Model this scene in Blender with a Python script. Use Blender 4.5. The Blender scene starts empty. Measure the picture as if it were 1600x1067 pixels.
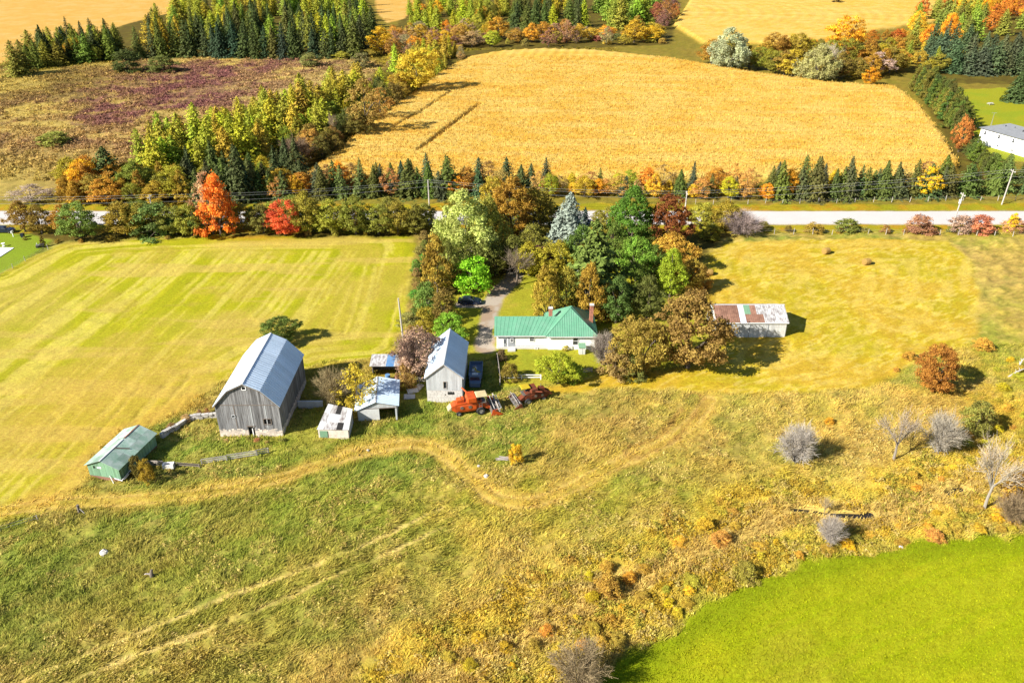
import bpy, math, random
import numpy as np
from mathutils import Vector, Matrix

# ------------------------------------------------------------------ camera, sky, sun, exposure
scene = bpy.context.scene
col = scene.collection
FPX = 1244.0                      # focal length in photo pixels (photo 1600 wide)
PITCH = math.radians(28.5)        # camera looks this far below the horizon
CAM_H = 70.0
CP, SP = math.cos(PITCH), math.sin(PITCH)
cam_data = bpy.data.cameras.new('camera')
cam = bpy.data.objects.new('camera', cam_data)
col.objects.link(cam)
cam.location = (0, 0, CAM_H)
cam.rotation_euler = (math.pi / 2 - PITCH, 0, 0)
cam_data.sensor_fit = 'HORIZONTAL'
cam_data.sensor_width = 36.0
cam_data.lens = 36.0 * FPX / 1600.0
cam_data.clip_start = 1.0
cam_data.clip_end = 20000.0
scene.camera = cam
scene.render.resolution_x = 1024
scene.render.resolution_y = 682

SUN_EL = math.radians(34.0)
SUN_AZ = math.radians(30.0)       # shadows run towards +X turned this far towards +Y
world = bpy.data.worlds.new('World')
scene.world = world
world.use_nodes = True
wn = world.node_tree.nodes
sky = wn.new('ShaderNodeTexSky')
sky.sky_type = 'NISHITA'
sky.sun_disc = False
sky.sun_elevation = SUN_EL
sd_from = Vector((-math.cos(SUN_AZ) * math.cos(SUN_EL), -math.sin(SUN_AZ) * math.cos(SUN_EL), math.sin(SUN_EL)))
sky.sun_rotation = math.atan2(sd_from.x, sd_from.y)
sky.air_density = 1.0
sky.dust_density = 0.3
sky.ozone_density = 1.5
wn['Background'].inputs['Strength'].default_value = 0.052
world.node_tree.links.new(sky.outputs[0], wn['Background'].inputs['Color'])
sun_data = bpy.data.lights.new('sun', 'SUN')
sun_data.energy = 5.0
sun_data.angle = math.radians(0.5)
sun_data.color = (1.0, 0.94, 0.82)
sun = bpy.data.objects.new('sun', sun_data)
col.objects.link(sun)
sun.location = (-60, -40, 120)
sun.rotation_euler = (-sd_from).to_track_quat('-Z', 'Y').to_euler()
scene.view_settings.view_transform = 'Standard'
scene.view_settings.look = 'None'
scene.view_settings.gamma = 1.0
scene.view_settings.use_curve_mapping = False
scene.view_settings.exposure = 1.25
KX = 1.9                         # how bright a white surface lying in the sun comes out

# ------------------------------------------------------------------ helpers
R = random.Random(7)
NR = np.random.default_rng(11)


def G(x, y, z=0.0):
    """photo pixel -> point on the level z"""
    v = y - 533.5
    t = (CAM_H - z) / (FPX * SP + v * CP)
    return ((x - 800) * t, (FPX * CP - v * SP) * t)


def hgt(by, ty):
    """height of a thing standing at pixel row by whose top shows at row ty"""
    Y = G(800, by)[1]
    v = ty - 533.5
    t = Y / (FPX * CP - v * SP)
    return CAM_H - (FPX * SP + v * CP) * t


def ppm(by):
    return (by - (533.5 - FPX * math.tan(PITCH))) * CP / CAM_H


def lin(c):
    c = c / 255.0
    return c / 12.92 if c <= 0.04045 else ((c + 0.055) / 1.055) ** 2.4


def D(r, g, b, k=None):
    """colour as seen in full sun -> base colour"""
    k = k or KX
    return tuple(min(0.85, lin(v) / k) for v in (r, g, b))


def tag(o, label=None, cat=None, group=None, kind=None):
    if label: o['label'] = label
    if cat: o['category'] = cat
    if group: o['group'] = group
    if kind: o['kind'] = kind
    return o


def empty(name, loc, rz=0.0, label=None, cat=None, group=None):
    o = bpy.data.objects.new(name, None)
    o.empty_display_size = 0.5
    o.location = loc
    o.rotation_euler = (0, 0, rz)
    col.objects.link(o)
    return tag(o, label, cat, group)


def link(name, me, parent=None, loc=None):
    o = bpy.data.objects.new(name, me)
    col.objects.link(o)
    if parent: o.parent = parent
    if loc: o.location = loc
    return o


class MB:
    """collects shapes that become ONE mesh"""
    def __init__(self):
        self.v, self.f, self.var = [], [], []

    def face(self, pts, var=0.5):
        n = len(self.v)
        self.v.extend([tuple(p) for p in pts])
        self.f.append(list(range(n, n + len(pts))))
        self.var.append(var)
        return self

    def hull(self, a, b, var=0.5):
        """two polygons with the same number of points, joined by sides and capped"""
        n = len(self.v); k = len(a)
        self.v.extend([tuple(p) for p in a]); self.v.extend([tuple(p) for p in b])
        fs = [list(range(n + k - 1, n - 1, -1)), list(range(n + k, n + 2 * k))]
        for i in range(k):
            j = (i + 1) % k
            fs.append([n + i, n + j, n + k + j, n + k + i])
        self.f += fs; self.var += [var] * len(fs)
        return self

    def box(self, x0, x1, y0, y1, z0, z1, var=0.5):
        a = [(x0, y0, z0), (x1, y0, z0), (x1, y1, z0), (x0, y1, z0)]
        return self.hull(a, [(p[0], p[1], z1) for p in a], var)

    def obox(self, c, ax, ay, az, var=0.5):
        """box from centre and three half-axis vectors"""
        c, ax, ay, az = Vector(c), Vector(ax), Vector(ay), Vector(az)
        a = [c - ax - ay - az, c + ax - ay - az, c + ax + ay - az, c - ax + ay - az]
        return self.hull(a, [p + 2 * az for p in a], var)

    def tube(self, p0, p1, r0, r1=None, n=6, var=0.5):
        p0, p1 = Vector(p0), Vector(p1)
        r1 = r0 if r1 is None else r1
        d = (p1 - p0).normalized()
        u = d.orthogonal().normalized(); w = d.cross(u)
        cs = [(math.cos(2 * math.pi * i / n), math.sin(2 * math.pi * i / n)) for i in range(n)]
        return self.hull([p0 + (u * c + w * s) * r0 for c, s in cs], [p1 + (u * c + w * s) * r1 for c, s in cs], var)

    def path(self, pts, radii, n=6, var=0.5):
        for i in range(len(pts) - 1):
            self.tube(pts[i], pts[i + 1], radii[i], radii[i + 1], n, var)
        return self

    def mesh(self, name, m, smooth=False):
        me = bpy.data.meshes.new(name)
        me.from_pydata(self.v, [], self.f)
        me.update()
        a = me.attributes.new('var', 'FLOAT', 'FACE')
        a.data.foreach_set('value', np.array(self.var, dtype=np.float32))
        me.materials.append(m)
        if smooth:
            me.polygons.foreach_set('use_smooth', [True] * len(me.polygons))
        return me

    def build(self, name, m, parent=None, smooth=False, kind=None, loc=None):
        o = link(name, self.mesh(name, m, smooth), parent, loc)
        if kind: o['kind'] = kind
        return o


def np_mesh(name, verts, faces, mats, var=None, colr=None, smooth=False, midx=None):
    """verts (n,3), faces (m,4) or (m,3) numpy -> mesh"""
    me = bpy.data.meshes.new(name)
    nv, (nf, k) = len(verts), faces.shape
    me.vertices.add(nv); me.loops.add(nf * k); me.polygons.add(nf)
    me.vertices.foreach_set('co', np.ascontiguousarray(verts, dtype=np.float32).ravel())
    me.loops.foreach_set('vertex_index', np.ascontiguousarray(faces, dtype=np.int32).ravel())
    me.polygons.foreach_set('loop_start', np.arange(0, nf * k, k, dtype=np.int32))
    me.polygons.foreach_set('use_smooth', np.full(nf, smooth))
    if midx is not None:
        me.polygons.foreach_set('material_index', midx.astype(np.int32))
    if var is not None:
        a = me.attributes.new('var', 'FLOAT', 'FACE')
        a.data.foreach_set('value', var.astype(np.float32))
    if colr is not None:
        a = me.attributes.new('tint', 'FLOAT_COLOR', 'POINT')
        a.data.foreach_set('color', np.column_stack([colr, np.ones(len(colr))]).astype(np.float32).ravel())
    for m in mats:
        me.materials.append(m)
    me.update(calc_edges=True)
    return me


# ------------------------------------------------------------------ materials
def nodes(name):
    m = bpy.data.materials.new(name)
    m.use_nodes = True
    nt = m.node_tree
    return m, nt, nt.nodes, nt.nodes['Principled BSDF']


def math_node(nt, op, a, b=None, c=None):
    n = nt.nodes.new('ShaderNodeMath'); n.operation = op
    for i, v in enumerate((a, b, c)):
        if v is None: continue
        if isinstance(v, (int, float)): n.inputs[i].default_value = v
        else: nt.links.new(v, n.inputs[i])
    return n.outputs[0]


def mat(name, color, rough=0.8, metal=0.0, vamt=0.3, second=None, nscale=1.5, namt=0.6, stretch=(1, 1, 1), bump=0.0, spec=0.3):
    """procedural surface: base colour, per-piece tone ('var'), blotches of a second colour, grain"""
    m, nt, ns, b = nodes(name)
    L = nt.links.new
    tc = ns.new('ShaderNodeTexCoord')
    mp = ns.new('ShaderNodeMapping'); mp.inputs['Scale'].default_value = stretch
    L(tc.outputs['Object'], mp.inputs['Vector'])
    nz = ns.new('ShaderNodeTexNoise'); nz.inputs['Scale'].default_value = nscale
    nz.inputs['Detail'].default_value = 6; nz.inputs['Roughness'].default_value = 0.65
    L(mp.outputs[0], nz.inputs['Vector'])
    mix = ns.new('ShaderNodeMix'); mix.data_type = 'RGBA'
    mix.inputs['A'].default_value = (*color, 1)
    mix.inputs['B'].default_value = (*(second or tuple(c * 0.6 for c in color)), 1)
    f = ns.new('ShaderNodeMapRange'); f.inputs['From Min'].default_value = 0.42; f.inputs['From Max'].default_value = 0.68
    f.inputs['To Max'].default_value = namt
    L(nz.outputs['Fac'], f.inputs['Value']); L(f.outputs[0], mix.inputs['Factor'])
    at = ns.new('ShaderNodeAttribute'); at.attribute_name = 'var'
    g = ns.new('ShaderNodeTexNoise'); g.inputs['Scale'].default_value = nscale * 9; g.inputs['Detail'].default_value = 3
    L(mp.outputs[0], g.inputs['Vector'])
    k = math_node(nt, 'MULTIPLY_ADD', at.outputs['Fac'], vamt, 1.0 - vamt * 0.5)
    k2 = math_node(nt, 'MULTIPLY_ADD', g.outputs['Fac'], 0.35, 0.83)
    k = math_node(nt, 'MULTIPLY', k, k2)
    sc = ns.new('ShaderNodeVectorMath'); sc.operation = 'SCALE'
    L(mix.outputs['Result'], sc.inputs[0]); L(k, sc.inputs['Scale'])
    L(sc.outputs[0], b.inputs['Base Color'])
    b.inputs['Roughness'].default_value = rough
    b.inputs['Metallic'].default_value = metal
    b.inputs['Specular IOR Level'].default_value = spec
    if bump:
        bp = ns.new('ShaderNodeBump'); bp.inputs['Strength'].default_value = bump; bp.inputs['Distance'].default_value = 0.05
        L(g.outputs['Fac'], bp.inputs['Height']); L(bp.outputs[0], b.inputs['Normal'])
    return m


def foliage_mat(name, hue=0.018, off=0.018, trans=0.35, lo=0.5, hi=1.5):
    """leaf colour = the thing's own colour, varied leaf by leaf and clump by clump"""
    m, nt, ns, b = nodes(name)
    L = nt.links.new
    oi = ns.new('ShaderNodeObjectInfo')
    at = ns.new('ShaderNodeAttribute'); at.attribute_name = 'var'
    hs = ns.new('ShaderNodeHueSaturation')
    r = math_node(nt, 'MULTIPLY_ADD', oi.outputs['Random'], 0.5, math_node(nt, 'MULTIPLY', at.outputs['Fac'], 0.5))
    L(math_node(nt, 'MULTIPLY_ADD', r, hue * 3, 0.5 - off), hs.inputs['Hue'])
    L(math_node(nt, 'MULTIPLY_ADD', at.outputs['Fac'], hi - lo, lo), hs.inputs['Value'])
    L(oi.outputs['Color'], hs.inputs['Color'])
    b.inputs['Roughness'].default_value = 0.7
    b.inputs['Specular IOR Level'].default_value = 0.15
    L(hs.outputs[0], b.inputs['Base Color'])
    tr = ns.new('ShaderNodeBsdfTranslucent'); L(hs.outputs[0], tr.inputs['Color'])
    mx = ns.new('ShaderNodeMixShader'); mx.inputs[0].default_value = trans
    L(b.outputs[0], mx.inputs[1]); L(tr.outputs[0], mx.inputs[2])
    L(mx.outputs[0], ns['Material Output'].inputs['Surface'])
    return m


def tint_mat(name, scale=2.0, amt=0.5, bump=0.3, rough=0.9, dist=0.12, trans=0.0, fine=9.0):
    """ground cover: colour from the sheet's own colour map, broken up by noise at two sizes"""
    m, nt, ns, b = nodes(name)
    L = nt.links.new
    at = ns.new('ShaderNodeAttribute'); at.attribute_name = 'tint'
    ge = ns.new('ShaderNodeNewGeometry')
    n1 = ns.new('ShaderNodeTexNoise'); n1.inputs['Scale'].default_value = scale; n1.inputs['Detail'].default_value = 5
    n1.inputs['Roughness'].default_value = 0.7
    n2 = ns.new('ShaderNodeTexNoise'); n2.inputs['Scale'].default_value = scale * fine / 3; n2.inputs['Detail'].default_value = 4
    L(ge.outputs['Position'], n1.inputs['Vector']); L(ge.outputs['Position'], n2.inputs['Vector'])
    s = math_node(nt, 'ADD', n1.outputs['Fac'], n2.outputs['Fac'])
    k = math_node(nt, 'MULTIPLY_ADD', s, amt * 2, 1.0 - amt * 2)
    k = math_node(nt, 'MAXIMUM', k, 0.25)
    hs = ns.new('ShaderNodeHueSaturation')
    L(math_node(nt, 'MULTIPLY_ADD', n1.outputs['Fac'], 0.06, 0.47), hs.inputs['Hue'])
    L(k, hs.inputs['Value']); L(at.outputs['Color'], hs.inputs['Color'])
    L(hs.outputs[0], b.inputs['Base Color'])
    b.inputs['Roughness'].default_value = rough
    b.inputs['Specular IOR Level'].default_value = 0.1
    if bump:
        bp = ns.new('ShaderNodeBump'); bp.inputs['Strength'].default_value = bump; bp.inputs['Distance'].default_value = dist
        L(s, bp.inputs['Height']); L(bp.outputs[0], b.inputs['Normal'])
    if trans:
        tr = ns.new('ShaderNodeBsdfTranslucent'); L(hs.outputs[0], tr.inputs['Color'])
        mx = ns.new('ShaderNodeMixShader'); mx.inputs[0].default_value = trans
        L(b.outputs[0], mx.inputs[1]); L(tr.outputs[0], mx.inputs[2])
        L(mx.outputs[0], ns['Material Output'].inputs['Surface'])
    return m


M = {}
M['rough_grass'] = tint_mat('rough_grass', 1.6, 0.42, 0.5, dist=0.15)
M['mown_grass'] = tint_mat('mown_grass', 2.0, 0.5, 0.45, dist=0.1)
M['crop'] = tint_mat('crop', 1.5, 0.42, 0.5, dist=0.15)
M['paved'] = tint_mat('paved', 3.0, 0.12, 0.1, dist=0.02)
M['blade'] = tint_mat('blade', 0.8, 0.3, 0, trans=0.3)
M['leaf'] = foliage_mat('leaf')
M['needle'] = foliage_mat('needle', 0.014, 0.036, 0.15, 0.55, 1.45)
M['twig'] = foliage_mat('twig', 0.01, 0.01, 0.0, 0.7, 1.3)
M['bark'] = mat('bark', (0.09, 0.07, 0.05), 0.95, nscale=6, stretch=(1, 1, 0.2), second=(0.16, 0.14, 0.12))
M['pale_bark'] = mat('pale_bark', (0.42, 0.39, 0.35), 0.9, nscale=5, stretch=(1, 1, 0.3), second=(0.25, 0.22, 0.2))
M['barn_board'] = mat('barn_board', (0.205, 0.205, 0.215), 0.9, vamt=0.75, nscale=0.9, stretch=(6, 6, 0.5), second=(0.085, 0.08, 0.08), namt=0.9, bump=0.3)
M['pale_board'] = mat('pale_board', (0.43, 0.45, 0.47), 0.85, vamt=0.22, nscale=0.8, stretch=(3, 3, 0.5), second=(0.3, 0.3, 0.31), namt=0.6)
M['galvanised'] = mat('galvanised', (0.58, 0.69, 0.82), 0.28, 0.1, vamt=0.2, nscale=0.7, second=(0.48, 0.60, 0.74), namt=0.5, stretch=(1, 0.5, 1), spec=0.7)  # blue of the reflected sky is put into the base colour
M['white_metal'] = mat('white_metal', (0.62, 0.64, 0.66), 0.45, 0.2, vamt=0.2, nscale=0.8, second=(0.4, 0.4, 0.42), namt=0.5)
M['rust'] = mat('rust', (0.25, 0.135, 0.095), 0.75, 0.1, vamt=0.4, nscale=1.2, second=(0.14, 0.07, 0.05), namt=0.8)
M['rust_streak'] = mat('rust_streak', (0.52, 0.52, 0.53), 0.6, 0.2, vamt=0.25, nscale=1.4, stretch=(2.2, 0.8, 0.8), second=(0.16, 0.12, 0.11), namt=1.0)
M['stone'] = mat('stone', (0.62, 0.54, 0.47), 0.9, vamt=0.5, nscale=1.2, second=(0.33, 0.27, 0.23), namt=0.6, bump=0.4)
M['block'] = mat('block', (0.55, 0.53, 0.51), 0.9, vamt=0.15, nscale=0.9, second=(0.40, 0.36, 0.33), namt=0.6)
M['concrete'] = mat('concrete', (0.50, 0.49, 0.48), 0.9, vamt=0.2, nscale=0.8, second=(0.36, 0.35, 0.34))
M['dark'] = mat('dark', (0.018, 0.017, 0.017), 0.9)
M['glass'] = mat('glass', (0.03, 0.035, 0.045), 0.12, 0.0, vamt=0.1, namt=0.2, spec=0.6)
M['white_paint'] = mat('white_paint', (0.78, 0.78, 0.78), 0.7, vamt=0.08, nscale=0.6, second=(0.66, 0.66, 0.67), namt=0.4)
M['grey_paint'] = mat('grey_paint', (0.30, 0.32, 0.35), 0.7, vamt=0.1)
M['house_roof'] = mat('house_roof', D(122, 190, 156), 0.42, 0.0, vamt=0.22, nscale=0.5, second=D(150, 204, 176), namt=0.6, spec=0.5)
M['shed_green'] = mat('shed_green', D(150, 196, 160), 0.65, 0.1, vamt=0.45, nscale=0.8, second=D(140, 180, 160), namt=0.8)
M['shed_roof'] = mat('shed_roof', (0.24, 0.36, 0.29), 0.5, 0.1, vamt=0.6, nscale=0.9, second=(0.44, 0.50, 0.47), namt=0.9)
M['brick'] = mat('brick', (0.36, 0.15, 0.10), 0.85, vamt=0.5, nscale=3, second=(0.24, 0.11, 0.08))
M['slate'] = mat('slate', (0.17, 0.18, 0.20), 0.8, vamt=0.2, nscale=1.0, second=(0.12, 0.125, 0.14))
M['combine_red'] = mat('combine_red', D(250, 104, 26), 0.55, 0.0, vamt=0.3, nscale=1.0, second=D(186, 76, 34), namt=0.9, spec=0.5)
M['combine_rust'] = mat('combine_rust', D(146, 72, 42), 0.75, 0.0, vamt=0.3, nscale=1.4, second=D(96, 62, 48), namt=0.9)
M['cream'] = mat('cream', D(245, 225, 175), 0.6, vamt=0.1)
M['yellow_paint'] = mat('yellow_paint', D(235, 205, 40), 0.6, vamt=0.1, nscale=1.5, second=D(200, 170, 60))
M['steel'] = mat('steel', (0.16, 0.155, 0.15), 0.55, 0.4, vamt=0.4, nscale=2, second=(0.24, 0.16, 0.11), namt=0.7)
M['rubber'] = mat('rubber', (0.025, 0.025, 0.027), 0.9)
M['rim'] = mat('rim', (0.45, 0.45, 0.44), 0.6, 0.3)
M['car_paint'] = mat('car_paint', (0.015, 0.022, 0.05), 0.25, 0.2, vamt=0.05, namt=0.2, spec=0.6)
M['blue_paint'] = mat('blue_paint', (0.13, 0.19, 0.29), 0.6, vamt=0.4, nscale=1.5, second=(0.2, 0.22, 0.25))
M['tarp_blue'] = mat('tarp_blue', (0.08, 0.2, 0.42), 0.6, vamt=0.3, nscale=2.0, second=(0.2, 0.3, 0.42))
M['pole_wood'] = mat('pole_wood', (0.42, 0.39, 0.36), 0.9, nscale=4, stretch=(1, 1, 0.15), second=(0.28, 0.25, 0.22))
M['old_wood'] = mat('old_wood', (0.36, 0.32, 0.29), 0.9, vamt=0.5, nscale=3, second=(0.22, 0.18, 0.15))
M['wire'] = mat('wire', (0.55, 0.55, 0.52), 0.4, 0.6)
M['hay'] = mat('hay', D(215, 175, 95), 0.95, vamt=0.3, nscale=6, second=D(150, 110, 60), bump=0.6)
M['rock'] = mat('rock', (0.45, 0.43, 0.41), 0.9, vamt=0.4, nscale=2, second=(0.3, 0.28, 0.27), bump=0.4)
M['water'] = mat('water', (0.012, 0.013, 0.016), 0.08, 0.0, vamt=0.0, namt=0.2, spec=0.5)
M['timber'] = mat('timber', (0.17, 0.14, 0.12), 0.95, vamt=0.5, nscale=3)

# ------------------------------------------------------------------ noise and the lie of the land
def _hash(ix, iy, seed):
    h = (ix * 374761393 + iy * 668265263 + seed * 974634777) & 0xFFFFFFFF
    h = ((h ^ (h >> 13)) * 1274126177) & 0xFFFFFFFF
    return ((h ^ (h >> 16)) & 0xFFFF) / 65535.0


def vnoise(x, y, seed=0):
    fx, fy = np.floor(x), np.floor(y)
    ix, iy = fx.astype(np.int64), fy.astype(np.int64)
    tx, ty = x - fx, y - fy
    tx = tx * tx * (3 - 2 * tx); ty = ty * ty * (3 - 2 * ty)
    a, b = _hash(ix, iy, seed), _hash(ix + 1, iy, seed)
    c, d = _hash(ix, iy + 1, seed), _hash(ix + 1, iy + 1, seed)
    return (a + (b - a) * tx) * (1 - ty) + (c + (d - c) * tx) * ty


def fbm(x, y, seed=0, octv=4, gain=0.5):
    s, a, t = 0.0, 1.0, 0.0
    for o in range(octv):
        s = s + a * vnoise(x * 2 ** o + 17.3 * o, y * 2 ** o - 9.1 * o, seed + o)
        t += a; a *= gain
    return s / t


def sstep(a, b, x):
    t = np.clip((x - a) / (b - a), 0, 1)
    return t * t * (3 - 2 * t)


def poly_sd(px, py, poly):
    """signed distance in metres, positive inside"""
    d2 = np.full(px.shape, 1e12); ins = np.zeros(px.shape, bool)
    n = len(poly)
    for i in range(n):
        ax, ay = poly[i]; bx, by = poly[(i + 1) % n]
        ex, ey = bx - ax, by - ay
        wx, wy = px - ax, py - ay
        t = np.clip((wx * ex + wy * ey) / (ex * ex + ey * ey + 1e-9), 0, 1)
        dx, dy = wx - ex * t, wy - ey * t
        d2 = np.minimum(d2, dx * dx + dy * dy)
        c = ((ay > py) != (by > py)) & (px < ex * (py - ay) / (ey if abs(ey) > 1e-9 else 1e-9) + ax)
        ins ^= c
    d = np.sqrt(d2)
    return np.where(ins, d, -d)


def line_d(px, py, pts):
    d2 = np.full(px.shape, 1e12)
    for i in range(len(pts) - 1):
        ax, ay = pts[i]; bx, by = pts[i + 1]
        ex, ey = bx - ax, by - ay
        wx, wy = px - ax, py - ay
        t = np.clip((wx * ex + wy * ey) / (ex * ex + ey * ey + 1e-9), 0, 1)
        d2 = np.minimum(d2, (wx - ex * t) ** 2 + (wy - ey * t) ** 2)
    return np.sqrt(d2)


def W(pts):
    return [G(*p) for p in pts]


def spline(pts, n=6):
    """Catmull-Rom through points"""
    P = [pts[0]] + list(pts) + [pts[-1]]
    out = []
    for i in range(1, len(P) - 2):
        for k in range(n):
            t = k / n
            out.append(tuple(0.5 * (2 * P[i][j] + (P[i + 1][j] - P[i - 1][j]) * t + (2 * P[i - 1][j] - 5 * P[i][j] + 4 * P[i + 1][j] - P[i + 2][j]) * t * t
                       + (3 * P[i][j] - P[i - 1][j] - 3 * P[i + 1][j] + P[i + 2][j]) * t ** 3) for j in (0, 1)))
    out.append(tuple(pts[-1]))
    return out


def mixc(*terms):
    """terms: (weight array, colour) -> weighted blend"""
    s = sum(w for w, c in terms)
    return [sum(w * c[k] for w, c in terms) / s for k in range(3)]


ROAD_Y0, ROAD_Y1 = G(800, 350.5)[1], G(800, 330.5)[1]
HAY_L = W([(-260, 420), (-60, 440), (0, 430), (60, 396), (105, 378), (200, 369), (330, 364), (560, 362), (640, 364), (652, 385), (640, 455), (628, 510), (612, 545), (585, 558), (545, 562),
           (500, 566), (480, 575), (400, 560), (335, 600), (300, 622), (285, 642), (250, 652), (228, 662), (185, 672), (135, 722), (122, 760), (70, 785), (0, 812), (-300, 840)])
HAY_R = W([(1085, 440), (1100, 405), (1135, 380), (1250, 374), (1400, 374), (1480, 376), (1515, 405), (1528, 455), (1530, 520), (1500, 545), (1430, 560), (1395, 590), (1360, 606), (1250, 612),
           (1140, 616), (1040, 608), (940, 606), (870, 618), (845, 606), (935, 584), (1010, 582), (1085, 570), (1110, 520)])
CLOVER = W([(1700, 828), (1600, 838), (1480, 842), (1400, 852), (1300, 868), (1230, 890), (1150, 922), (1080, 965), (1020, 1005), (960, 1045), (925, 1080), (900, 1200), (1900, 1300), (2000, 900)])
CORN = W([(470, 285), (515, 252), (560, 216), (620, 170), (690, 117), (735, 93), (790, 84), (850, 81), (930, 83), (1050, 96), (1180, 119), (1290, 134), (1400, 141), (1432, 168),
          (1465, 208), (1494, 262), (1480, 280), (1200, 284), (900, 284), (620, 288)])
CORN_B = W([(1053, 42), (1075, 8), (1100, -30), (1480, -35), (1492, 5), (1482, 34), (1390, 48), (1310, 62), (1250, 74), (1160, 70), (1098, 70)])
STUBBLE = W([(-300, 95), (-250, -30), (285, -35), (290, 5), (285, 16), (205, 36), (130, 60), (70, 88), (0, 100)])
STUBBLE_B = W([(585, -20), (660, -25), (645, 15), (632, 30), (605, 36), (588, 20)])
MARSH = W([(-350, 320), (-300, 110), (0, 104), (60, 112), (150, 100), (250, 92), (560, 86), (600, 105), (560, 130), (470, 170), (400, 200), (330, 222), (260, 250), (150, 275), (60, 300), (0, 310)])
YARD = W([(700, 500), (690, 470), (740, 450), (790, 430), (880, 420), (1080, 420), (1085, 440), (1110, 520), (1085, 570), (1010, 582), (935, 584), (845, 606), (778, 600), (776, 560), (735, 555), (715, 520)])
LAWN_W = W([(-120, 375), (-60, 366), (0, 364), (45, 366), (80, 376), (60, 392), (20, 418), (0, 428), (-90, 450)])
LAWN_E = W([(1492, 150), (1500, 140), (1570, 138), (1640, 150), (1700, 200), (1700, 262), (1560, 250), (1530, 235), (1520, 200)])
WOODS = [W([(150, 300), (240, 262), (330, 226), (420, 195), (500, 165), (600, 108), (690, 84), (790, 76), (720, 95), (640, 150), (560, 212), (505, 258), (440, 300), (300, 318), (150, 318)]),
         W([(180, 100), (560, 88), (600, 60), (560, -30), (290, -30), (180, 40)]),
         W([(640, 75), (620, 40), (650, -20), (1060, -20), (1050, 70), (850, 78)]),
         W([(1430, 30), (1700, -20), (1700, 135), (1480, 130), (1440, 90)]),
         W([(1425, 105), (1450, 100), (1580, 262), (1600, 300), (1500, 285)])]
GROVE = W([(640, 500), (655, 380), (690, 352), (1110, 352), (1125, 375), (1085, 420), (1110, 520), (1060, 560), (960, 545), (945, 470), (830, 440), (780, 430), (720, 470), (700, 520)])  # right end spreads dark floor over lawn as painted shade; YARD covers it
HEDGE_S = W([(-50, 366), (-50, 350), (640, 350), (660, 366), (640, 370), (300, 369), (110, 378)])
DRIVE = spline(W([(826, 352), (815, 400), (800, 438), (775, 462), (766, 485), (764, 515), (757, 545)]))
SPUR = W([(722, 476), (768, 476)])
TRACK = spline(W([(-120, 820), (60, 788), (200, 780), (330, 768), (450, 742), (560, 706), (640, 692), (690, 705), (735, 745), (775, 778), (830, 784), (890, 762), (960, 725), (1040, 690), (1085, 655), (1108, 624)]))
TRACK_W = spline(W([(60, 776), (130, 735), (170, 690), (235, 655), (300, 625)]))
RUTS = [spline(W([(-20, 1090), (50, 1058), (210, 992), (286, 961), (382, 923), (500, 881), (617, 829), (690, 795)])), spline(W([(50, 1090), (107, 1064), (237, 1015), (343, 977), (439, 938), (500, 908), (592, 871), (690, 826)]))]
CREEK = spline(W([(1640, 735), (1560, 745), (1510, 758), (1450, 778), (1400, 797), (1350, 803), (1300, 801), (1245, 793), (1215, 806), (1180, 826), (1130, 850), (1080, 870), (1030, 893), (990, 908), (930, 930), (860, 975), (800, 1010), (720, 1040), (650, 1090)]))
LANES = [W([(655, 243), (700, 207), (748, 170)]), W([(615, 206), (660, 180), (705, 150)])]
SWALE = spline(W([(1085, 620), (1060, 665), (1030, 690), (990, 705)]))

c_green, c_lush, c_tan, c_brown, c_yg, c_straw, c_gold = D(124, 154, 58), D(104, 150, 50), D(226, 192, 98), D(190, 150, 90), D(202, 184, 56), D(246, 214, 120), D(230, 178, 40)
BLOBS = [  # where the rough pasture leans to one colour: photo pixel, radius in metres, colour, weight
    (120, 900, 18, c_green, 1.3), (420, 860, 14, c_green, 1.2), (350, 705, 13, c_lush, 2.2), (650, 665, 12, c_lush, 1.8), (780, 700, 7, c_lush, 0.9), (250, 850, 22, c_green, 1.2), (560, 760, 14, c_green, 1.0), (930, 790, 14, c_yg, 1.4), (1020, 760, 10, c_green, 0.9),
    (960, 650, 12, c_brown, 1.5), (1200, 660, 14, c_tan, 1.4), (1330, 680, 14, c_tan, 1.6), (1400, 640, 10, c_tan, 1.0), (1100, 700, 9, c_brown, 1.0), (120, 1000, 14, c_brown, 1.0), (600, 980, 14, c_brown, 1.2),
    (330, 1040, 12, c_tan, 0.9), (760, 900, 10, c_tan, 1.0), (870, 940, 7, c_straw, 2.2), (960, 890, 7, c_straw, 2.0), (760, 1030, 6, c_straw, 1.6), (1150, 790, 9, c_yg, 1.3), (1480, 640, 9, c_tan, 0.8),
    (1560, 470, 12, c_tan, 1.6), (1560, 400, 10, c_tan, 1.4), (1560, 560, 10, c_yg, 1.0), (1560, 640, 9, c_gold, 1.4), (320, 640, 5, c_brown, 2.0), (460, 690, 6, c_yg, 1.0), (540, 610, 9, c_yg, 2.0), (500, 540, 9, c_yg, 2.0), (750, 590, 7, c_green, 2.0)]
BLOBS = [(*G(a, b), r, c, w) for a, b, r, c, w in BLOBS]

REGION = ['ground', 'hay_field', 'hay_field', 'clover_field', 'corn_field', 'corn_field', 'stubble_field', 'stubble_field', 'marsh', 'yard_lawn', 'lawn', 'lawn', 'forest_floor', 'road', 'driveway', 'farm_track', 'creek_bed', 'road_verge']


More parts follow.
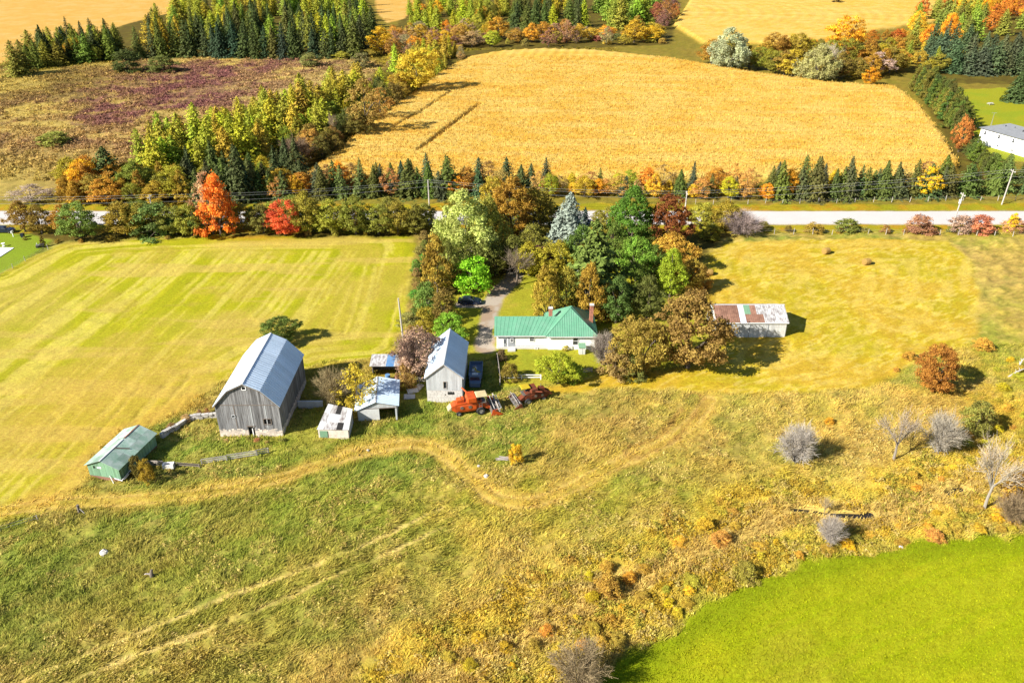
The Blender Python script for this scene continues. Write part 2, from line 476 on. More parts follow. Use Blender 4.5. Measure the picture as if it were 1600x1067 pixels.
def land(x, y):
    """colour map, height and region of the ground at arrays x, y"""
    n1, n2, n3 = fbm(x / 9, y / 9, 1), fbm(x / 2.6, y / 3.4, 5), fbm(x / 26, y / 26, 9, 3)
    n4 = fbm((x * 0.83 + y * 0.56) / 1.7, (-x * 0.56 + y * 0.83) / 0.55, 31, 3)
    terms = [(0.45 + 2.6 * sstep(0.45, 0.68, n1), c_green), (0.5 + 2.2 * sstep(0.48, 0.7, n2), c_tan), (0.3 + 2.4 * sstep(0.52, 0.72, 1 - n1), c_brown), (0.7 + 1.4 * sstep(0.5, 0.7, n3), c_yg),
             (2.6 * sstep(0.55, 0.72, n4), c_straw), (2.2 * sstep(0.56, 0.74, 1 - n4), D(104, 126, 44)), (2.0 * sstep(0.56, 0.68, fbm(x / 5, y / 5, 33, 3)), D(208, 178, 106))]
    for bx, by, br, bc, bw in BLOBS:
        terms.append((bw * 1.7 * np.exp(-((x - bx) ** 2 + (y - by) ** 2) / (br * br)) * (0.45 + 1.1 * n2), bc))
    C = np.stack(mixc(*terms), -1)
    rough = np.full(x.shape, 0.56); raise_ = np.zeros(x.shape); rid = np.zeros(x.shape, np.int32)
    wob = (fbm(x / 3, y / 3, 21, 3) - 0.5)

    def put(mask, colour, r=None, lift=None, idn=None, take=0.5):
        nonlocal C, rough, raise_, rid
        colour = np.stack(np.broadcast_arrays(*[np.asarray(k, float) for k in colour]), -1)
        if colour.ndim == 1: colour = np.broadcast_to(colour, x.shape + (3,))
        C = C + (colour - C) * mask[..., None]
        if r is not None: rough = rough + (r - rough) * mask
        if lift is not None: raise_ = raise_ + (lift - raise_) * mask
        if idn is not None: rid = np.where(mask > take, idn, rid)

    def region(poly, soft=0.8, amp=2.0):
        xs, ys = [p[0] for p in poly], [p[1] for p in poly]
        sel = (x > min(xs) - 6) & (x < max(xs) + 6) & (y > min(ys) - 6) & (y < max(ys) + 6)
        s = np.full(x.shape, -50.0)
        s[sel] = poly_sd(x[sel], y[sel], poly)
        return s, sstep(-soft, soft, s + wob * amp)

    far = sstep(190, 215, y)
    put(far * 0.85, mixc((0.4 + n1, D(150, 140, 45)), (0.3 + n2, D(170, 125, 45)), (0.2 + n3, D(110, 120, 40))), 0.5)
    # left hay field: swaths along the mowing direction, head lands round the rim
    s, m = region(HAY_L, 0.9, 1.6)
    if m.max() > 0:
        ax, ay = G(0, 560); bx, by = G(210, 400)
        dx, dy = bx - ax, by - ay; L = math.hypot(dx, dy)
        across = ((x - ax) * dy - (y - ay) * dx) / L
        along = ((x - ax) * dx + (y - ay) * dy) / L
        stripe = 0.5 * fbm((across + 0.9 * n1) / 0.75, along / 36, 41, 2) + 0.38 * fbm((across + 1.5 * n1) / 2.6, along / 30, 42, 2) + 0.12 * fbm(x / 30, y / 3.2, 44, 3)
        rimd = np.minimum(s, 400)
        rim = fbm((rimd + 0.5 * n1) / 1.2, (x + y) / 40, 43, 3)
        rw = sstep(14, 9, s) * (y > 118)
        st = stripe * (1 - rw) + rim * rw
        put(m, mixc((0.9 + 0.5 * n1, D(196, 190, 34)), (1.6 * sstep(0.5, 0.64, st), D(240, 222, 112)), (2.2 * sstep(0.55, 0.66, fbm(x / 26, y / 4.0, 45, 3)), D(228, 196, 104)), (1.6 * sstep(0.5, 0.68, n3), D(218, 190, 96)), (1.1 * sstep(0.51, 0.66, 1 - st), D(168, 172, 24)),
                    (1.3 * sstep(0.5, 0.66, n1), D(210, 180, 84))), 0.13 + 0.10 * (st > 0.5), None, 1)
        ex, ey = G(470, 560)
        put(m * np.exp(-((x - G(180, 640)[0]) ** 2 + (y - G(180, 640)[1]) ** 2) / 400) * 0.6, D(220, 180, 80))
        mx, my = G(390, 368)
        put(m * np.exp(-(((x - mx) / 9) ** 2 + ((y - my) / 3.0) ** 2)) * 0.75, D(214, 150, 30))
    # right hay field: tan swirls
    s, m = region(HAY_R, 0.9, 1.6)
    if m.max() > 0:
        cx, cy = G(1330, 480)
        rr = np.sqrt(((x - cx) / 1.7) ** 2 + (y - cy) ** 2)
        st = fbm(np.minimum(s, 30) / 1.5 + 0.8 * n1, np.arctan2(y - cy, x - cx) * 6, 47, 3)
        put(m, mixc((0.9, D(224, 196, 52)), (2.2 * sstep(0.5, 0.7, st), D(240, 210, 100)), (1.6 * sstep(0.48, 0.66, n1), D(226, 182, 70)), (1.4 * sstep(0.55, 0.72, 1 - n1), D(196, 182, 42)), (1.2 * sstep(0.56, 0.75, 1 - st), D(206, 168, 40)), (1.8 * sstep(0.56, 0.7, n4), D(246, 222, 120)), (1.2 * sstep(0.58, 0.7, 1 - n4), D(188, 166, 40))), 0.16 + 0.1 * (st > 0.52), None, 2)
    s, m = region(CLOVER, 0.7, 3.0)
    put(m, mixc((1.0, D(184, 188, 28)), (1.2 * sstep(0.5, 0.68, fbm((x * 0.9 + y * 0.43) / 14, (y * 0.9 - x * 0.43) / 0.8, 57, 3)), D(170, 184, 10)), (1.6 * sstep(0.5, 0.7, n1), D(202, 196, 32)), (0.9 * sstep(0.52, 0.7, n2), D(164, 174, 14)), (0.9 * sstep(0.55, 0.7, n3), D(190, 178, 52))), 0.14, None, 3)
    put(m * sstep(5, 1, s) * 0.75, D(146, 164, 18))
    # woods, grove, hedge bottoms
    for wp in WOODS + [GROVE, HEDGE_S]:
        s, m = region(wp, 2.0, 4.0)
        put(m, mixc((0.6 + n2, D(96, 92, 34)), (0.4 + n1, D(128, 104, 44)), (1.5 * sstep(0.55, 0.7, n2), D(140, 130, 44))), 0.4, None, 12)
    s, m = region(MARSH, 3.0, 6.0)
    if m.max() > 0:
        px_, py_ = G(340, 145); qx, qy = G(470, 150); bx, by = G(120, 245); gx, gy = G(40, 265); fx, fy = G(90, 130)
        e = lambda X, Y, a, b: np.exp(-(((x - X) / a) ** 2 + ((y - Y) / b) ** 2))
        put(m, mixc((0.35 + 0.6 * n1, D(196, 166, 96)), (6.0 * e(px_, py_, 48, 85) * (0.2 + sstep(0.36, 0.5, n1)), D(146, 88, 98)), (5.0 * e(qx, qy, 22, 60) * (0.3 + n2), D(240, 220, 122)), (2.2 * e(bx, by, 40, 30) * (0.4 + n2), D(200, 160, 108)),
                    (2.6 * e(gx, gy, 30, 26) * (0.2 + n1), D(208, 198, 70)), (1.8 * e(fx, fy, 30, 40) * (0.3 + n2), D(150, 128, 62)), (2.2 * sstep(0.52, 0.64, n3), D(232, 206, 104)), (1.2 * sstep(0.52, 0.7, n2), D(226, 196, 100)), (1.0 * sstep(0.55, 0.7, 1 - n2), D(130, 116, 62))), 0.28, None, 8)
    for k, (cp, idn) in enumerate(((CORN, 4), (CORN_B, 5))):
        s, m = region(cp, 1.1, 2.2)
        if m.max() > 0:
            lane = sstep(1.15, 0.5, np.minimum(line_d(x, y, LANES[0]), line_d(x, y, LANES[1]) + 0.3) + wob * 0.5) if k == 0 else np.zeros(x.shape)
            rows = 0.5 + 0.5 * np.sin((x * 0.35 + y) * 2 * math.pi / (1.9 if k == 0 else 3.2))
            nn = fbm(x / 0.9, y / 0.9, 61 + k, 2)
            lift = (1.9 + 0.35 * rows * (n3 * 1.3) + 0.45 * (nn - 0.5)) * (1 - 0.8 * lane)
            put(m, mixc((1.6, D(250, 206, 94)), (1.5 * sstep(0.45, 0.7, n1), D(254, 220, 124)), (0.9 * sstep(0.52, 0.7, 1 - n1), D(244, 186, 70)), (1.0 * sstep(0.56, 0.74, nn), D(254, 228, 146)), (0.8 * sstep(0.56, 0.72, n3), D(248, 196, 70)), (1.3 * sstep(0.52, 0.66, fbm(x / 22, (y + 0.08 * x) / 1.5, 63 + k, 2)), D(240, 178, 62)), (1.0 * sstep(0.54, 0.68, fbm(x / 30, (y + 0.08 * x) / 4.0, 65 + k, 3)), D(254, 226, 140)), (2.5 * lane, D(120, 72, 26))), 0.05, lift, idn)
    for k, sp in enumerate((STUBBLE, STUBBLE_B)):
        s, m = region(sp, 1.0, 2.0)
        put(m, mixc((1.0, D(240, 190, 96)), (sstep(0.45, 0.7, n1), D(250, 206, 128)), (0.8 * sstep(0.5, 0.7, n2), D(226, 172, 74))), 0.12, None, 6 + k)
    s, m = region(YARD, 1.0, 2.5)
    put(m, mixc((1.0, D(180, 176, 48)), (1.6 * sstep(0.5, 0.68, n1), D(204, 180, 70)), (1.2 * sstep(0.52, 0.7, n2), D(156, 166, 44)), (0.8 * sstep(0.55, 0.7, n3), D(196, 160, 66))), 0.16, None, 9)
    for k, lp in enumerate((LAWN_W, LAWN_E)):
        s, m = region(lp, 0.6, 1.0)
        put(m, mixc((1.0, D(152, 172, 48) if k == 0 else D(178, 178, 40)), (sstep(0.45, 0.7, n1), D(150, 176, 40))), 0.06, None, 10 + k)
    # road with verges
    yc, hw = (ROAD_Y0 + ROAD_Y1) / 2, (ROAD_Y1 - ROAD_Y0) / 2
    dr = np.abs(y - yc)
    put(sstep(hw + 6.5, hw + 5.5, dr + wob * 2), mixc((1.0, D(190, 172, 40)), (1.4 * sstep(0.5, 0.66, n2), D(210, 150, 40)), (sstep(0.5, 0.7, n1), D(150, 160, 30))), 0.22, None, 17)
    put(sstep(hw + 0.25, hw - 0.15, dr), mixc((1.0, D(244, 238, 236)), (0.6 * n1, D(228, 222, 222))), 0.0, 0.12, 13)
    put(sstep(0.55, 0.45, np.abs(dr - hw + 0.75) + 0.42) * 0.5, D(240, 240, 240))
    put(sstep(hw + 0.9, hw + 0.3, dr) * sstep(hw - 0.2, hw + 0.2, dr) * 0.7, D(190, 180, 160))
    dd = np.minimum(line_d(x, y, DRIVE), line_d(x, y, SPUR) + 0.3)
    put(sstep(2.3, 1.5, dd + wob * 1.2), mixc((1.0, D(206, 192, 176)), (1.6 * sstep(0.5, 0.66, n2), D(176, 140, 104))), 0.05, None, 14)
    dt = line_d(x, y, TRACK)
    put(sstep(3.2, 0.9, dt + wob * 2.8) * 0.85, mixc((1.0, D(220, 186, 84)), (1.4 * sstep(0.48, 0.66, n2), D(180, 162, 56)), (1.0 * sstep(0.5, 0.7, n1), D(196, 152, 72))), 0.22, -0.12, 15)
    put(sstep(0.5, 0.15, np.abs(dt - 0.95) + wob * 0.9) * 0.6, D(236, 202, 112), 0.12, -0.2)
    dw = line_d(x, y, TRACK_W)
    put(sstep(3.2, 1.4, dw + wob * 2) * 0.55, D(220, 178, 80), 0.2)
    dr_ = np.minimum(line_d(x, y, RUTS[0]), line_d(x, y, RUTS[1]))
    put(sstep(0.55, 0.15, dr_ + wob * 1.0) * 0.8 * sstep(0.25, 0.5, fbm(x / 2.2, y / 2.2, 37, 2)), mixc((1.0, D(244, 216, 130)), (0.7 * sstep(0.5, 0.7, n2), D(206, 182, 84))), 0.1, -0.15)
    ds = line_d(x, y, SWALE)
    put(sstep(0.6, 0.1, np.abs(ds - 1.2) + wob * 1.2) * 0.5, D(176, 132, 74), 0.2, -0.15)
    # creek: straw banks, golden scrub, a ditch with water here and there
    dc = line_d(x, y, CREEK)
    put(sstep(9.5, 5.0, dc + wob * 7) * 0.8 * (rid != 3), mixc((0.6 + 0.5 * n1, c_yg), (2.0 * sstep(0.45, 0.62, n2), D(230, 194, 76)), (1.0 * sstep(0.5, 0.65, n1), D(212, 182, 80)), (1.6 * sstep(0.5, 0.68, 1 - n2), D(228, 204, 96))), 0.5)
    put(sstep(3.2, 1.4, dc + wob * 2.6) * 0.8, mixc((1.0, c_straw), (sstep(0.5, 0.7, n2), D(214, 176, 78))), 0.3, -0.15)
    pool = np.zeros(x.shape)
    for a, b, rx in ((1262, 795, 2.6), (1290, 799, 2.0), (1318, 802, 3.2), (1345, 803, 2.6), (1495, 764, 2.0)):
        a, b = G(a, b)
        pool = np.maximum(pool, sstep(rx, rx * 0.5, np.hypot(x - a, y - b)))
    put(sstep(0.8, 0.3, dc + wob * 0.9) * (0.55 + 0.45 * pool), mixc((1.0, D(226, 190, 104)), (0.001 + 2 * pool, D(96, 78, 56))), 0.2, -0.2 - 0.66 * pool, 16, 0.3)
    # rough relief: lodged, tussocky grass
    u, v = (x * 0.83 + y * 0.56), (-x * 0.56 + y * 0.83)
    rel = 1.1 * fbm(u / 3.2, v / 1.5, 71, 2) + 0.45 * fbm(u / 1.1, v / 0.6, 81, 2) + 0.8 * n2 - 1.18
    gentle = 0.5 * (n3 - 0.5)
    z = raise_ + rough * rel * 1.05 + gentle * sstep(0.05, 0.3, rough)
    grain = 1 + 0.45 * (rel - 0.0) * np.clip(rough, 0.1, 0.6)  # tone follows the relief: darker in hollows, paler on humps
    return C * np.clip(grain, 0.6, 1.4)[..., None], z, rid, rough


GRID = {}


def zat(x, y):
    """height of the built ground sheet at a point"""
    j = min(max(int(np.searchsorted(GRID['y'], y)) - 1, 0), len(GRID['y']) - 2)
    u = x / (y + 38.0)
    i = min(max(int(np.searchsorted(GRID['u'], u)) - 1, 0), len(GRID['u']) - 2)
    return float(GRID['z'][j:j + 2, i:i + 2].min())


# ------------------------------------------------------------------ ground sheets
def build_ground():
    ys = [30.0]
    while ys[-1] < 900:
        y = ys[-1]
        ys.append(y + (0.9 if y < 46 else 0.21 + max(0, y - 70) * 0.0022 + max(0, y - 260) * 0.004))
    while ys[-1] < 9000: ys.append(ys[-1] * 1.25)
    us = list(np.linspace(-0.66, 0.66, 620))
    for k in range(14):
        us.append(us[-1] + 0.05 * 1.45 ** k); us.insert(0, -us[-1])
    ys, us = np.array(ys), np.array(us)
    Y, U = np.meshgrid(ys, us, indexing='ij')
    X = U * (Y + 38.0)
    C, Z, rid, rough = land(X.ravel(), Y.ravel())
    fade = sstep(1200, 800, Y.ravel())
    Z = Z * fade
    V = np.column_stack([X.ravel(), Y.ravel(), Z])
    GRID.update(y=ys, u=us, z=Z.reshape(len(ys), len(us)))
    ny, nx = len(ys), len(us)
    i = np.arange(ny - 1)[:, None] * nx + np.arange(nx - 1)[None, :]
    F = np.stack([i, i + 1, i + nx + 1, i + nx], -1).reshape(-1, 4)
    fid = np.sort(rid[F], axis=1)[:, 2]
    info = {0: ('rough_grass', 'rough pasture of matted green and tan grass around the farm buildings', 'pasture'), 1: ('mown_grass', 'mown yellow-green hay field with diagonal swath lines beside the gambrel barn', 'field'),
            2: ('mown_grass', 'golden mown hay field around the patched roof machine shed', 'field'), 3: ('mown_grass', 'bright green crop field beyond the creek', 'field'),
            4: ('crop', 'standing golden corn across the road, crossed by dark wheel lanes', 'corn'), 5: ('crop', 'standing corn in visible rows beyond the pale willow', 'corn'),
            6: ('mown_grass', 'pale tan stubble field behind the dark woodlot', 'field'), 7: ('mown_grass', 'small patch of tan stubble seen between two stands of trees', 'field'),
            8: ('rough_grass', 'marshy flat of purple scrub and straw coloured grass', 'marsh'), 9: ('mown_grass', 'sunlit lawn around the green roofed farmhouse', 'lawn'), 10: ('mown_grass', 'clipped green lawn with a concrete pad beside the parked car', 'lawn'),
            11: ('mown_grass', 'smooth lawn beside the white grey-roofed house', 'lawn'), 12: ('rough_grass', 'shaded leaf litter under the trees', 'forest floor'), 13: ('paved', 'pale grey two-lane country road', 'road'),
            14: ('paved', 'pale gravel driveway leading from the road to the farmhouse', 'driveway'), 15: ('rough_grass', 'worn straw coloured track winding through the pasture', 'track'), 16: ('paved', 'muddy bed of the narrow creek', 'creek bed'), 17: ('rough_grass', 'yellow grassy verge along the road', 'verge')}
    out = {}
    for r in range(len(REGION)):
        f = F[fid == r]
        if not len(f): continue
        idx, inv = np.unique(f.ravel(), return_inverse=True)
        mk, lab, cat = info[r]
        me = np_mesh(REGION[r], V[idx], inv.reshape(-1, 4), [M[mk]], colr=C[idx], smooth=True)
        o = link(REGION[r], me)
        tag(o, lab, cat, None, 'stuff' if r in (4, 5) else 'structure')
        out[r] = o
    return out


SHEETS = build_ground()


def blades(name, x, y, h, w, lean, per, label, cat, parent=None, bright=1.0, cvar=0.3, zoff=0.0, colour=None, flow=None):
    """many upright blades, one triangle each, tinted like the ground they grow from"""
    C, Z, rid, rough = land(x, y)
    if colour is not None: C = colour
    if flow is not None: flow = np.repeat(flow, per)
    n = len(x) * per
    X, Y, Zz = np.repeat(x, per), np.repeat(y, per), np.repeat(Z, per) + zoff
    Cc = np.repeat(C, per, 0) * (bright * (1 + cvar * NR.standard_normal(n))).clip(0.4, 1.7)[:, None]
    hh = np.repeat(h, per) * NR.uniform(0.6, 1.25, n)
    ww = np.repeat(w, per) * NR.uniform(0.6, 1.4, n)
    a = NR.uniform(0, 2 * math.pi, n); l = np.repeat(lean, per) * NR.uniform(0.1, 1.0, n); b = NR.uniform(0, 2 * math.pi, n)
    ox, oy = NR.normal(0, 1, n) * ww * 1.4, NR.normal(0, 1, n) * ww * 1.4
    p0 = np.column_stack([X + ox - np.cos(a) * ww / 2, Y + oy - np.sin(a) * ww / 2, Zz - 0.05])
    p1 = np.column_stack([X + ox + np.cos(a) * ww / 2, Y + oy + np.sin(a) * ww / 2, Zz - 0.05])
    b = np.where(NR.uniform(0, 1, n) < 0.6, flow + NR.normal(0, 0.5, n), b) if flow is not None else b
    p2 = np.column_stack([X + ox + np.cos(b) * l * hh, Y + oy + np.sin(b) * l * hh, Zz + hh])
    V = np.stack([p0, p1, p2], 1).reshape(-1, 3)
    F = np.arange(n * 3).reshape(-1, 3)
    o = link(name, np_mesh(name, V, F, [M['blade']], colr=np.repeat(Cc, 3, 0)), parent)
    return tag(o, label, cat, None, 'stuff')


def scatter(n, y0, y1, seed, spread=0.63, power=1.0):
    g = np.random.default_rng(seed)
    t = g.uniform(0, 1, n) ** power
    y = y0 + (y1 - y0) * t
    return g.uniform(-spread, spread, n) * (y + 38), y


x, y = scatter(165000, 46, 128, 3, 0.62, 1.25)
C, Z, rid, rough = land(x, y)
keep = ((rid == 0) | ((rid == 15) & (NR.uniform(0, 1, len(x)) < 0.35)) | (rid == 17)) & (fbm(x / 1.6, y / 1.2, 91, 2) > 0.30) & (np.minimum(line_d(x, y, RUTS[0]), line_d(x, y, RUTS[1])) > 0.35)
x, y = x[keep], y[keep]
blades('pasture_grass', x, y, NR.uniform(0.15, 0.42, len(x)) * (0.5 + 1.0 * vnoise(x / 4, y / 4, 5)), np.full(len(x), 0.125), np.full(len(x), 2.4), 4, 'tufts of long matted grass standing all over the rough pasture', 'grass', bright=1.75, cvar=0.22, flow=0.6 + 5.0 * (fbm(x / 14, y / 14, 15, 2) - 0.5))
x, y = scatter(90000, 46, 82, 13, 0.62)
_, _, rid, _ = land(x, y); k = rid == 3
x, y = x[k], y[k]
blades('clover_leaves', x, y, NR.uniform(0.06, 0.16, len(x)), np.full(len(x), 0.14), np.full(len(x), 1.6), 3, 'short bright green leaves of the crop beyond the creek', 'crop', bright=1.35, cvar=0.2)
x, y = scatter(170000, 205, 440, 6, 0.55)
_, _, rid, _ = land(x, y); k = (rid == 4) | (rid == 5)
x, y = x[k], y[k]
blades('corn_tops', x, y, NR.uniform(0.5, 0.95, len(x)), np.full(len(x), 0.26), np.full(len(x), 0.8), 3, 'dry tassels and leaves of the ripe standing corn', 'corn', bright=1.15, cvar=0.2, zoff=-0.25)


def clumps(name, x, y, r, h, per, label, cat, colour=None, bright=1.0, size=0.3, seed=0):
    """low scrub: a heap of small leaf-sized faces for every plant, all in one sheet of cover"""
    g = np.random.default_rng(seed)
    C, Z, _, _ = land(x, y)
    C = (C if colour is None else colour) * bright
    n = len(x) * per
    k = np.repeat(np.arange(len(x)), per)
    d = g.normal(size=(n, 3)); d /= np.linalg.norm(d, axis=1, keepdims=True); d[:, 2] = np.abs(d[:, 2])
    q = g.uniform(0.5, 1.0, n)
    P = np.column_stack([x[k] + d[:, 0] * r[k] * q, y[k] + d[:, 1] * r[k] * q, Z[k] + d[:, 2] * h[k] * q])
    nr = d + 0.7 * g.normal(size=(n, 3)) + np.array([0, 0, 0.3])
    a = np.cross(nr, g.normal(size=(n, 3))); a /= np.linalg.norm(a, axis=1, keepdims=True)
    b = np.cross(nr, a); b /= np.linalg.norm(b, axis=1, keepdims=True)
    s = (size * g.uniform(0.6, 1.4, n) * (r[k] / r.mean()) ** 0.5)[:, None]
    V = np.stack([P - a * s, P - b * s * 0.6, P + a * s, P + b * s * 0.6], 1).reshape(-1, 3)
    cc = C[k] * (g.uniform(0.7, 1.3, len(x))[k] * g.uniform(0.75, 1.25, n))[:, None]
    o = link(name, np_mesh(name, V, np.arange(n * 4).reshape(-1, 4), [M['blade']], colr=np.repeat(cc, 4, 0)))
    return tag(o, label, cat, None, 'stuff')


x, y = scatter(44000, 228, 480, 7, 0.66)
C_, _, rid, _ = land(x, y); k = (NR.uniform(0, 1, len(x)) < np.where(C_.mean(1) > 0.2, 0.12, 1.0)) & ((rid == 8) | ((rid == 0) & (NR.uniform(0, 1, len(x)) < 0.5))) & (x < 60) & (fbm(x / 9, y / 9, 1) > 0.36)
x, y = x[k], y[k]
clumps('marsh_scrub', x, y, NR.uniform(0.5, 1.5, len(x)), NR.uniform(0.5, 1.5, len(x)), 13, 'low purple brown scrub and rank grass covering the marsh', 'scrub', bright=1.5, size=0.34, seed=2)
x, y = scatter(34000, 50, 100, 9, 0.62)
dc = line_d(x, y, CREEK)
_, _, rid, _ = land(x, y)
k = (dc < 9.5 - 4 * vnoise(x / 5, y / 5, 3)) & (dc > np.where(NR.uniform(0, 1, len(x)) < 0.5, 0.3, 1.1)) & (rid != 3) & (fbm(x / 3, y / 3, 95, 2) > 0.40)
for a, b in ((1262, 795), (1318, 802), (1345, 803), (1290, 799)):
    k &= np.hypot((x - G(a, b)[0]) / 2.6, (y - G(a, b)[1]) / 1.1) > 1
x, y = x[k], y[k]
pal = np.array([D(238, 202, 78), D(224, 186, 60), D(248, 220, 128), D(200, 190, 78), D(232, 190, 84)])
clumps('creek_scrub', x, y, NR.uniform(0.25, 0.6, len(x)), NR.uniform(0.3, 0.8, len(x)), 12, 'knee-high golden weeds and straw along the creek banks', 'weeds', colour=pal[(vnoise(x / 2.5, y / 2.5, 77) * 4.99).astype(int)], size=0.12, seed=4)
x, y = scatter(60000, 50, 100, 14, 0.62)
dc = line_d(x, y, CREEK)
pl = np.full(len(x), 99.0)
for a, b in ((1262, 795), (1318, 802), (1345, 803), (1290, 799), (1495, 764)):
    pl = np.minimum(pl, np.hypot((x - G(a, b)[0]) / 2.6, (y - G(a, b)[1]) / 0.9))
k = (dc < 3.6 * vnoise(x / 4, y / 4, 8) + 0.8) & (dc > 0.25) & (pl > 1) & (land(x, y)[2] != 3)
x, y = x[k], y[k]
cs = np.array(D(250, 216, 124))[None, :] * NR.uniform(0.75, 1.1, (len(x), 1))
blades('creek_straw', x, y, NR.uniform(0.3, 0.75, len(x)), np.full(len(x), 0.10), np.full(len(x), 1.3), 6, 'pale feathery straw hanging over the creek', 'grass', colour=cs, bright=1.1, cvar=0.18)
x, y = scatter(36000, 48, 116, 15, 0.62)
rid = land(x, y)[2]
k = (rid == 0) & (fbm(x / 5, y / 5, 33, 3) > 0.57) & (NR.uniform(0, 1, len(x)) < 0.6) & (line_d(x, y, CREEK) > 6) & (np.minimum(line_d(x, y, RUTS[0]), line_d(x, y, RUTS[1])) > 0.7)
x, y = x[k], y[k]
pal = np.array([D(216, 190, 110), D(202, 176, 98), D(226, 202, 122), D(190, 180, 84)])
clumps('pasture_weeds', x, y, NR.uniform(0.2, 0.5, len(x)), NR.uniform(0.25, 0.6, len(x)), 10, 'patches of dead brown weeds in the rough pasture', 'weeds', colour=pal[(vnoise(x / 2.5, y / 2.5, 78) * 3.99).astype(int)], bright=1.5, size=0.1, seed=5)
x, y = scatter(60000, 228, 480, 17, 0.66)
rid = land(x, y)[2]
k = ((rid == 8) | ((rid == 0) & (x < 60)))
x, y = x[k], y[k]
blades('marsh_grass', x, y, NR.uniform(0.3, 0.8, len(x)), np.full(len(x), 0.35), np.full(len(x), 2.0), 3, 'rank straw coloured grass between the marsh scrub', 'grass', bright=1.35, cvar=0.25)

# ------------------------------------------------------------------ trees: prototypes in unit size (height 1, width 1)
def rnd_dirs(g, n):
    d = g.normal(size=(n, 3))
    return d / np.linalg.norm(d, axis=1, keepdims=True)


def cards(c, nrm, g, sx, sy):
    """quads centred at c facing nrm, random spin"""
    n = len(c)
    r = g.normal(size=(n, 3))
    a = np.cross(nrm, r); a /= np.linalg.norm(a, axis=1, keepdims=True) + 1e-9
    b = np.cross(nrm, a)
    a = a * np.asarray(sx).reshape(-1, 1); b = b * np.asarray(sy).reshape(-1, 1)
    V = np.stack([c - a, c - b * 0.8, c + a, c + b], 1).reshape(-1, 3)
    return V, np.arange(n * 4).reshape(-1, 4)


PROFILE = {
    'round': lambda z: np.sqrt(np.clip(1 - ((z - 0.5) / 0.5) ** 2, 0, 1)),
    'egg': lambda z: np.clip(np.sin(math.pi * np.clip(z, 0, 1) ** 0.72) ** 0.8, 0, 1),
    'cone': lambda z: np.clip((1 - z) ** 0.62 * np.minimum(1, 0.55 + z * 4), 0, 1),
    'low': lambda z: np.sqrt(np.clip(1 - z ** 2.2, 0, 1)),
    'column': lambda z: np.clip((1 - z ** 3) * np.minimum(1, 0.6 + z * 3), 0, 1) * 0.95,
}


def broadleaf(name, seed, shape='egg', base=0.1, clumps=115, per=72, ls=0.018, crad=(0.055, 0.115), gap=0.0, drop=0.0, matn='leaf'):
    g = np.random.default_rng(seed)
    prof = PROFILE[shape]
    z = g.uniform(0.02, 0.96, clumps * 4)
    keep = g.uniform(0, 1, len(z)) < prof(z) * 0.9 + 0.1
    z = z[keep][:clumps]
    n = len(z)
    th = np.arange(n) * 2.399963 + g.uniform(0, 0.9, n)
    lobe = 0.94 + 0.20 * np.sin(th * 2 + z * 3 + g.uniform(0, 6)) + 0.16 * np.sin(th * 3 + z * 9 + g.uniform(0, 6))
    Rr = prof(z) * 0.5 * lobe
    r = Rr * np.sqrt(g.uniform(0.3, 1.0, n))
    rc = g.uniform(*crad, n)
    r = np.maximum(0, np.minimum(r, Rr - rc * 0.55))
    cen = np.column_stack([np.cos(th) * r, np.sin(th) * r, base + (1 - base) * z * 0.94 + 0.02])
    cv = g.uniform(0, 1, n)
    k = np.repeat(np.arange(n), per)
    d = rnd_dirs(g, n * per)
    d[:, 2] = np.where(d[:, 2] < -0.3, -d[:, 2] * 0.7, d[:, 2])
    rad = rc[k] * np.where(g.uniform(0, 1, n * per) < 0.12, g.uniform(1.1, 1.6, n * per), g.uniform(0.4, 1.15, n * per))
    p = cen[k] + d * rad[:, None] * np.array([1, 1, 0.8])
    if drop:
        p[:, 2] -= drop * g.uniform(0, 1, n * per) ** 2 * (np.hypot(p[:, 0], p[:, 1]) / 0.5)
    if gap:
        kp = g.uniform(0, 1, n * per) > gap * (cv[k] > 0.5)
        p, d, k = p[kp], d[kp], k[kp]
    p[:, 2] = np.maximum(p[:, 2], 0.02)
    nr = d + 0.75 * g.normal(size=d.shape) + np.array([0, 0, 0.35])
    nr /= np.linalg.norm(nr, axis=1, keepdims=True)
    s = ls * g.uniform(0.65, 1.35, len(p))
    V, F = cards(p, nr, g, s, s * 0.7)
    crown = np_mesh(name + '_crown', V, F, [M[matn]], var=0.55 * cv[k] + 0.45 * g.uniform(0, 1, len(p)))
    # trunk and limbs
    mb = MB(); rr = random.Random(seed)
    fork = base + (1 - base) * 0.18
    mb.path([(0, 0, -0.03), (rr.uniform(-.01, .01), rr.uniform(-.01, .01), fork * 0.5), (rr.uniform(-.02, .02), rr.uniform(-.02, .02), fork)], [0.036, 0.027, 0.023], 7)
    top = Vector(mb.v[-1])
    for i in range(7):
        c = Vector(cen[rr.randrange(n)])
        m = Vector((c.x * 0.45, c.y * 0.45, fork + (c.z - fork) * 0.6))
        mb.path([(0, 0, fork * rr.uniform(0.75, 1.0)), m, c], [0.017, 0.010, 0.004], 5)
    return crown, mb.mesh(name + '_trunk', M['bark'])


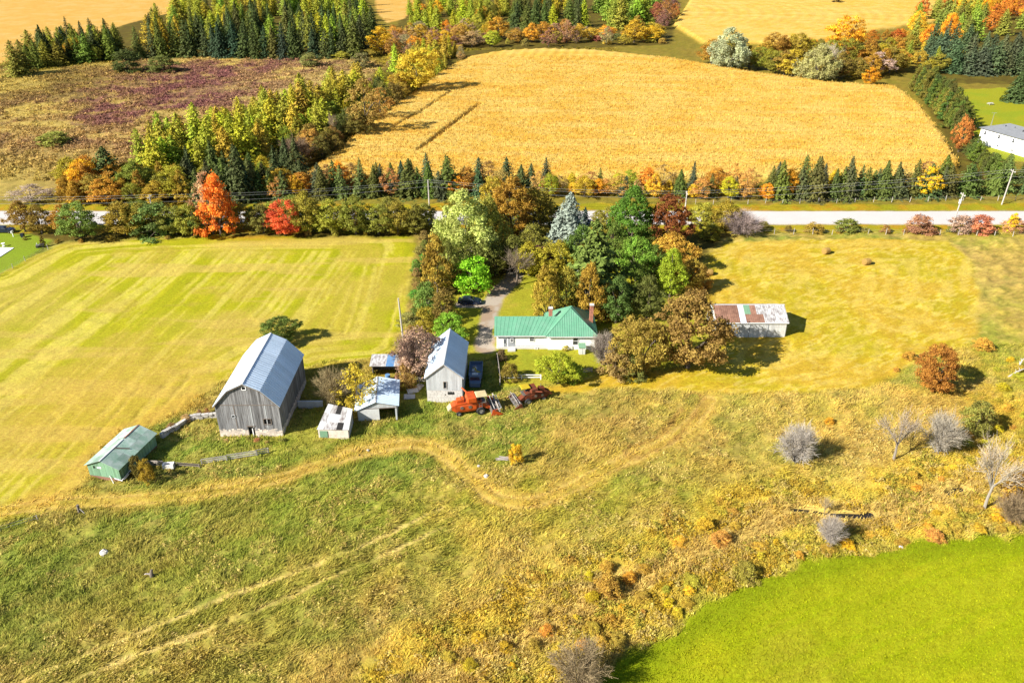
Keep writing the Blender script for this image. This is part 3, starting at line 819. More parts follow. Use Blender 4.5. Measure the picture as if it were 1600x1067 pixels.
def conifer(name, seed, levels=26, width=1.0, droop=0.10, taper=0.78, per=10, sub=3, ls=0.024, base=0.02, ragged=0.4, up=0.0):
    g = np.random.default_rng(seed)
    P, Nn, S, Vr = [], [], [], []
    mb = MB()
    mb.path([(0, 0, -0.02), (0, 0, 0.5), (0, 0, 0.97)], [0.024, 0.014, 0.003], 6)
    for i in range(levels):
        f = i / (levels - 1)
        z0 = base + (0.985 - base) * f ** 0.92
        Rl = 0.5 * width * (1 - f) ** taper + 0.012
        nb = max(4, int(round(per * (1 - f * 0.5))))
        off = g.uniform(0, 6.28)
        lv = g.uniform(0, 1)
        for b in range(nb):
            th = off + b * 6.283 / nb + g.normal(0, 0.15)
            L = Rl * (1 - ragged * g.uniform(0, 1.3))
            bv = g.uniform(0, 1)
            steps = max(2, int(3 + 5 * (1 - f)))
            for t in np.linspace(0.3, 1.0, steps):
                for s_ in range(sub):
                    lat = g.normal(0, 0.22) * L * (1.15 - t) * 1.2
                    x = math.cos(th) * L * t - math.sin(th) * lat
                    y = math.sin(th) * L * t + math.cos(th) * lat
                    z = z0 - droop * (L / 0.5) * t * t + up * L * t + g.normal(0, 0.006)
                    P.append((x, y, max(0.01, z)))
                    Nn.append((math.cos(th) * 0.5 + g.normal(0, 0.45), math.sin(th) * 0.5 + g.normal(0, 0.45), 0.9))
                    S.append(ls * g.uniform(0.7, 1.4) * (1.15 - 0.45 * f))
                    Vr.append(0.35 * bv + 0.25 * lv + 0.4 * g.uniform())
    P, Nn, S = np.array(P), np.array(Nn), np.array(S)
    Nn /= np.linalg.norm(Nn, axis=1, keepdims=True)
    V, F = cards(P, Nn, g, S * 1.5, S * 0.75)
    return np_mesh(name + '_crown', V, F, [M['needle']], var=np.array(Vr)), mb.mesh(name + '_trunk', M['bark'])


def bare(name, seed, stems=9, twigs=1100, spread=0.5, trunk=0.0, shell=0.6):
    """leafless shrub or tree: a few stems and a haze of fine twigs"""
    g = np.random.default_rng(seed)
    mb = MB(); rr = random.Random(seed)
    nodes_ = []
    if trunk:
        mb.path([(0, 0, -0.03), (0.01, 0.0, trunk * 0.5), (0.0, 0.015, trunk)], [0.034, 0.028, 0.022], 7)
    for s in range(stems):
        a = s * 2.4 + rr.uniform(0, 0.8); q = rr.uniform(0.25, 1.0)
        p0 = Vector((0, 0, trunk * rr.uniform(0.75, 1.0)))
        tip = Vector((math.cos(a) * spread * q, math.sin(a) * spread * q, trunk + (1 - trunk) * (0.98 - 0.45 * q * q) * rr.uniform(0.8, 1.0)))
        mid = p0.lerp(tip, 0.5) + Vector((rr.uniform(-.04, .04), rr.uniform(-.04, .04), 0.07))
        mb.path([p0, mid, tip], [0.014, 0.008, 0.002], 4)
        nodes_ += [p0.lerp(mid, 0.6), mid, mid.lerp(tip, 0.33), mid.lerp(tip, 0.66), tip]
        for k in range(4):
            q0 = mid.lerp(tip, rr.uniform(0, 0.7)) if k else p0.lerp(mid, 0.7)
            e = q0 + Vector((rr.uniform(-1, 1), rr.uniform(-1, 1), rr.uniform(-0.2, 1.0))).normalized() * rr.uniform(0.12, 0.26)
            e.z = max(e.z, 0.04)
            mb.path([q0, e], [0.006, 0.0015], 3)
            nodes_ += [q0.lerp(e, 0.5), e]
    nd = np.array([tuple(v) for v in nodes_])
    k = g.integers(0, len(nd), twigs)
    p0 = nd[k] + g.normal(0, 0.03, (twigs, 3))
    out = p0 - np.array([0, 0, 0.25]); out /= np.linalg.norm(out, axis=1, keepdims=True) + 1e-6
    d = out * 0.9 + 0.75 * rnd_dirs(g, twigs)
    p1 = p0 + d * g.uniform(0.05, 0.15, (twigs, 1))
    p1[:, 2] = np.maximum(p1[:, 2], 0.02); p0[:, 2] = np.maximum(p0[:, 2], 0.02)
    sd = np.cross(d, rnd_dirs(g, twigs)); sd /= np.linalg.norm(sd, axis=1, keepdims=True)
    w = 0.003
    V = np.stack([p0 - sd * w, p0 + sd * w, p1 + sd * w * 0.3, p1 - sd * w * 0.3], 1).reshape(-1, 3)
    return np_mesh(name + '_twigs', V, np.arange(twigs * 4).reshape(-1, 4), [M['twig']], var=g.uniform(0, 1, twigs)), mb.mesh(name + '_stems', M['twig'])


PROTO = {
    'egg': [broadleaf('broadleaf', 100 + i, 'egg', 0.08) for i in range(4)],
    'round': [broadleaf('round_tree', 120 + i, 'round', 0.06, clumps=130, per=70) for i in range(3)],
    'big': [broadleaf('large_tree', 140 + i, 'egg', 0.05, clumps=210, per=85, ls=0.0145, crad=(0.04, 0.09)) for i in range(3)],
    'willow': [broadleaf('willow', 160 + i, 'egg', 0.04, clumps=190, per=85, ls=0.0145, crad=(0.04, 0.085), drop=0.12) for i in range(2)],
    'cedar': [broadleaf('cedar', 180 + i, 'column', 0.0, clumps=150, per=70, ls=0.016, crad=(0.05, 0.10)) for i in range(3)],
    'cone': [broadleaf('cone_tree', 200 + i, 'cone', 0.02, clumps=85, per=75, ls=0.021, crad=(0.06, 0.11)) for i in range(3)],
    'dome': [broadleaf('dome_tree', 260 + i, 'round', 0.0, clumps=210, per=80, ls=0.0155, crad=(0.05, 0.10)) for i in range(2)],
    'bush': [broadleaf('bush', 220 + i, 'low', 0.0, clumps=60, per=80, ls=0.026, crad=(0.09, 0.15)) for i in range(4)],
    'thin': [broadleaf('thin_tree', 240 + i, 'egg', 0.1, clumps=90, per=60, ls=0.018, crad=(0.05, 0.11), gap=0.7) for i in range(3)],
    'spruce': [conifer('spruce', 300 + i, levels=(26, 22, 30, 24, 28, 20)[i], taper=(0.78, 0.62, 0.9, 0.7, 0.66, 0.82)[i], ragged=(0.4, 0.55, 0.3, 0.5, 0.6, 0.45)[i], per=(10, 9, 11, 10, 9, 9)[i], droop=(0.1, 0.06, 0.13, 0.08, 0.1, 0.05)[i]) for i in range(6)],
    'bluespruce': [conifer('blue_spruce', 320, levels=34, per=13, sub=4, ls=0.020, droop=0.07, taper=0.8, base=0.0, ragged=0.15)],
    'pine': [conifer('pine', 340 + i, levels=24, per=9, sub=4, ls=0.026, droop=0.02, taper=0.72, base=0.06, ragged=0.4, up=0.15) for i in range(2)],
    'larch': [conifer('larch', 360 + i, levels=30, per=8, sub=3, ls=0.023, droop=0.03, taper=0.62, base=0.04, ragged=0.5, up=0.1) for i in range(4)],
    'bare': [bare('bare_shrub', 400 + i, 26, 6000) for i in range(3)],
    'baretree': [bare('bare_tree', 420 + i, 9, 1300, 0.5, 0.38) for i in range(3)],
}
JOINED = {}


def join_proto(kind, i):
    """crown and trunk as one mesh, for copies too far off to show their parts"""
    if (kind, i) not in JOINED:
        cr, tr = PROTO[kind][i]
        nv = len(cr.vertices); V = np.empty(nv * 3, np.float32); cr.vertices.foreach_get('co', V)
        tv = np.empty(len(tr.vertices) * 3, np.float32); tr.vertices.foreach_get('co', tv)
        F = np.arange(nv).reshape(-1, 4)
        tf = np.array([list(p.vertices) for p in tr.polygons if len(p.vertices) == 4], np.int32) + nv
        va = np.empty(len(F), np.float32); cr.attributes['var'].data.foreach_get('value', va)
        me = np_mesh(kind + '_whole', np.concatenate([V, tv]).reshape(-1, 3), np.concatenate([F, tf]), [cr.materials[0], tr.materials[0]],
                     var=np.concatenate([va, np.full(len(tf), .5)]), midx=np.concatenate([np.zeros(len(F)), np.ones(len(tf))]))
        JOINED[kind, i] = me
    return JOINED[kind, i]


KFOL = 1.05


def soften(c):
    """leaves tint the light they pass on, so their own colour is paler than the crown looks"""
    m = max(c)
    return tuple(m * (v / m) ** 0.8 for v in c)


TREE_NAME = {'egg': 'broadleaf_tree', 'round': 'broadleaf_tree', 'dome': 'broadleaf_tree', 'big': 'broadleaf_tree', 'willow': 'willow_tree', 'cedar': 'cedar_tree', 'cone': 'cedar_tree', 'bush': 'bush', 'thin': 'thinning_tree', 'spruce': 'spruce_tree',
             'bluespruce': 'blue_spruce', 'pine': 'pine_tree', 'larch': 'larch_tree', 'bare': 'bare_shrub', 'baretree': 'bare_tree'}


def plant(kind, X, Y, h, w, rgb, label, cat='tree', group=None, parts=True, var=None, jitter=0.0, name=None, spin=None):
    lst = PROTO[kind]
    i = R.randrange(len(lst)) if var is None else var % len(lst)
    if jitter:
        w *= R.uniform(0.78, 1.28); h *= R.uniform(0.82, 1.14)
    if kind in ('spruce', 'pine', 'larch'): w *= 1.42 if parts else 1.62
    elif kind in ('egg', 'thin', 'bluespruce', 'round'): w *= 1.15
    c = soften(D(*[max(0, min(255, v * (1 + R.uniform(-jitter, jitter)))) for v in rgb], KFOL))
    if kind in ('spruce', 'pine'): c = tuple(v * 0.66 for v in c)
    elif kind == 'larch': c = tuple(v * 0.82 for v in c)
    z = zat(X, Y) - 0.06
    nm = name or TREE_NAME[kind]
    rz = R.uniform(0, 6.28) if spin is None else spin
    if parts:
        root = empty(nm, (X, Y, z), rz, label, cat, group)
        root.scale = (w, w, h)
        cr, tr = lst[i]
        a = link('twigs' if 'bare' in kind else 'crown', cr, root)
        b = link('stems' if kind == 'bare' else 'trunk', tr, root)
        a.color = (*c, 1); b.color = (*(tuple(v * 0.4 for v in c) if 'bare' in kind else c), 1)
        if 'bare' in kind: a.color = (*[v * q for v, q in zip(c, (0.56, 0.52, 0.46))], 1)
        return root
    o = link(nm, join_proto(kind, i))
    o.location = (X, Y, z); o.rotation_euler = (R.uniform(-.04, .04), R.uniform(-.04, .04), rz); o.scale = (w, w, h)
    o.color = (*c, 1)
    return tag(o, label, cat, group)


def tree(kind, px, by, ty, wpx, rgb, label, cat='tree', group=None, **k):
    """a tree whose foot shows at pixel (px, by), its top at row ty, wpx wide"""
    X, Y = G(px, by)
    return plant(kind, X, Y, max(0.6, hgt(by, ty)), wpx / ppm(by), rgb, label, cat, group, **k)


def inside(pt, poly):
    return poly_sd(np.array([pt[0]]), np.array([pt[1]]), poly)[0]


def stand(poly_px, n, specs, group, gap=3.0, parts=False, seed=1):
    """fill an outline with trees; specs: (kind, weight, colours, height range m, width/height range, label)"""
    poly = W(poly_px)
    xs, ys = [p[0] for p in poly], [p[1] for p in poly]
    rr = random.Random(seed); pts = []
    tries = 0
    ws = [s[1] for s in specs]
    while len(pts) < n and tries < n * 60:
        tries += 1
        p = (rr.uniform(min(xs), max(xs)), rr.uniform(min(ys), max(ys)))
        if inside(p, poly) < 0 or any((p[0] - q[0]) ** 2 + (p[1] - q[1]) ** 2 < gap * gap for q in pts): continue
        pts.append(p)
        s = rr.choices(specs, ws)[0]
        h = rr.uniform(*s[3])
        plant(s[0], p[0], p[1], h, h * rr.uniform(*s[4]), rr.choice(s[2]), s[5], s[6] if len(s) > 6 else 'tree', group, parts=parts, jitter=0.10)


def row(pts_px, specs, group, step, jit=0.8, parts=False, seed=1):
    """trees along a line given in photo pixels"""
    P = W(pts_px); rr = random.Random(seed)
    for a, b in zip(P[:-1], P[1:]):
        L = math.hypot(b[0] - a[0], b[1] - a[1]); n = max(1, int(L / step))
        for i in range(n):
            t = (i + 0.5) / n
            s = rr.choices(specs, [q[1] for q in specs])[0]
            h = rr.uniform(*s[3])
            plant(s[0], a[0] + (b[0] - a[0]) * t + rr.uniform(-jit, jit), a[1] + (b[1] - a[1]) * t + rr.uniform(-jit, jit), h, h * rr.uniform(*s[4]), rr.choice(s[2]), s[5], s[6] if len(s) > 6 else 'tree', group, parts=parts, jitter=0.10)


OLIVE, GOLDOL, BROWN, ORANGE, RED, YEL, LARCH, SPRUCE, DKSPR, GREEN, GREYTW, PURP = (158, 146, 44), (176, 142, 34), (164, 116, 44), (232, 150, 34), (226, 78, 36), (222, 180, 34), (182, 186, 36), (108, 126, 48), (88, 106, 48), (112, 152, 44), (196, 184, 176), (120, 62, 84)

# --- the farm's own trees
tree('willow', 726, 418, 292, 112, (196, 198, 92), 'large pale yellow-green willow towering over the driveway', var=0)
tree('willow', 765, 405, 300, 62, (170, 166, 58), 'olive willow leaning against the large pale willow by the driveway', var=1)
tree('bush', 740, 456, 398, 68, (142, 196, 30), 'bright green rounded shrub above the parked dark car', 'shrub')
tree('cone', 684, 458, 356, 56, (172, 138, 44), 'tall bronze-green cedar at the edge of the mown hay field')
tree('cedar', 702, 440, 370, 36, (120, 122, 44), 'dark cedar between the bronze cedar and the willow')
tree('bush', 668, 492, 438, 42, (112, 142, 52), 'blue-green bush in the hedge below the bronze cedar', 'bush')
tree('bush', 694, 500, 450, 46, (148, 112, 50), 'brown-leaved bush beside the parked dark car', 'bush')
tree('bush', 665, 520, 476, 40, (168, 140, 40), 'golden olive bush in the hedge near the leaning pole', 'bush')
tree('egg', 704, 534, 484, 54, (132, 172, 40), 'bright green small tree behind the grey blue-roofed barn')
tree('bluespruce', 888, 406, 300, 92, (138, 154, 138), 'tall silver-blue spruce in the farmyard grove', var=0)
tree('spruce', 912, 392, 322, 40, (60, 84, 76), 'dark spruce half hidden by the silver-blue spruce')
tree('big', 984, 392, 287, 80, (100, 136, 36), 'tall dark green maple between the blue spruce and the maroon tree')
tree('big', 1042, 392, 298, 74, (142, 62, 36), 'tall maroon-leaved tree at the corner of the hay field')
tree('pine', 926, 478, 342, 92, (120, 146, 54), 'tall green pine rising behind the farmhouse cedars')
tree('bush', 848, 420, 378, 42, (116, 52, 84), 'purple-leaved small tree in the farmyard grove')
tree('baretree', 808, 446, 390, 48, (170, 150, 136), 'leafless grey tree on the lawn by the driveway')
tree('egg', 826, 430, 376, 50, (180, 152, 40), 'golden small tree beside the purple-leaved tree')
tree('egg', 1050, 422, 360, 64, (196, 140, 46), 'orange-green tree below the maroon tree')
tree('egg', 993, 438, 366, 54, (128, 164, 46), 'fresh green maple below the tall dark green maple')
tree('egg', 1046, 464, 386, 46, (158, 178, 36), 'yellow-green maple next to the big brown tree')
tree('bush', 1092, 452, 414, 36, (190, 122, 40), 'orange-brown bush beside the lone bale behind the shed', 'bush')
tree('cedar', 853, 506, 402, 56, (178, 146, 44), 'gold-tinged cedar on the driveway side of the farmhouse roof')
tree('cedar', 884, 500, 412, 52, (166, 140, 46), 'gold-tinged cedar in the middle of the row behind the farmhouse')
tree('cedar', 918, 502, 404, 58, (176, 134, 42), 'gold-tinged cedar above the far chimney of the farmhouse')
tree('cedar', 946, 500, 440, 44, (172, 138, 46), 'short gold-tinged cedar at the shaded end of the farmhouse')
tree('egg', 870, 432, 372, 46, (176, 164, 40), 'yellow-olive tree between the blue spruce and the cedars')
tree('big', 1074, 574, 447, 122, (158, 122, 54), 'big broad rusty brown tree in front of the machine shed')
tree('dome', 998, 582, 494, 80, (164, 124, 50), 'broad golden brown tree leaning on the big rusty tree')
tree('bare', 942, 570, 518, 46, (186, 172, 168), 'grey leafless shrub at the end wall of the farmhouse', 'shrub')
tree('bush', 962, 588, 545, 52, (160, 120, 66), 'low brown bush in front of the golden brown tree', 'bush')
tree('bush', 990, 590, 560, 44, (128, 130, 54), 'grey-green bush at the foot of the golden brown tree', 'bush')
tree('egg', 872, 598, 548, 56, (168, 176, 36), 'yellow-green small tree on the lawn before the farmhouse')
tree('bush', 897, 594, 566, 34, (150, 164, 38), 'green bush beside the small tree on the farmhouse lawn', 'bush')
tree('bush', 797, 592, 567, 34, (142, 112, 40), 'dark brown round bush at the corner of the farmhouse yard', 'bush')
tree('bush', 779, 527, 506, 20, (160, 166, 36), 'small vine-like bush at the driveway end of the farmhouse', 'bush')
tree('bush', 784, 562, 545, 18, (120, 92, 60), 'dark scraggly plant below the farmhouse door', 'bush')
tree('bush', 884, 546, 538, 14, (190, 172, 60), 'tiny yellow bush against the white farmhouse wall', 'bush')
tree('big', 800, 376, 272, 78, (178, 126, 40), 'tall rusty oak by the roadside beside the willow')
tree('egg', 836, 366, 288, 56, (160, 132, 42), 'olive brown roadside tree beside the rusty oak')
tree('egg', 770, 350, 270, 46, (176, 140, 40), 'bronze tree rising behind the pale willow')
tree('egg', 955, 372, 320, 46, (150, 144, 46), 'dull olive tree between the blue spruce and the dark maple')
tree('egg', 1012, 400, 350, 40, (110, 128, 40), 'dark green small tree under the maroon tree')
tree('egg', 1132, 360, 312, 46, (172, 148, 40), 'olive gold tree on the road bank beside the leafless thicket')
tree('bare', 1156, 366, 328, 66, (188, 168, 172), 'mauve grey leafless thicket on the road bank', 'shrub')
tree('bush', 1110, 372, 350, 36, (150, 140, 40), 'low olive bush on the road bank by the maroon tree', 'bush')
tree('thin', 656, 592, 508, 80, (178, 132, 112), 'plum-brown thinning tree against the grey blue-roofed barn')
tree('bare', 648, 588, 520, 66, (176, 146, 136), 'mauve leafless tree tangled in the plum-brown tree', 'tree')
tree('thin', 560, 642, 566, 58, (214, 180, 50), 'bright yellow small tree among the old sheds')
tree('bare', 524, 636, 575, 56, (196, 172, 130), 'grey-tan leafless tree beside the bright yellow tree')
tree('bush', 636, 606, 566, 34, (170, 118, 62), 'brown bush at the wall of the grey blue-roofed barn', 'bush')
tree('dome', 440, 535, 496, 60, (112, 126, 44), 'dark green round tree behind the gambrel barn')
tree('dome', 1457, 610, 540, 64, (172, 92, 38), 'round russet tree standing alone at the hay field edge')
tree('bare', 1242, 724, 666, 66, (214, 208, 206), 'pale grey leafless dome shrub alone in the tan pasture', 'shrub')
tree('baretree', 1396, 718, 648, 70, (200, 184, 168), 'leafless tree with a pale trunk beside the grey dome shrub')
tree('bare', 1464, 708, 646, 66, (208, 200, 192), 'pale leafless dome shrub next to the leafless tree', 'shrub')
tree('bare', 1295, 848, 808, 44, (210, 200, 200), 'small pale leafless shrub on the creek bank', 'shrub')
tree('bare', 905, 1072, 1006, 86, (186, 166, 128), 'brown-grey leafless shrub at the bright crop field corner', 'shrub')
tree('baretree', 1538, 794, 692, 78, (222, 208, 190), 'dead white-trunked tree leaning over the creek')
tree('baretree', 1288, 800, 768, 20, (220, 200, 160), 'slim pale dead sapling beside the dark creek pool')
tree('bush', 1522, 676, 626, 50, (140, 136, 52), 'olive willow bush above the creek', 'bush')
tree('bush', 1585, 790, 735, 56, (186, 136, 46), 'rusty bush behind the dead white tree', 'bush')
tree('bare', 1580, 815, 770, 60, (180, 150, 120), 'brown leafless thicket at the foot of the dead white tree', 'shrub')
tree('bush', 232, 752, 712, 26, (168, 128, 36), 'golden brown bush against the green shed', 'bush')
tree('bush', 216, 742, 708, 26, (120, 96, 40), 'dark bush leaning on the green shed roof edge', 'bush')
tree('bush', 806, 722, 690, 22, (222, 168, 34), 'orange-yellow bush beside the plank pile', 'bush')
# --- field-edge trees along the near side of the road
ROADROW = 'trees along the hay field and road'
tree('egg', 40, 362, 312, 40, (158, 122, 44), 'bronze ash with bare trunk near the parked car', group=ROADROW, var=0)
tree('egg', 66, 364, 318, 42, (150, 116, 42), 'brown ash with bare trunk standing by the white box', group=ROADROW, var=1)
tree('cone', 68, 384, 366, 9, (130, 100, 40), 'tiny bronze clipped cedar at the edge of the lawn')
tree('egg', 126, 374, 312, 64, (122, 140, 50), 'broad green tree at the bend of the hay field rim', group=ROADROW)
tree('egg', 104, 366, 318, 40, (182, 122, 42), 'rust-tinged tree behind the broad green tree', group=ROADROW)
tree('egg', 196, 366, 314, 60, (168, 134, 42), 'bronze bush-like tree beside the shaded gap in the hedge', group=ROADROW)
tree('bush', 247, 366, 316, 70, (110, 132, 56), 'dense grey-green willow bush below the power line', 'bush', ROADROW)
tree('egg', 222, 364, 316, 46, (160, 144, 46), 'olive-bronze tree squeezed before the dense willow bush', group=ROADROW)
tree('egg', 276, 366, 318, 48, (140, 140, 48), 'dull green tree next to the dense willow bush', group=ROADROW)
tree('egg', 300, 368, 318, 50, (150, 146, 44), 'olive tree beside the flaming orange maple', group=ROADROW)
tree('cone', 346, 368, 262, 66, (240, 130, 40), 'flaming orange maple with thinning top beside the hay field', var=0)
tree('thin', 334, 366, 262, 40, (214, 150, 112), 'thin salmon-leaved top growing through the orange maple', var=1)
tree('round', 446, 368, 312, 54, (226, 92, 46), 'scarlet red maple in the hedge along the hay field')
tree('egg', 412, 364, 318, 44, (120, 110, 44), 'dark olive tree between the orange and scarlet maples', group=ROADROW)
for i, (px, ty, w, c, lab) in enumerate(((482, 296, 46, (170, 152, 48), 'tall olive willow next to the scarlet maple'), (520, 310, 48, (164, 156, 46), 'yellow-olive hedge tree near the scarlet maple'), (556, 302, 46, (146, 146, 48), 'olive hedge tree midway along the hay field'),
                                       (592, 318, 48, (142, 142, 46), 'low dark olive hedge tree before the road'), (622, 312, 44, (158, 140, 44), 'bronze olive hedge tree near the utility pole'), (650, 318, 40, (136, 128, 44), 'brown-green hedge tree at the hay field corner'))):
    tree('egg', px, 366, ty, w, c, lab, group=ROADROW)
row([(20, 372), (110, 378), (330, 368), (640, 366)], [('bush', 1, [(178, 140, 50), (150, 134, 46), (196, 150, 60)], (0.8, 1.9), (1.0, 1.6), 'low bronze bush in the strip between hay field and hedge', 'bush')], 'low bushes under the road hedge', 6.5, parts=False, seed=4)
row([(660, 372), (655, 420), (650, 470), (640, 525), (634, 545)], [('bush', 1, [(120, 150, 50), (176, 140, 70), (160, 140, 60)], (1.2, 2.6), (0.9, 1.3), 'low mixed bush in the hedge along the hay field side of the grove', 'bush')], 'bushes in the side hedge', 3.2, seed=5)
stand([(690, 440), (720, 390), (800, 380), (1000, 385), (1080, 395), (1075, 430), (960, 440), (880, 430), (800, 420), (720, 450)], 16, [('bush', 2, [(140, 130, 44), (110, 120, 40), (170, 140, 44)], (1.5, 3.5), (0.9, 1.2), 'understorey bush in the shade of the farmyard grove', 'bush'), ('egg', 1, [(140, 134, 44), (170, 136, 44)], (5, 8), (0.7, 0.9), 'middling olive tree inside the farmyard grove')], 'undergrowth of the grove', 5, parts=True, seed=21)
row([(690, 350), (780, 352), (880, 356), (960, 356)], [('egg', 1, [(150, 140, 44), (180, 140, 40), (120, 128, 44)], (4, 7.5), (0.7, 0.9), 'roadside tree on the farm side screening the grove')], 'roadside screen of the grove', 5.0, parts=True, seed=8)

row([(178, 361), (270, 360), (420, 359), (560, 359), (655, 360)], [('egg', 1, [(150, 146, 48), (168, 150, 48), (130, 136, 48)], (6.0, 9.0), (0.8, 1.0), 'olive tree filling the hedge between the hay field and the road')], 'hedge filling along the road', 4.2, 0.8, parts=True, seed=9)
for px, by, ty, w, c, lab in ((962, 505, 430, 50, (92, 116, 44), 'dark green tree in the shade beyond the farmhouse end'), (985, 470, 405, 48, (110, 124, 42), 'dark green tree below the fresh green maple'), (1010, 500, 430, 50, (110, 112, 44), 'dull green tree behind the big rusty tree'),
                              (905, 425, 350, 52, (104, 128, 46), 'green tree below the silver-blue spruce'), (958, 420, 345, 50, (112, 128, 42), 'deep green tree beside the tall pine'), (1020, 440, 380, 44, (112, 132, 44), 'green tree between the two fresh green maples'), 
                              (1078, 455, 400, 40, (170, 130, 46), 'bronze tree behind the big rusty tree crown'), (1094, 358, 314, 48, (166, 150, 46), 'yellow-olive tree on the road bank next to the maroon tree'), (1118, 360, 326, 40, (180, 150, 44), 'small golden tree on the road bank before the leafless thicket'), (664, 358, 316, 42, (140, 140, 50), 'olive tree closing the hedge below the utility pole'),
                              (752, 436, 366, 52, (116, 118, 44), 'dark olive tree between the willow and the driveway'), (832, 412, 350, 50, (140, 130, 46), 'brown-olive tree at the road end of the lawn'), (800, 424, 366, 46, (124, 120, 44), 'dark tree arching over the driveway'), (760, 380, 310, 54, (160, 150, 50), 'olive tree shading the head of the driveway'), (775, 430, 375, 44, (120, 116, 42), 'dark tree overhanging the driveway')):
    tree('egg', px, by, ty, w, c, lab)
# --- belt on the far side of the road
SP_L, OR_L, PI_L = 'dark young spruce in the belt across the road', 'orange-leaved tree in the belt across the road', 'brown thinning tree in the belt across the road'
belt = [('spruce', 5, [SPRUCE, (108, 130, 58), (86, 112, 70)], (7.5, 11.5), (0.42, 0.58), SP_L), ('egg', 2.4, [ORANGE, (222, 158, 36), (200, 130, 44)], (5.5, 9.5), (0.6, 0.85), OR_L), ('thin', 1.4, [(196, 140, 70), (176, 120, 70)], (5, 8.5), (0.6, 0.8), PI_L)]
row([(370, 312), (480, 308), (640, 306), (800, 306)], belt, 'belt across the road', 2.9, 1.6, seed=11)
row([(360, 300), (500, 294), (700, 294), (840, 296)], belt, 'belt across the road', 3.6, 1.6, seed=12)
belt2 = [('spruce', 1.3, [SPRUCE, (86, 104, 70)], (6, 9), (0.4, 0.55), SP_L), ('thin', 2.5, [(204, 150, 84), (190, 130, 70), (210, 160, 70)], (4.5, 8), (0.6, 0.9), PI_L), ('egg', 2.2, [(176, 168, 40), (222, 170, 40), (216, 134, 36)], (4, 7), (0.7, 0.9), OR_L)]
row([(830, 306), (950, 306), (1090, 308), (1180, 310)], belt2, 'belt across the road', 2.9, 1.6, seed=13)
row([(840, 296), (1000, 296), (1180, 298)], belt2, 'belt across the road', 3.8, 1.4, seed=14)
row([(1185, 310), (1300, 310), (1400, 308), (1490, 306)], [('spruce', 5, [SPRUCE, (98, 122, 62)], (8.5, 11), (0.42, 0.55), SP_L), ('egg', 1.8, [ORANGE, (232, 168, 30), (214, 150, 40)], (6, 10.5), (0.55, 0.75), OR_L)], 'belt across the road', 2.5, 1.3, seed=15)
row([(1200, 300), (1340, 300), (1480, 298)], belt, 'belt across the road', 4.0, 1.3, seed=16)
row([(1490, 304), (1560, 302), (1660, 300)], [('spruce', 1, [(118, 142, 56), (100, 126, 54)], (7.5, 10.5), (0.45, 0.58), 'tall yellow-green spruce in the belt before the white house')], 'spruces before the white house', 3.8, 1.0, seed=17)
row([(1500, 290), (1580, 286), (1680, 284)], [('spruce', 1, [(112, 136, 52), (96, 122, 54)], (6.5, 8.5), (0.45, 0.58), 'tall yellow-green spruce in the belt before the white house')], 'spruces before the white house', 5, 1.0, seed=18)
# --- wood at the left of the road and the larch belt running up between marsh and corn
tree('pine', 176, 302, 228, 56, (104, 128, 58), 'big dark pine at the marsh end of the larch belt')
tree('egg', 138, 308, 242, 40, (226, 158, 32), 'orange-yellow tree beside the big dark pine')
tree('thin', 50, 316, 288, 60, (186, 160, 140), 'pale leafless-looking tree at the edge of the marsh by the road')
stand([(95, 322), (110, 296), (230, 290), (290, 300), (290, 322)], 34, [('egg', 3, [(176, 146, 40), (190, 138, 36), (150, 142, 44)], (6, 10), (0.8, 1.0), 'bronze or olive tree in the roadside wood below the big pine'), ('cone', 1, [(184, 136, 40)], (7, 10), (0.5, 0.6), 'rusty pointed tree in the roadside wood below the big pine')], 'roadside wood', 2.8, seed=31)
stand([(290, 318), (310, 285), (400, 270), (480, 276), (480, 305), (380, 316)], 30, [('spruce', 3, [DKSPR, SPRUCE], (10, 14), (0.36, 0.48), 'dark spruce at the foot of the larch belt'), ('egg', 1.0, [(190, 140, 40), (150, 150, 44)], (5, 8), (0.7, 0.9), 'bronze tree among the spruces at the foot of the larch belt')], 'foot of the larch belt', 3.0, seed=32)
stand([(205, 292), (240, 262), (330, 228), (430, 196), (500, 172), (560, 146), (570, 160), (520, 205), (480, 238), (400, 262), (300, 282)], 120, [('larch', 5, [LARCH, (196, 192, 46), (166, 178, 40)], (11, 16), (0.42, 0.58), 'yellow-green larch in the diagonal belt between marsh and corn'), ('egg', 1.0, [(190, 178, 40), (150, 160, 40)], (6, 10), (0.6, 0.8), 'olive broadleaf among the larches of the diagonal belt')], 'diagonal larch belt', 2.7, seed=33)
tree('thin', 573, 215, 128, 52, (186, 140, 66), 'tall russet thinning tree on the corn side of the larch belt')
tree('thin', 596, 192, 140, 40, (200, 140, 60), 'second russet thinning tree on the corn side of the larch belt')
tree('bare', 466, 262, 210, 50, (160, 130, 110), 'grey-brown leafless tree at the foot of the larch belt')
tree('round', 655, 148, 82, 58, (212, 184, 44), 'large bright yellow tree at the head of the larch belt')
tree('baretree', 522, 224, 178, 16, (220, 196, 160), 'slim pale dead trunk leaning from the larch belt over the corn')
stand([(560, 165), (600, 112), (650, 90), (720, 82), (720, 100), (650, 140), (590, 185)], 48, [('egg', 2, [(176, 170, 40), (200, 150, 40), (150, 150, 46)], (5, 8.5), (0.7, 0.95), 'mixed autumn tree at the upper end of the larch belt'), ('thin', 1, [(170, 130, 90), (190, 140, 80)], (5, 8), (0.7, 0.9), 'brownish thinning tree at the upper end of the larch belt'), ('larch', 2.2, [LARCH, (196, 192, 46)], (9, 13), (0.4, 0.5), 'pale larch at the upper end of the belt')], 'upper end of the larch belt', 2.7, seed=34)
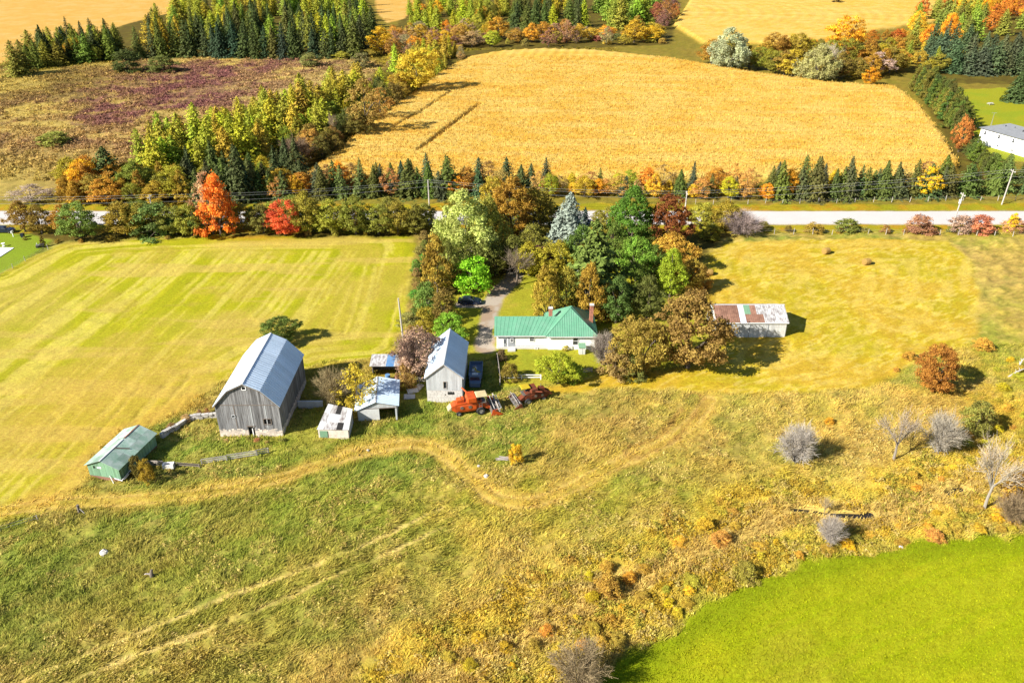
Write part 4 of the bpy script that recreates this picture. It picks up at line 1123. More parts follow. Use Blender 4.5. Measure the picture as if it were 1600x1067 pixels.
stand([(455, 278), (470, 256), (520, 218), (575, 178), (625, 140), (640, 150), (590, 196), (530, 238), (490, 270)], 34, [('egg', 3, [(124, 116, 46), (150, 126, 50), (108, 116, 46), (176, 130, 50)], (6, 11), (0.65, 0.85), 'dark olive or russet tree on the shaded corn side of the larch belt'), ('bush', 1, [(110, 104, 46), (160, 130, 50)], (2, 4), (1.0, 1.4), 'dark bush on the shaded corn side of the larch belt', 'bush')], 'shaded side of the larch belt', 3.0, seed=35)
# --- the big wood beyond the marsh
row([(212, 92), (300, 88), (420, 92), (560, 90)], [('spruce', 4, [DKSPR, (64, 92, 60), SPRUCE], (15, 21), (0.34, 0.44), 'dark spruce on the front edge of the big wood beyond the marsh')], 'front edge of the big wood', 5.0, 1.5, seed=41)
stand([(200, 84), (320, 80), (560, 82), (585, 62), (575, 40), (400, 50), (250, 60)], 80, [('spruce', 3, [DKSPR, SPRUCE, (96, 126, 58)], (15, 21), (0.34, 0.45), 'green spruce standing inside the big wood beyond the marsh'), ('larch', 2, [(140, 168, 44), LARCH], (15, 20), (0.36, 0.48), 'yellow-green larch inside the big wood beyond the marsh')], 'inside the big wood', 4.5, seed=42)
stand([(230, 58), (400, 46), (580, 38), (575, 6), (400, 4), (295, 6), (270, 30)], 74, [('larch', 4, [LARCH, (176, 186, 44), (146, 170, 46)], (15, 20), (0.4, 0.55), 'bright yellow-green larch at the back of the big wood'), ('spruce', 1.2, [SPRUCE, (104, 132, 56)], (14, 19), (0.36, 0.46), 'green spruce at the back of the big wood')], 'back of the big wood', 6.5, seed=43)
stand([(25, 122), (60, 108), (120, 98), (185, 98), (190, 82), (130, 76), (60, 92)], 62, [('larch', 2, [(120, 140, 40), (150, 160, 40)], (12, 17), (0.4, 0.52), 'olive larch in the dark woodlot below the stubble field'), ('spruce', 1.6, [(66, 88, 52), DKSPR], (13, 18), (0.38, 0.48), 'near-black spruce in the dark woodlot below the stubble field'), ('egg', 0.8, [(200, 150, 40), (140, 140, 40)], (8, 13), (0.55, 0.75), 'autumn broadleaf in the dark woodlot below the stubble field')], 'dark woodlot', 3.6, seed=44)
tree('bush', 255, 112, 86, 48, (120, 124, 52), 'dark round willow bush standing on the marsh', 'bush')
tree('bush', 200, 112, 76, 48, (92, 104, 44), 'dark willow bush at the corner of the woodlot', 'bush')
tree('bush', 485, 104, 82, 34, (140, 134, 66), 'grey-green willow bush before the big wood', 'bush')
tree('bush', 565, 106, 82, 32, (136, 128, 74), 'grey-green bush at the corner of the big wood', 'bush')
tree('bush', 535, 92, 80, 28, (176, 170, 50), 'yellow-green bush at the foot of the big wood', 'bush')
tree('bush', 85, 225, 206, 54, (160, 160, 60), 'low olive bush in the tan part of the marsh', 'bush')
tree('egg', 596, 86, 40, 36, (222, 156, 34), 'orange tree at the corner of the big wood', var=1)
scr = [('egg', 2, [(216, 158, 40), (200, 170, 50), (190, 130, 50)], (7, 12), (0.8, 1.1), 'golden or rusty tree in the scrub above the corn'), ('thin', 1.4, [(186, 150, 110), (176, 120, 90)], (7, 12), (0.7, 1.0), 'grey-brown thinning tree in the scrub above the corn'), ('bush', 1.4, [(200, 160, 60), (150, 140, 70), (170, 110, 80)], (2.5, 5), (1.0, 1.5), 'low autumn bush in the scrub above the corn', 'bush')]
stand([(590, 88), (620, 62), (720, 60), (820, 60), (960, 56), (1040, 52), (1060, 70), (940, 72), (800, 76), (700, 80), (620, 96)], 95, scr, 'scrub above the corn', 4, seed=51)
stand([(640, 62), (640, 20), (655, 5), (760, 4), (800, 20), (790, 60), (700, 64)], 46, [('larch', 4, [(158, 176, 40), LARCH, (186, 176, 44)], (13, 18), (0.42, 0.56), 'tall yellow-green larch in the stand above the scrub'), ('egg', 1, [(214, 158, 40), (170, 160, 50)], (9, 13), (0.6, 0.8), 'golden broadleaf in the larch stand above the scrub')], 'larch stand above the scrub', 5, seed=52)
stand([(795, 52), (800, 14), (830, 5), (910, 5), (920, 40), (880, 52)], 30, [('spruce', 3, [DKSPR, SPRUCE], (15, 20), (0.36, 0.46), 'dark spruce between the two larch stands'), ('larch', 1, [LARCH], (14, 18), (0.36, 0.46), 'larch mixed into the dark spruces above the scrub')], 'dark spruces above the scrub', 5.2, seed=53)
stand([(930, 52), (935, 14), (960, 6), (1030, 6), (1020, 20), (1015, 50)], 24, [('larch', 1, [(150, 176, 44), (132, 166, 46)], (18, 23), (0.42, 0.52), 'slender bright green larch near the upper corn field')], 'slender larches by the upper corn', 5, seed=54)
stand([(1020, 55), (1025, 20), (1045, 6), (1075, 6), (1060, 40), (1045, 60)], 10, [('thin', 1, [(170, 100, 70), (150, 100, 84), (190, 110, 60)], (10, 14), (0.6, 0.8), 'maroon-brown thinning tree at the upper corn edge')], 'maroon trees at the upper corn', 6, seed=55)
# --- hedge between the two corn fields
tree('willow', 1136, 108, 40, 74, (190, 192, 140), 'silvery white willow between the two corn fields', var=0)
tree('willow', 1275, 128, 66, 62, (182, 176, 104), 'pale yellow-green willow in the hedge between the corn fields', var=1)
tree('baretree', 1288, 120, 70, 40, (230, 214, 200), 'pale bare-branched tree against the yellow-green willow')
tree('egg', 1318, 82, 20, 52, (232, 140, 32), 'large orange maple at the lower edge of the upper corn', var=2)
tree('thin', 1370, 118, 80, 44, (206, 170, 150), 'mauve leafless-looking tree in the hedge between the corn fields')
tree('egg', 1358, 134, 104, 24, (226, 130, 28), 'small orange sapling at the end of the corn')
hed = [('egg', 3, [(176, 142, 40), (150, 130, 44), (190, 126, 40)], (9, 14), (0.8, 1.0), 'bronze tree in the hedge between the corn fields'), ('bush', 1, [(190, 150, 50), (150, 130, 50)], (3, 5), (1.0, 1.4), 'low bronze bush in the hedge between the corn fields', 'bush')]
row([(1100, 100), (1180, 108), (1260, 124), (1350, 122), (1400, 112)], hed, 'hedge between the corn fields', 4.6, 1.5, seed=61)
row([(1180, 90), (1260, 84), (1330, 100), (1400, 92)], hed, 'hedge between the corn fields', 5.5, 2, seed=62)
row([(1210, 78), (1290, 74), (1390, 66), (1450, 55)], [('egg', 2, [ORANGE, (200, 110, 36), (190, 160, 40)], (5, 10), (0.6, 0.85), 'orange tree along the lower edge of the upper corn')], 'upper corn edge', 8, 2, seed=63)
stand([(1410, 66), (1440, 30), (1500, 6), (1620, 5), (1625, 40), (1560, 60), (1450, 85)], 64, [('egg', 3, [ORANGE, (232, 160, 40), (210, 110, 40)], (12, 17), (0.6, 0.8), 'orange tree in the wood above the spruce row'), ('larch', 2.4, [(150, 170, 50), (130, 150, 50)], (15, 20), (0.42, 0.55), 'green larch in the wood above the spruce row')], 'wood above the spruce row', 5, seed=64)
stand([(1395, 118), (1400, 70), (1440, 45), (1490, 60), (1500, 100), (1440, 128)], 30, [('egg', 2, [(214, 150, 40), (176, 160, 44), (200, 170, 44)], (6, 10), (0.7, 0.95), 'golden olive tree at the head of the dark cedar hedge'), ('larch', 1.2, [(160, 172, 44), (140, 156, 46)], (9, 13), (0.4, 0.5), 'green larch at the head of the dark cedar hedge')], 'trees at the head of the cedar hedge', 4.2, seed=70)
row([(1440, 96), (1500, 116), (1560, 116), (1620, 118)], [('spruce', 1, [(84, 110, 70), (96, 122, 76)], (12, 16), (0.55, 0.68), 'broad dark spruce in the row above the small lawn')], 'spruce row above the small lawn', 5, 1, seed=65)
row([(1450, 84), (1540, 96), (1640, 98)], [('spruce', 1, [(88, 114, 72), (110, 132, 80)], (13, 17), (0.5, 0.6), 'broad dark spruce in the row above the small lawn')], 'spruce row above the small lawn', 5, 1.5, seed=66)
row([(1572, 158), (1640, 162)], [('spruce', 1, [(92, 116, 64)], (12, 15), (0.5, 0.6), 'broad spruce on the lawn behind the white house')], 'spruces behind the white house', 5, 0.5, seed=67)
row([(1426, 140), (1450, 160), (1480, 192), (1505, 224)], [('cone', 1, [(112, 116, 40), (98, 108, 42), (128, 124, 40)], (9, 12), (0.55, 0.7), 'dense dark cedar in the diagonal hedge beside the corn')], 'diagonal cedar hedge', 3.6, 0.6, seed=68)
row([(1512, 240), (1535, 262), (1560, 284)], [('cone', 1, [(120, 124, 42), (106, 114, 44)], (5.5, 7.5), (0.7, 0.9), 'shorter dark cedar at the road end of the diagonal hedge')], 'road end of the cedar hedge', 3.2, 0.5, seed=90)
row([(1440, 132), (1490, 180), (1510, 205)], [('cone', 1, [(112, 116, 40), (98, 108, 42)], (9, 11.5), (0.5, 0.65), 'dense dark cedar in the diagonal hedge beside the corn')], 'diagonal cedar hedge', 5, 0.6, seed=69)
tree('egg', 1497, 238, 176, 24, (200, 110, 50), 'slim rusty tree poking out of the dark cedar hedge')
tree('bush', 1557, 228, 214, 14, (230, 180, 40), 'small yellow shrub against the white house wall', 'bush')
tree('bush', 1578, 232, 218, 14, (226, 170, 44), 'orange-yellow shrub by the white house windows', 'bush')
tree('bush', 1306, 8, -4, 14, (80, 52, 30), 'single dark bush standing in the upper corn', 'bush')
# --- bank below the road on the right
row([(1180, 360), (1290, 362), (1400, 362), (1500, 363), (1640, 366)], [('bush', 3, [(164, 136, 50), (190, 120, 60), (150, 134, 50)], (1.2, 2.6), (1.2, 1.8), 'low autumn bush on the bank between road and hay field', 'bush')], 'bushes on the road bank', 4.6, 0.8, seed=71)
for i, (px, w, h_, c, lab) in enumerate(((1322, 40, 20, (140, 140, 52), 'low dark green bush on the road bank'), (1436, 46, 26, (186, 126, 90), 'pinkish brown bush on the road bank near the leaning pole'), (1500, 40, 26, (184, 140, 120), 'grey-pink bush at the foot of the leaning pole'),
                                      (1530, 46, 26, (206, 110, 80), 'salmon red bush beside the leaning pole'), (1582, 34, 22, (200, 130, 90), 'rusty pink bush on the road bank'), (1578, 16, 30, (236, 180, 30), 'small golden sapling on the road bank'))):
    tree('bush', px, 362 + i % 2, 362 - h_, w, c, lab, 'bush')
row([(252, 676), (276, 662), (300, 648), (338, 644)], [('bush', 1, [(176, 132, 84), (156, 120, 70), (190, 150, 90)], (0.7, 1.3), (1.1, 1.6), 'low dead-brown weed bush on the bank above the tumbled wall', 'bush')], 'weed bushes on the barnyard bank', 1.6, 0.5, seed=72)
row([(345, 688), (395, 690), (445, 690)], [('bush', 1, [(176, 150, 70), (190, 140, 96), (140, 150, 60)], (0.4, 0.8), (1.2, 1.8), 'low weed clump along the stone footing of the big barn', 'bush')], 'weeds along the barn footing', 1.4, 0.4, seed=73)
# --- scrub along the creek
creekb = [('bush', 3, [(214, 164, 34), (222, 174, 44), (200, 160, 46), (188, 158, 52)], (0.6, 1.2), (1.4, 2.2), 'low golden bush along the creek', 'bush'), ('bush', 1, [(208, 154, 52), (198, 148, 60)], (0.6, 1.2), (1.3, 1.9), 'low rusty bush along the creek', 'bush')]
stand([(1600, 770), (1480, 800), (1390, 815), (1280, 830), (1180, 850), (1080, 890), (1000, 930), (930, 970), (880, 1040), (930, 1060), (1000, 1000), (1100, 940), (1200, 890), (1350, 850), (1600, 828)], 46, creekb, 'golden scrub along the creek', 1.5, seed=81)
stand([(1600, 560), (1545, 560), (1530, 640), (1500, 690), (1430, 725), (1380, 760), (1450, 765), (1520, 735), (1600, 720)], 26, creekb, 'golden scrub along the creek', 2.0, seed=82)
stand([(1180, 780), (1100, 820), (1000, 870), (900, 905), (830, 960), (720, 1010), (650, 1067), (760, 1067), (850, 1010), (960, 920), (1090, 850), (1190, 810)], 20, creekb, 'golden scrub along the creek', 2.2, seed=83)
for i, (px, by, w, h_, c, lab) in enumerate(((950, 925, 44, 34, (176, 110, 44), 'rust brown bush overhanging the creek bend'), (1100, 825, 30, 22, (222, 168, 40), 'golden bush between the green meadow and the creek'), (1295, 662, 18, 12, (226, 150, 30), 'tiny orange bush in the tan pasture'),
                                          (1125, 845, 34, 20, (212, 142, 60), 'soft orange bush beside the creek straw'), (1400, 580, 10, 8, (200, 140, 50), 'tiny rusty plant near the russet tree'), (1165, 900, 40, 26, (150, 134, 50), 'dark olive bush shading the creek bank'),
                                          (1420, 560, 22, 14, (196, 134, 44), 'small rusty bush at the hay field tip'), (1535, 545, 30, 20, (214, 156, 50), 'orange-tan bush above the russet tree'))):
    tree('bush', px, by, by - h_ * 0.8, w, tuple(0.7 * a + 0.3 * b for a, b in zip(c, (206, 166, 60))), lab, 'bush')

# ------------------------------------------------------------------ building helpers
def V3(p): return Vector(p)


def roof_slope(root, e0, e1, r1, r0, nu, nv, mats, thick=0.06, name='roof_sheet', seed=0, vj=0.8, ribs=0.0):
    """one slope, laid as nu x nv overlapping sheets; e0-e1 eave, r0-r1 ridge. mats: material or function(i, j)"""
    rr = random.Random(seed)
    e0, e1, r1, r0 = map(V3, (e0, e1, r1, r0))
    n = (e1 - e0).cross(r0 - e0).normalized()
    if n.z < 0: n = -n
    P = lambda a, b: (e0.lerp(e1, a)).lerp(r0.lerp(r1, a), b)
    for j in range(nv):
        for i in range(nu):
            m = mats(i, j) if callable(mats) else mats
            if m is None: continue
            a0, a1 = i / nu, min(1, (i + 1) / nu + 0.004)
            b0, b1 = max(0, j / nv - (0.02 if j else 0)), (j + 1) / nv
            lift = n * (0.004 * (i % 2) + 0.008 * (nv - j) * 0 + 0.006 * j + rr.uniform(0, 0.004))
            low = [P(a0, b0), P(a1, b0), P(a1, b1), P(a0, b1)]
            mb = MB()
            v = 0.5 + (rr.uniform(-.5, .5)) * vj
            mb.hull([p + lift for p in low], [p + lift + n * thick for p in low], v)
            if ribs:
                w = (e1 - e0).length / nu; k = max(1, int(w / ribs))
                ax = (e1 - e0).normalized()
                for q in range(k):
                    a = a0 + (a1 - a0) * (q + 0.5) / k
                    p, t = P(a, b0) + lift + n * (thick + 0.012), P(a, b1) + lift + n * (thick + 0.012)
                    d = (t - p) / 2
                    mb.obox(p + d, ax * 0.04, d, n * 0.025, v)
            mb.build(name, m, root)


def board_wall(p0, p1, bot, top, bw=0.24, openings=(), thick=0.04, seed=0, rag=0.0, out=None, mb=None):
    """vertical boards from p0 to p1 (x, y); bot/top are functions of the run u; openings (u0, u1, z0, z1)"""
    rr = random.Random(seed); mb = mb or MB()
    p0, p1 = Vector((*p0, 0)), Vector((*p1, 0))
    L = (p1 - p0).length; d = (p1 - p0) / L
    nrm = Vector((d.y, -d.x, 0)) if out is None else Vector((*out, 0))
    n = int(L / bw); w = L / n
    for i in range(n):
        u0, u1 = i * w + 0.006, (i + 1) * w - 0.006
        um = (u0 + u1) / 2
        zb, zt = bot(um) - rr.uniform(0, rag), top(um)
        parts = [(zb, zt)]
        for o0, o1, z0, z1 in openings:
            if u1 > o0 + 0.02 and u0 < o1 - 0.02:
                q = []
                for a, b in parts:
                    if z0 > a: q.append((a, min(b, z0)))
                    if z1 < b: q.append((max(a, z1), b))
                parts = [(a, b) for a, b in q if b - a > 0.02]
        off = nrm * rr.uniform(0, 0.02); v = rr.random()
        for a, b in parts:
            c = p0 + d * um + off + Vector((0, 0, (a + b) / 2))
            mb.obox(c, d * (u1 - u0) / 2, nrm * thick / 2, Vector((0, 0, (b - a) / 2)), v)
    return mb


def stones(mb, p0, p1, z0, z1, size=0.45, proud=0.05, seed=0, out=(0, -1)):
    """uneven courses of stones along a wall face"""
    rr = random.Random(seed)
    p0, p1 = Vector((*p0, 0)), Vector((*p1, 0)); L = (p1 - p0).length; d = (p1 - p0) / L; n = Vector((*out, 0))
    z = z0
    while z < z1 - 0.05:
        hh = min(rr.uniform(0.22, 0.38), z1 - z)
        u = 0
        while u < L - 0.02:
            w = min(rr.uniform(0.6, 1.4) * size, L - u)
            mb.obox(p0 + d * (u + w / 2) + Vector((0, 0, z + hh / 2)) - n * (0.12 - rr.uniform(0, proud)), d * (w / 2 - 0.015), n * 0.12, Vector((0, 0, hh / 2 - 0.015)), rr.random())
            u += w
        z += hh
    return mb


def window(root, c, w, h, n=(0, -1), frame='white_paint', panes=(1, 2), depth=0.06):
    """framed window whose panes are set back; c = centre on the wall face"""
    n = Vector((*n, 0)); d = Vector((-n.y, n.x, 0)); c = Vector(c); up = Vector((0, 0, 1))
    t = 0.07
    mb = MB()
    for s in (-1, 1):
        mb.obox(c + d * s * (w / 2) + n * 0.03, d * t / 2, n * depth, up * (h / 2 + t / 2))
        mb.obox(c + up * s * (h / 2) + n * 0.028, d * (w / 2 - t / 2), n * depth, up * t / 2)
    for j in range(1, panes[1]):
        mb.obox(c + up * (h * (j / panes[1] - 0.5)) + n * 0.02, d * (w / 2 - t / 2), n * 0.03, up * t / 3)
    o = mb.build('window', M[frame], root)
    for j in range(panes[1]):
        for i in range(panes[0]):
            q = MB()
            q.obox(c + d * w * ((i + 0.5) / panes[0] - 0.5) + up * h * ((j + 0.5) / panes[1] - 0.5) + n * 0.008, d * (w / panes[0] / 2 - 0.02), n * 0.012, up * (h / panes[1] / 2 - 0.02))
            q.build('pane', M['glass'], o)
    return o


def flat_panel(root, name, m, c, w, h, n=(0, -1), t=0.03, var=0.5):
    n = Vector((*n, 0)); d = Vector((-n.y, n.x, 0))
    return MB().obox(c, d * w / 2, n * t, Vector((0, 0, h / 2)), var).build(name, M[m], root)


# ------------------------------------------------------------------ gambrel barn
def gambrel_barn():
    fx0, fy = G(345, 681); fx1 = G(443, 681)[0]
    cx, hw, Ln = (fx0 + fx1) / 2, (fx1 - fx0) / 2, 15.2
    root = empty('gambrel_barn', (cx, fy, 0), 0, 'large weathered grey board barn with gambrel metal roof and stone footing', 'barn')
    EZ, BZ, BX, RZ, FZ = 5.6, 8.15, 2.45, 9.35, 1.35
    def top(u):
        x = abs(u - hw)
        return (RZ + (BZ - RZ) * x / BX if x < BX else BZ + (EZ - BZ) * (x - BX) / (hw - BX)) - 0.1
    f = MB()
    board_wall((-hw, 0), (hw, 0), lambda u: FZ - 0.05, top, 0.27, [(hw - 0.2, hw + 0.35, RZ - 1.1, RZ - 0.6), (2.3, 2.75, 3.4, 3.75), (6.9, 8.0, 2.2, 3.1), (hw - 0.35, hw + 0.55, 0, 1.75)], seed=3, rag=0.45, mb=f)
    f.build('front_siding', M['barn_board'], root, kind='stuff')
    board_wall((hw, 0.02), (hw, Ln), lambda u: FZ - 0.05, lambda u: EZ, 0.27, seed=4, rag=0.3).build('side_siding', M['barn_board'], root, kind='stuff')
    board_wall((-hw, Ln), (-hw, 0.02), lambda u: FZ - 0.05, lambda u: EZ, 0.27, seed=5, rag=0.2).build('side_siding', M['barn_board'], root, kind='stuff')
    board_wall((hw, Ln), (-hw, Ln), lambda u: FZ - 0.05, top, 0.27, seed=6, rag=0.2).build('rear_siding', M['barn_board'], root, kind='stuff')
    MB().box(-hw + 0.1, hw - 0.1, -0.07, -0.03, EZ - 0.1, EZ + 0.02).build('belt_board', M['timber'], root)
    for x in (-hw * 0.42, 0.45, hw * 0.55):
        MB().box(x, x + 0.12, -0.06, -0.025, FZ + 0.2, EZ - 0.1).build('batten', M['pale_board'] if x > 0 else M['timber'], root)
    # footing: four walls of fieldstone with a doorway in the front
    s = MB()
    stones(s, (-hw, 0), (-0.4, 0), -0.6, FZ, seed=1); stones(s, (0.6, 0), (hw, 0), -0.6, FZ, seed=2)
    s.box(-hw + 0.02, -0.4, -0.02, 0.4, -0.6, FZ - 0.08, 0.2); s.box(0.6, hw - 0.02, -0.02, 0.4, -0.6, FZ - 0.08, 0.2)
    stones(s, (hw, 0), (hw, Ln), -0.6, FZ, seed=3, out=(1, 0)); stones(s, (-hw, Ln), (-hw, 0), -0.6, FZ, seed=4, out=(-1, 0))
    s.box(hw - 0.4, hw - 0.03, 0.5, Ln, -0.6, FZ - 0.08, 0.2); s.box(-hw + 0.03, -hw + 0.4, 0.5, Ln, -0.6, FZ - 0.08, 0.2)
    s.box(-hw, hw, Ln - 0.35, Ln - 0.03, -0.6, FZ - 0.06, 0.3)
    s.build('stone_footing', M['stone'], root, kind='stuff')
    d = MB(); d.box(-0.4, 0.6, 0.25, 0.3, -0.4, 1.75).build('doorway', M['dark'], root)  # near-black sheet paints the shade inside the doorway
    MB().box(0.15, 0.28, 0.05, 0.12, -0.3, 1.3).build('door_post', M['white_paint'], root)
    MB().box(-0.55, 0.75, -0.08, 0.1, 1.72, 1.9).build('lintel', M['timber'], root)
    for (x, z, w, h, m) in ((0.08, RZ - 0.85, 0.62, 0.5, 'white_paint'), (-hw + 2.52, 3.58, 0.5, 0.35, 'pale_board'), (-hw + 7.45, 2.65, 1.15, 0.9, 'timber')):
        q = MB()
        for sx in (-1, 1): q.box(x + sx * w / 2 - 0.05, x + sx * w / 2 + 0.05, -0.1, -0.03, z - h / 2, z + h / 2)
        q.box(x - w / 2, x + w / 2, -0.11, -0.02, z - h / 2 - 0.08, z - h / 2); q.box(x - w / 2, x + w / 2, -0.11, -0.02, z + h / 2, z + h / 2 + 0.08)
        o = q.build('window', M[m], root)
        MB().box(x - w / 2 + 0.04, x + w / 2 - 0.04, 0.06, 0.09, z - h / 2, z + h / 2).build('opening_shade', M['dark'], o)  # near-black board stands in for the shaded inside
    ov = 0.3
    for s_ in (-1, 1):
        e, b, r = (s_ * (hw + 0.22), EZ - 0.25), (s_ * BX, BZ), (0, RZ)
        q = lambda p, y: (p[0], y, p[1])
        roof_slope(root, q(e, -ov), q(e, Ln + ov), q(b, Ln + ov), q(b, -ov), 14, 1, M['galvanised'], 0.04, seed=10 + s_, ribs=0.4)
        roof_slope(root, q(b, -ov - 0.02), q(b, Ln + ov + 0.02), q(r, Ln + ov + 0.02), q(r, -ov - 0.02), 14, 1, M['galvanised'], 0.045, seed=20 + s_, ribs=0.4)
        t = MB()
        for a, c in ((e, b), (b, r)):
            A, B = Vector((a[0], -ov, a[1] - 0.12)), Vector((c[0], -ov, c[1] - 0.12))
            t.obox((A + B) / 2 + Vector((0, 0.04, 0)), (B - A) / 2, (0, 0.05, 0), (0, 0, 0.09))
        t.build('barge_board', M['timber'], root)
    MB().box(-0.14, 0.14, -ov - 0.04, Ln + ov + 0.04, RZ + 0.01, RZ + 0.085).build('ridge_cap', M['white_metal'], root)


def gable_barn():
    x0, fy = G(668, 627); x1 = G(723, 627)[0]
    cx, hw, Ln, EZ, RZ, BZ = (x0 + x1) / 2, (x1 - x0) / 2, 11.6, 4.7, 7.05, 2.1
    root = empty('gable_barn', (cx, fy, 0), math.radians(-1.0), 'small pale grey board barn with steep blue-grey metal roof on a block base', 'barn')
    top = lambda u: RZ - (RZ - EZ) * abs(u - hw) / hw - 0.12
    wins = [(hw - 0.1, hw + 0.35, 2.5, 3.7)]
    board_wall((-hw, 0), (hw, 0), lambda u: BZ, top, 0.22, wins, seed=31).build('front_siding', M['pale_board'], root, kind='stuff')
    for a, b, sd in (((hw, 0.02), (hw, Ln), 32), ((-hw, Ln), (-hw, 0.02), 33)):
        board_wall(a, b, lambda u: BZ, lambda u: EZ, 0.22, seed=sd).build('side_siding', M['pale_board'], root, kind='stuff')
    board_wall((hw, Ln), (-hw, Ln), lambda u: BZ, top, 0.22, seed=34).build('rear_siding', M['pale_board'], root, kind='stuff')
    b = MB()
    for (a, c, o, sd) in (((-hw, 0), (hw, 0), (0, -1), 1), ((hw, 0), (hw, Ln), (1, 0), 2), ((-hw, Ln), (-hw, 0), (-1, 0), 3), ((hw, Ln), (-hw, Ln), (0, 1), 4)):
        stones(b, a, c, -0.6, BZ, 0.6, 0.01, sd, o)
    b.box(-hw + 0.15, hw - 0.15, 0.15, Ln - 0.15, -0.6, BZ - 0.1, 0.3)
    b.build('block_base', M['block'], root, kind='stuff')
    o = MB().box(0.125 - 0.3, 0.125 + 0.3, -0.075, -0.03, 2.4, 2.48).box(0.125 - 0.3, 0.125 + 0.3, -0.075, -0.03, 3.72, 3.8).box(-0.2, -0.12, -0.075, -0.03, 2.48, 3.72).box(0.37, 0.45, -0.075, -0.03, 2.48, 3.72).build('window', M['old_wood'], root)
    MB().box(-0.1, 0.35, 0.05, 0.08, 2.5, 3.7).build('pane', M['glass'], o)
    v = MB()
    for i in range(4): v.box(0.5 + i * 0.27, 0.66 + i * 0.27, -0.07, 0.0, 1.35, 1.85)
    v.build('vent_slots', M['dark'], root)  # black boxes on the wall paint the shade inside the slots
    MB().box(0.0, 0.12, -0.07, 0.0, 1.25, 1.4).build('vent_hole', M['dark'], root)  # black box paints the shade inside the hole
    for s in (-1, 1):
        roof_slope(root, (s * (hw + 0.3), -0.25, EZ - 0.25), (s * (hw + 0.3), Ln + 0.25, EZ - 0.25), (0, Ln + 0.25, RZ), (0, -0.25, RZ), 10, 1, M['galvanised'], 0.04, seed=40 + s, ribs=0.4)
        A, B = Vector((s * (hw + 0.28), -0.22, EZ - 0.34)), Vector((0, -0.22, RZ - 0.1))
        MB().obox((A + B) / 2, (B - A) / 2, (0, 0.03, 0), (0, 0, 0.08)).build('barge_board', M['old_wood'], root)
    MB().box(-0.12, 0.12, -0.28, Ln + 0.28, RZ + 0.0, RZ + 0.075).build('ridge_cap', M['white_metal'], root)


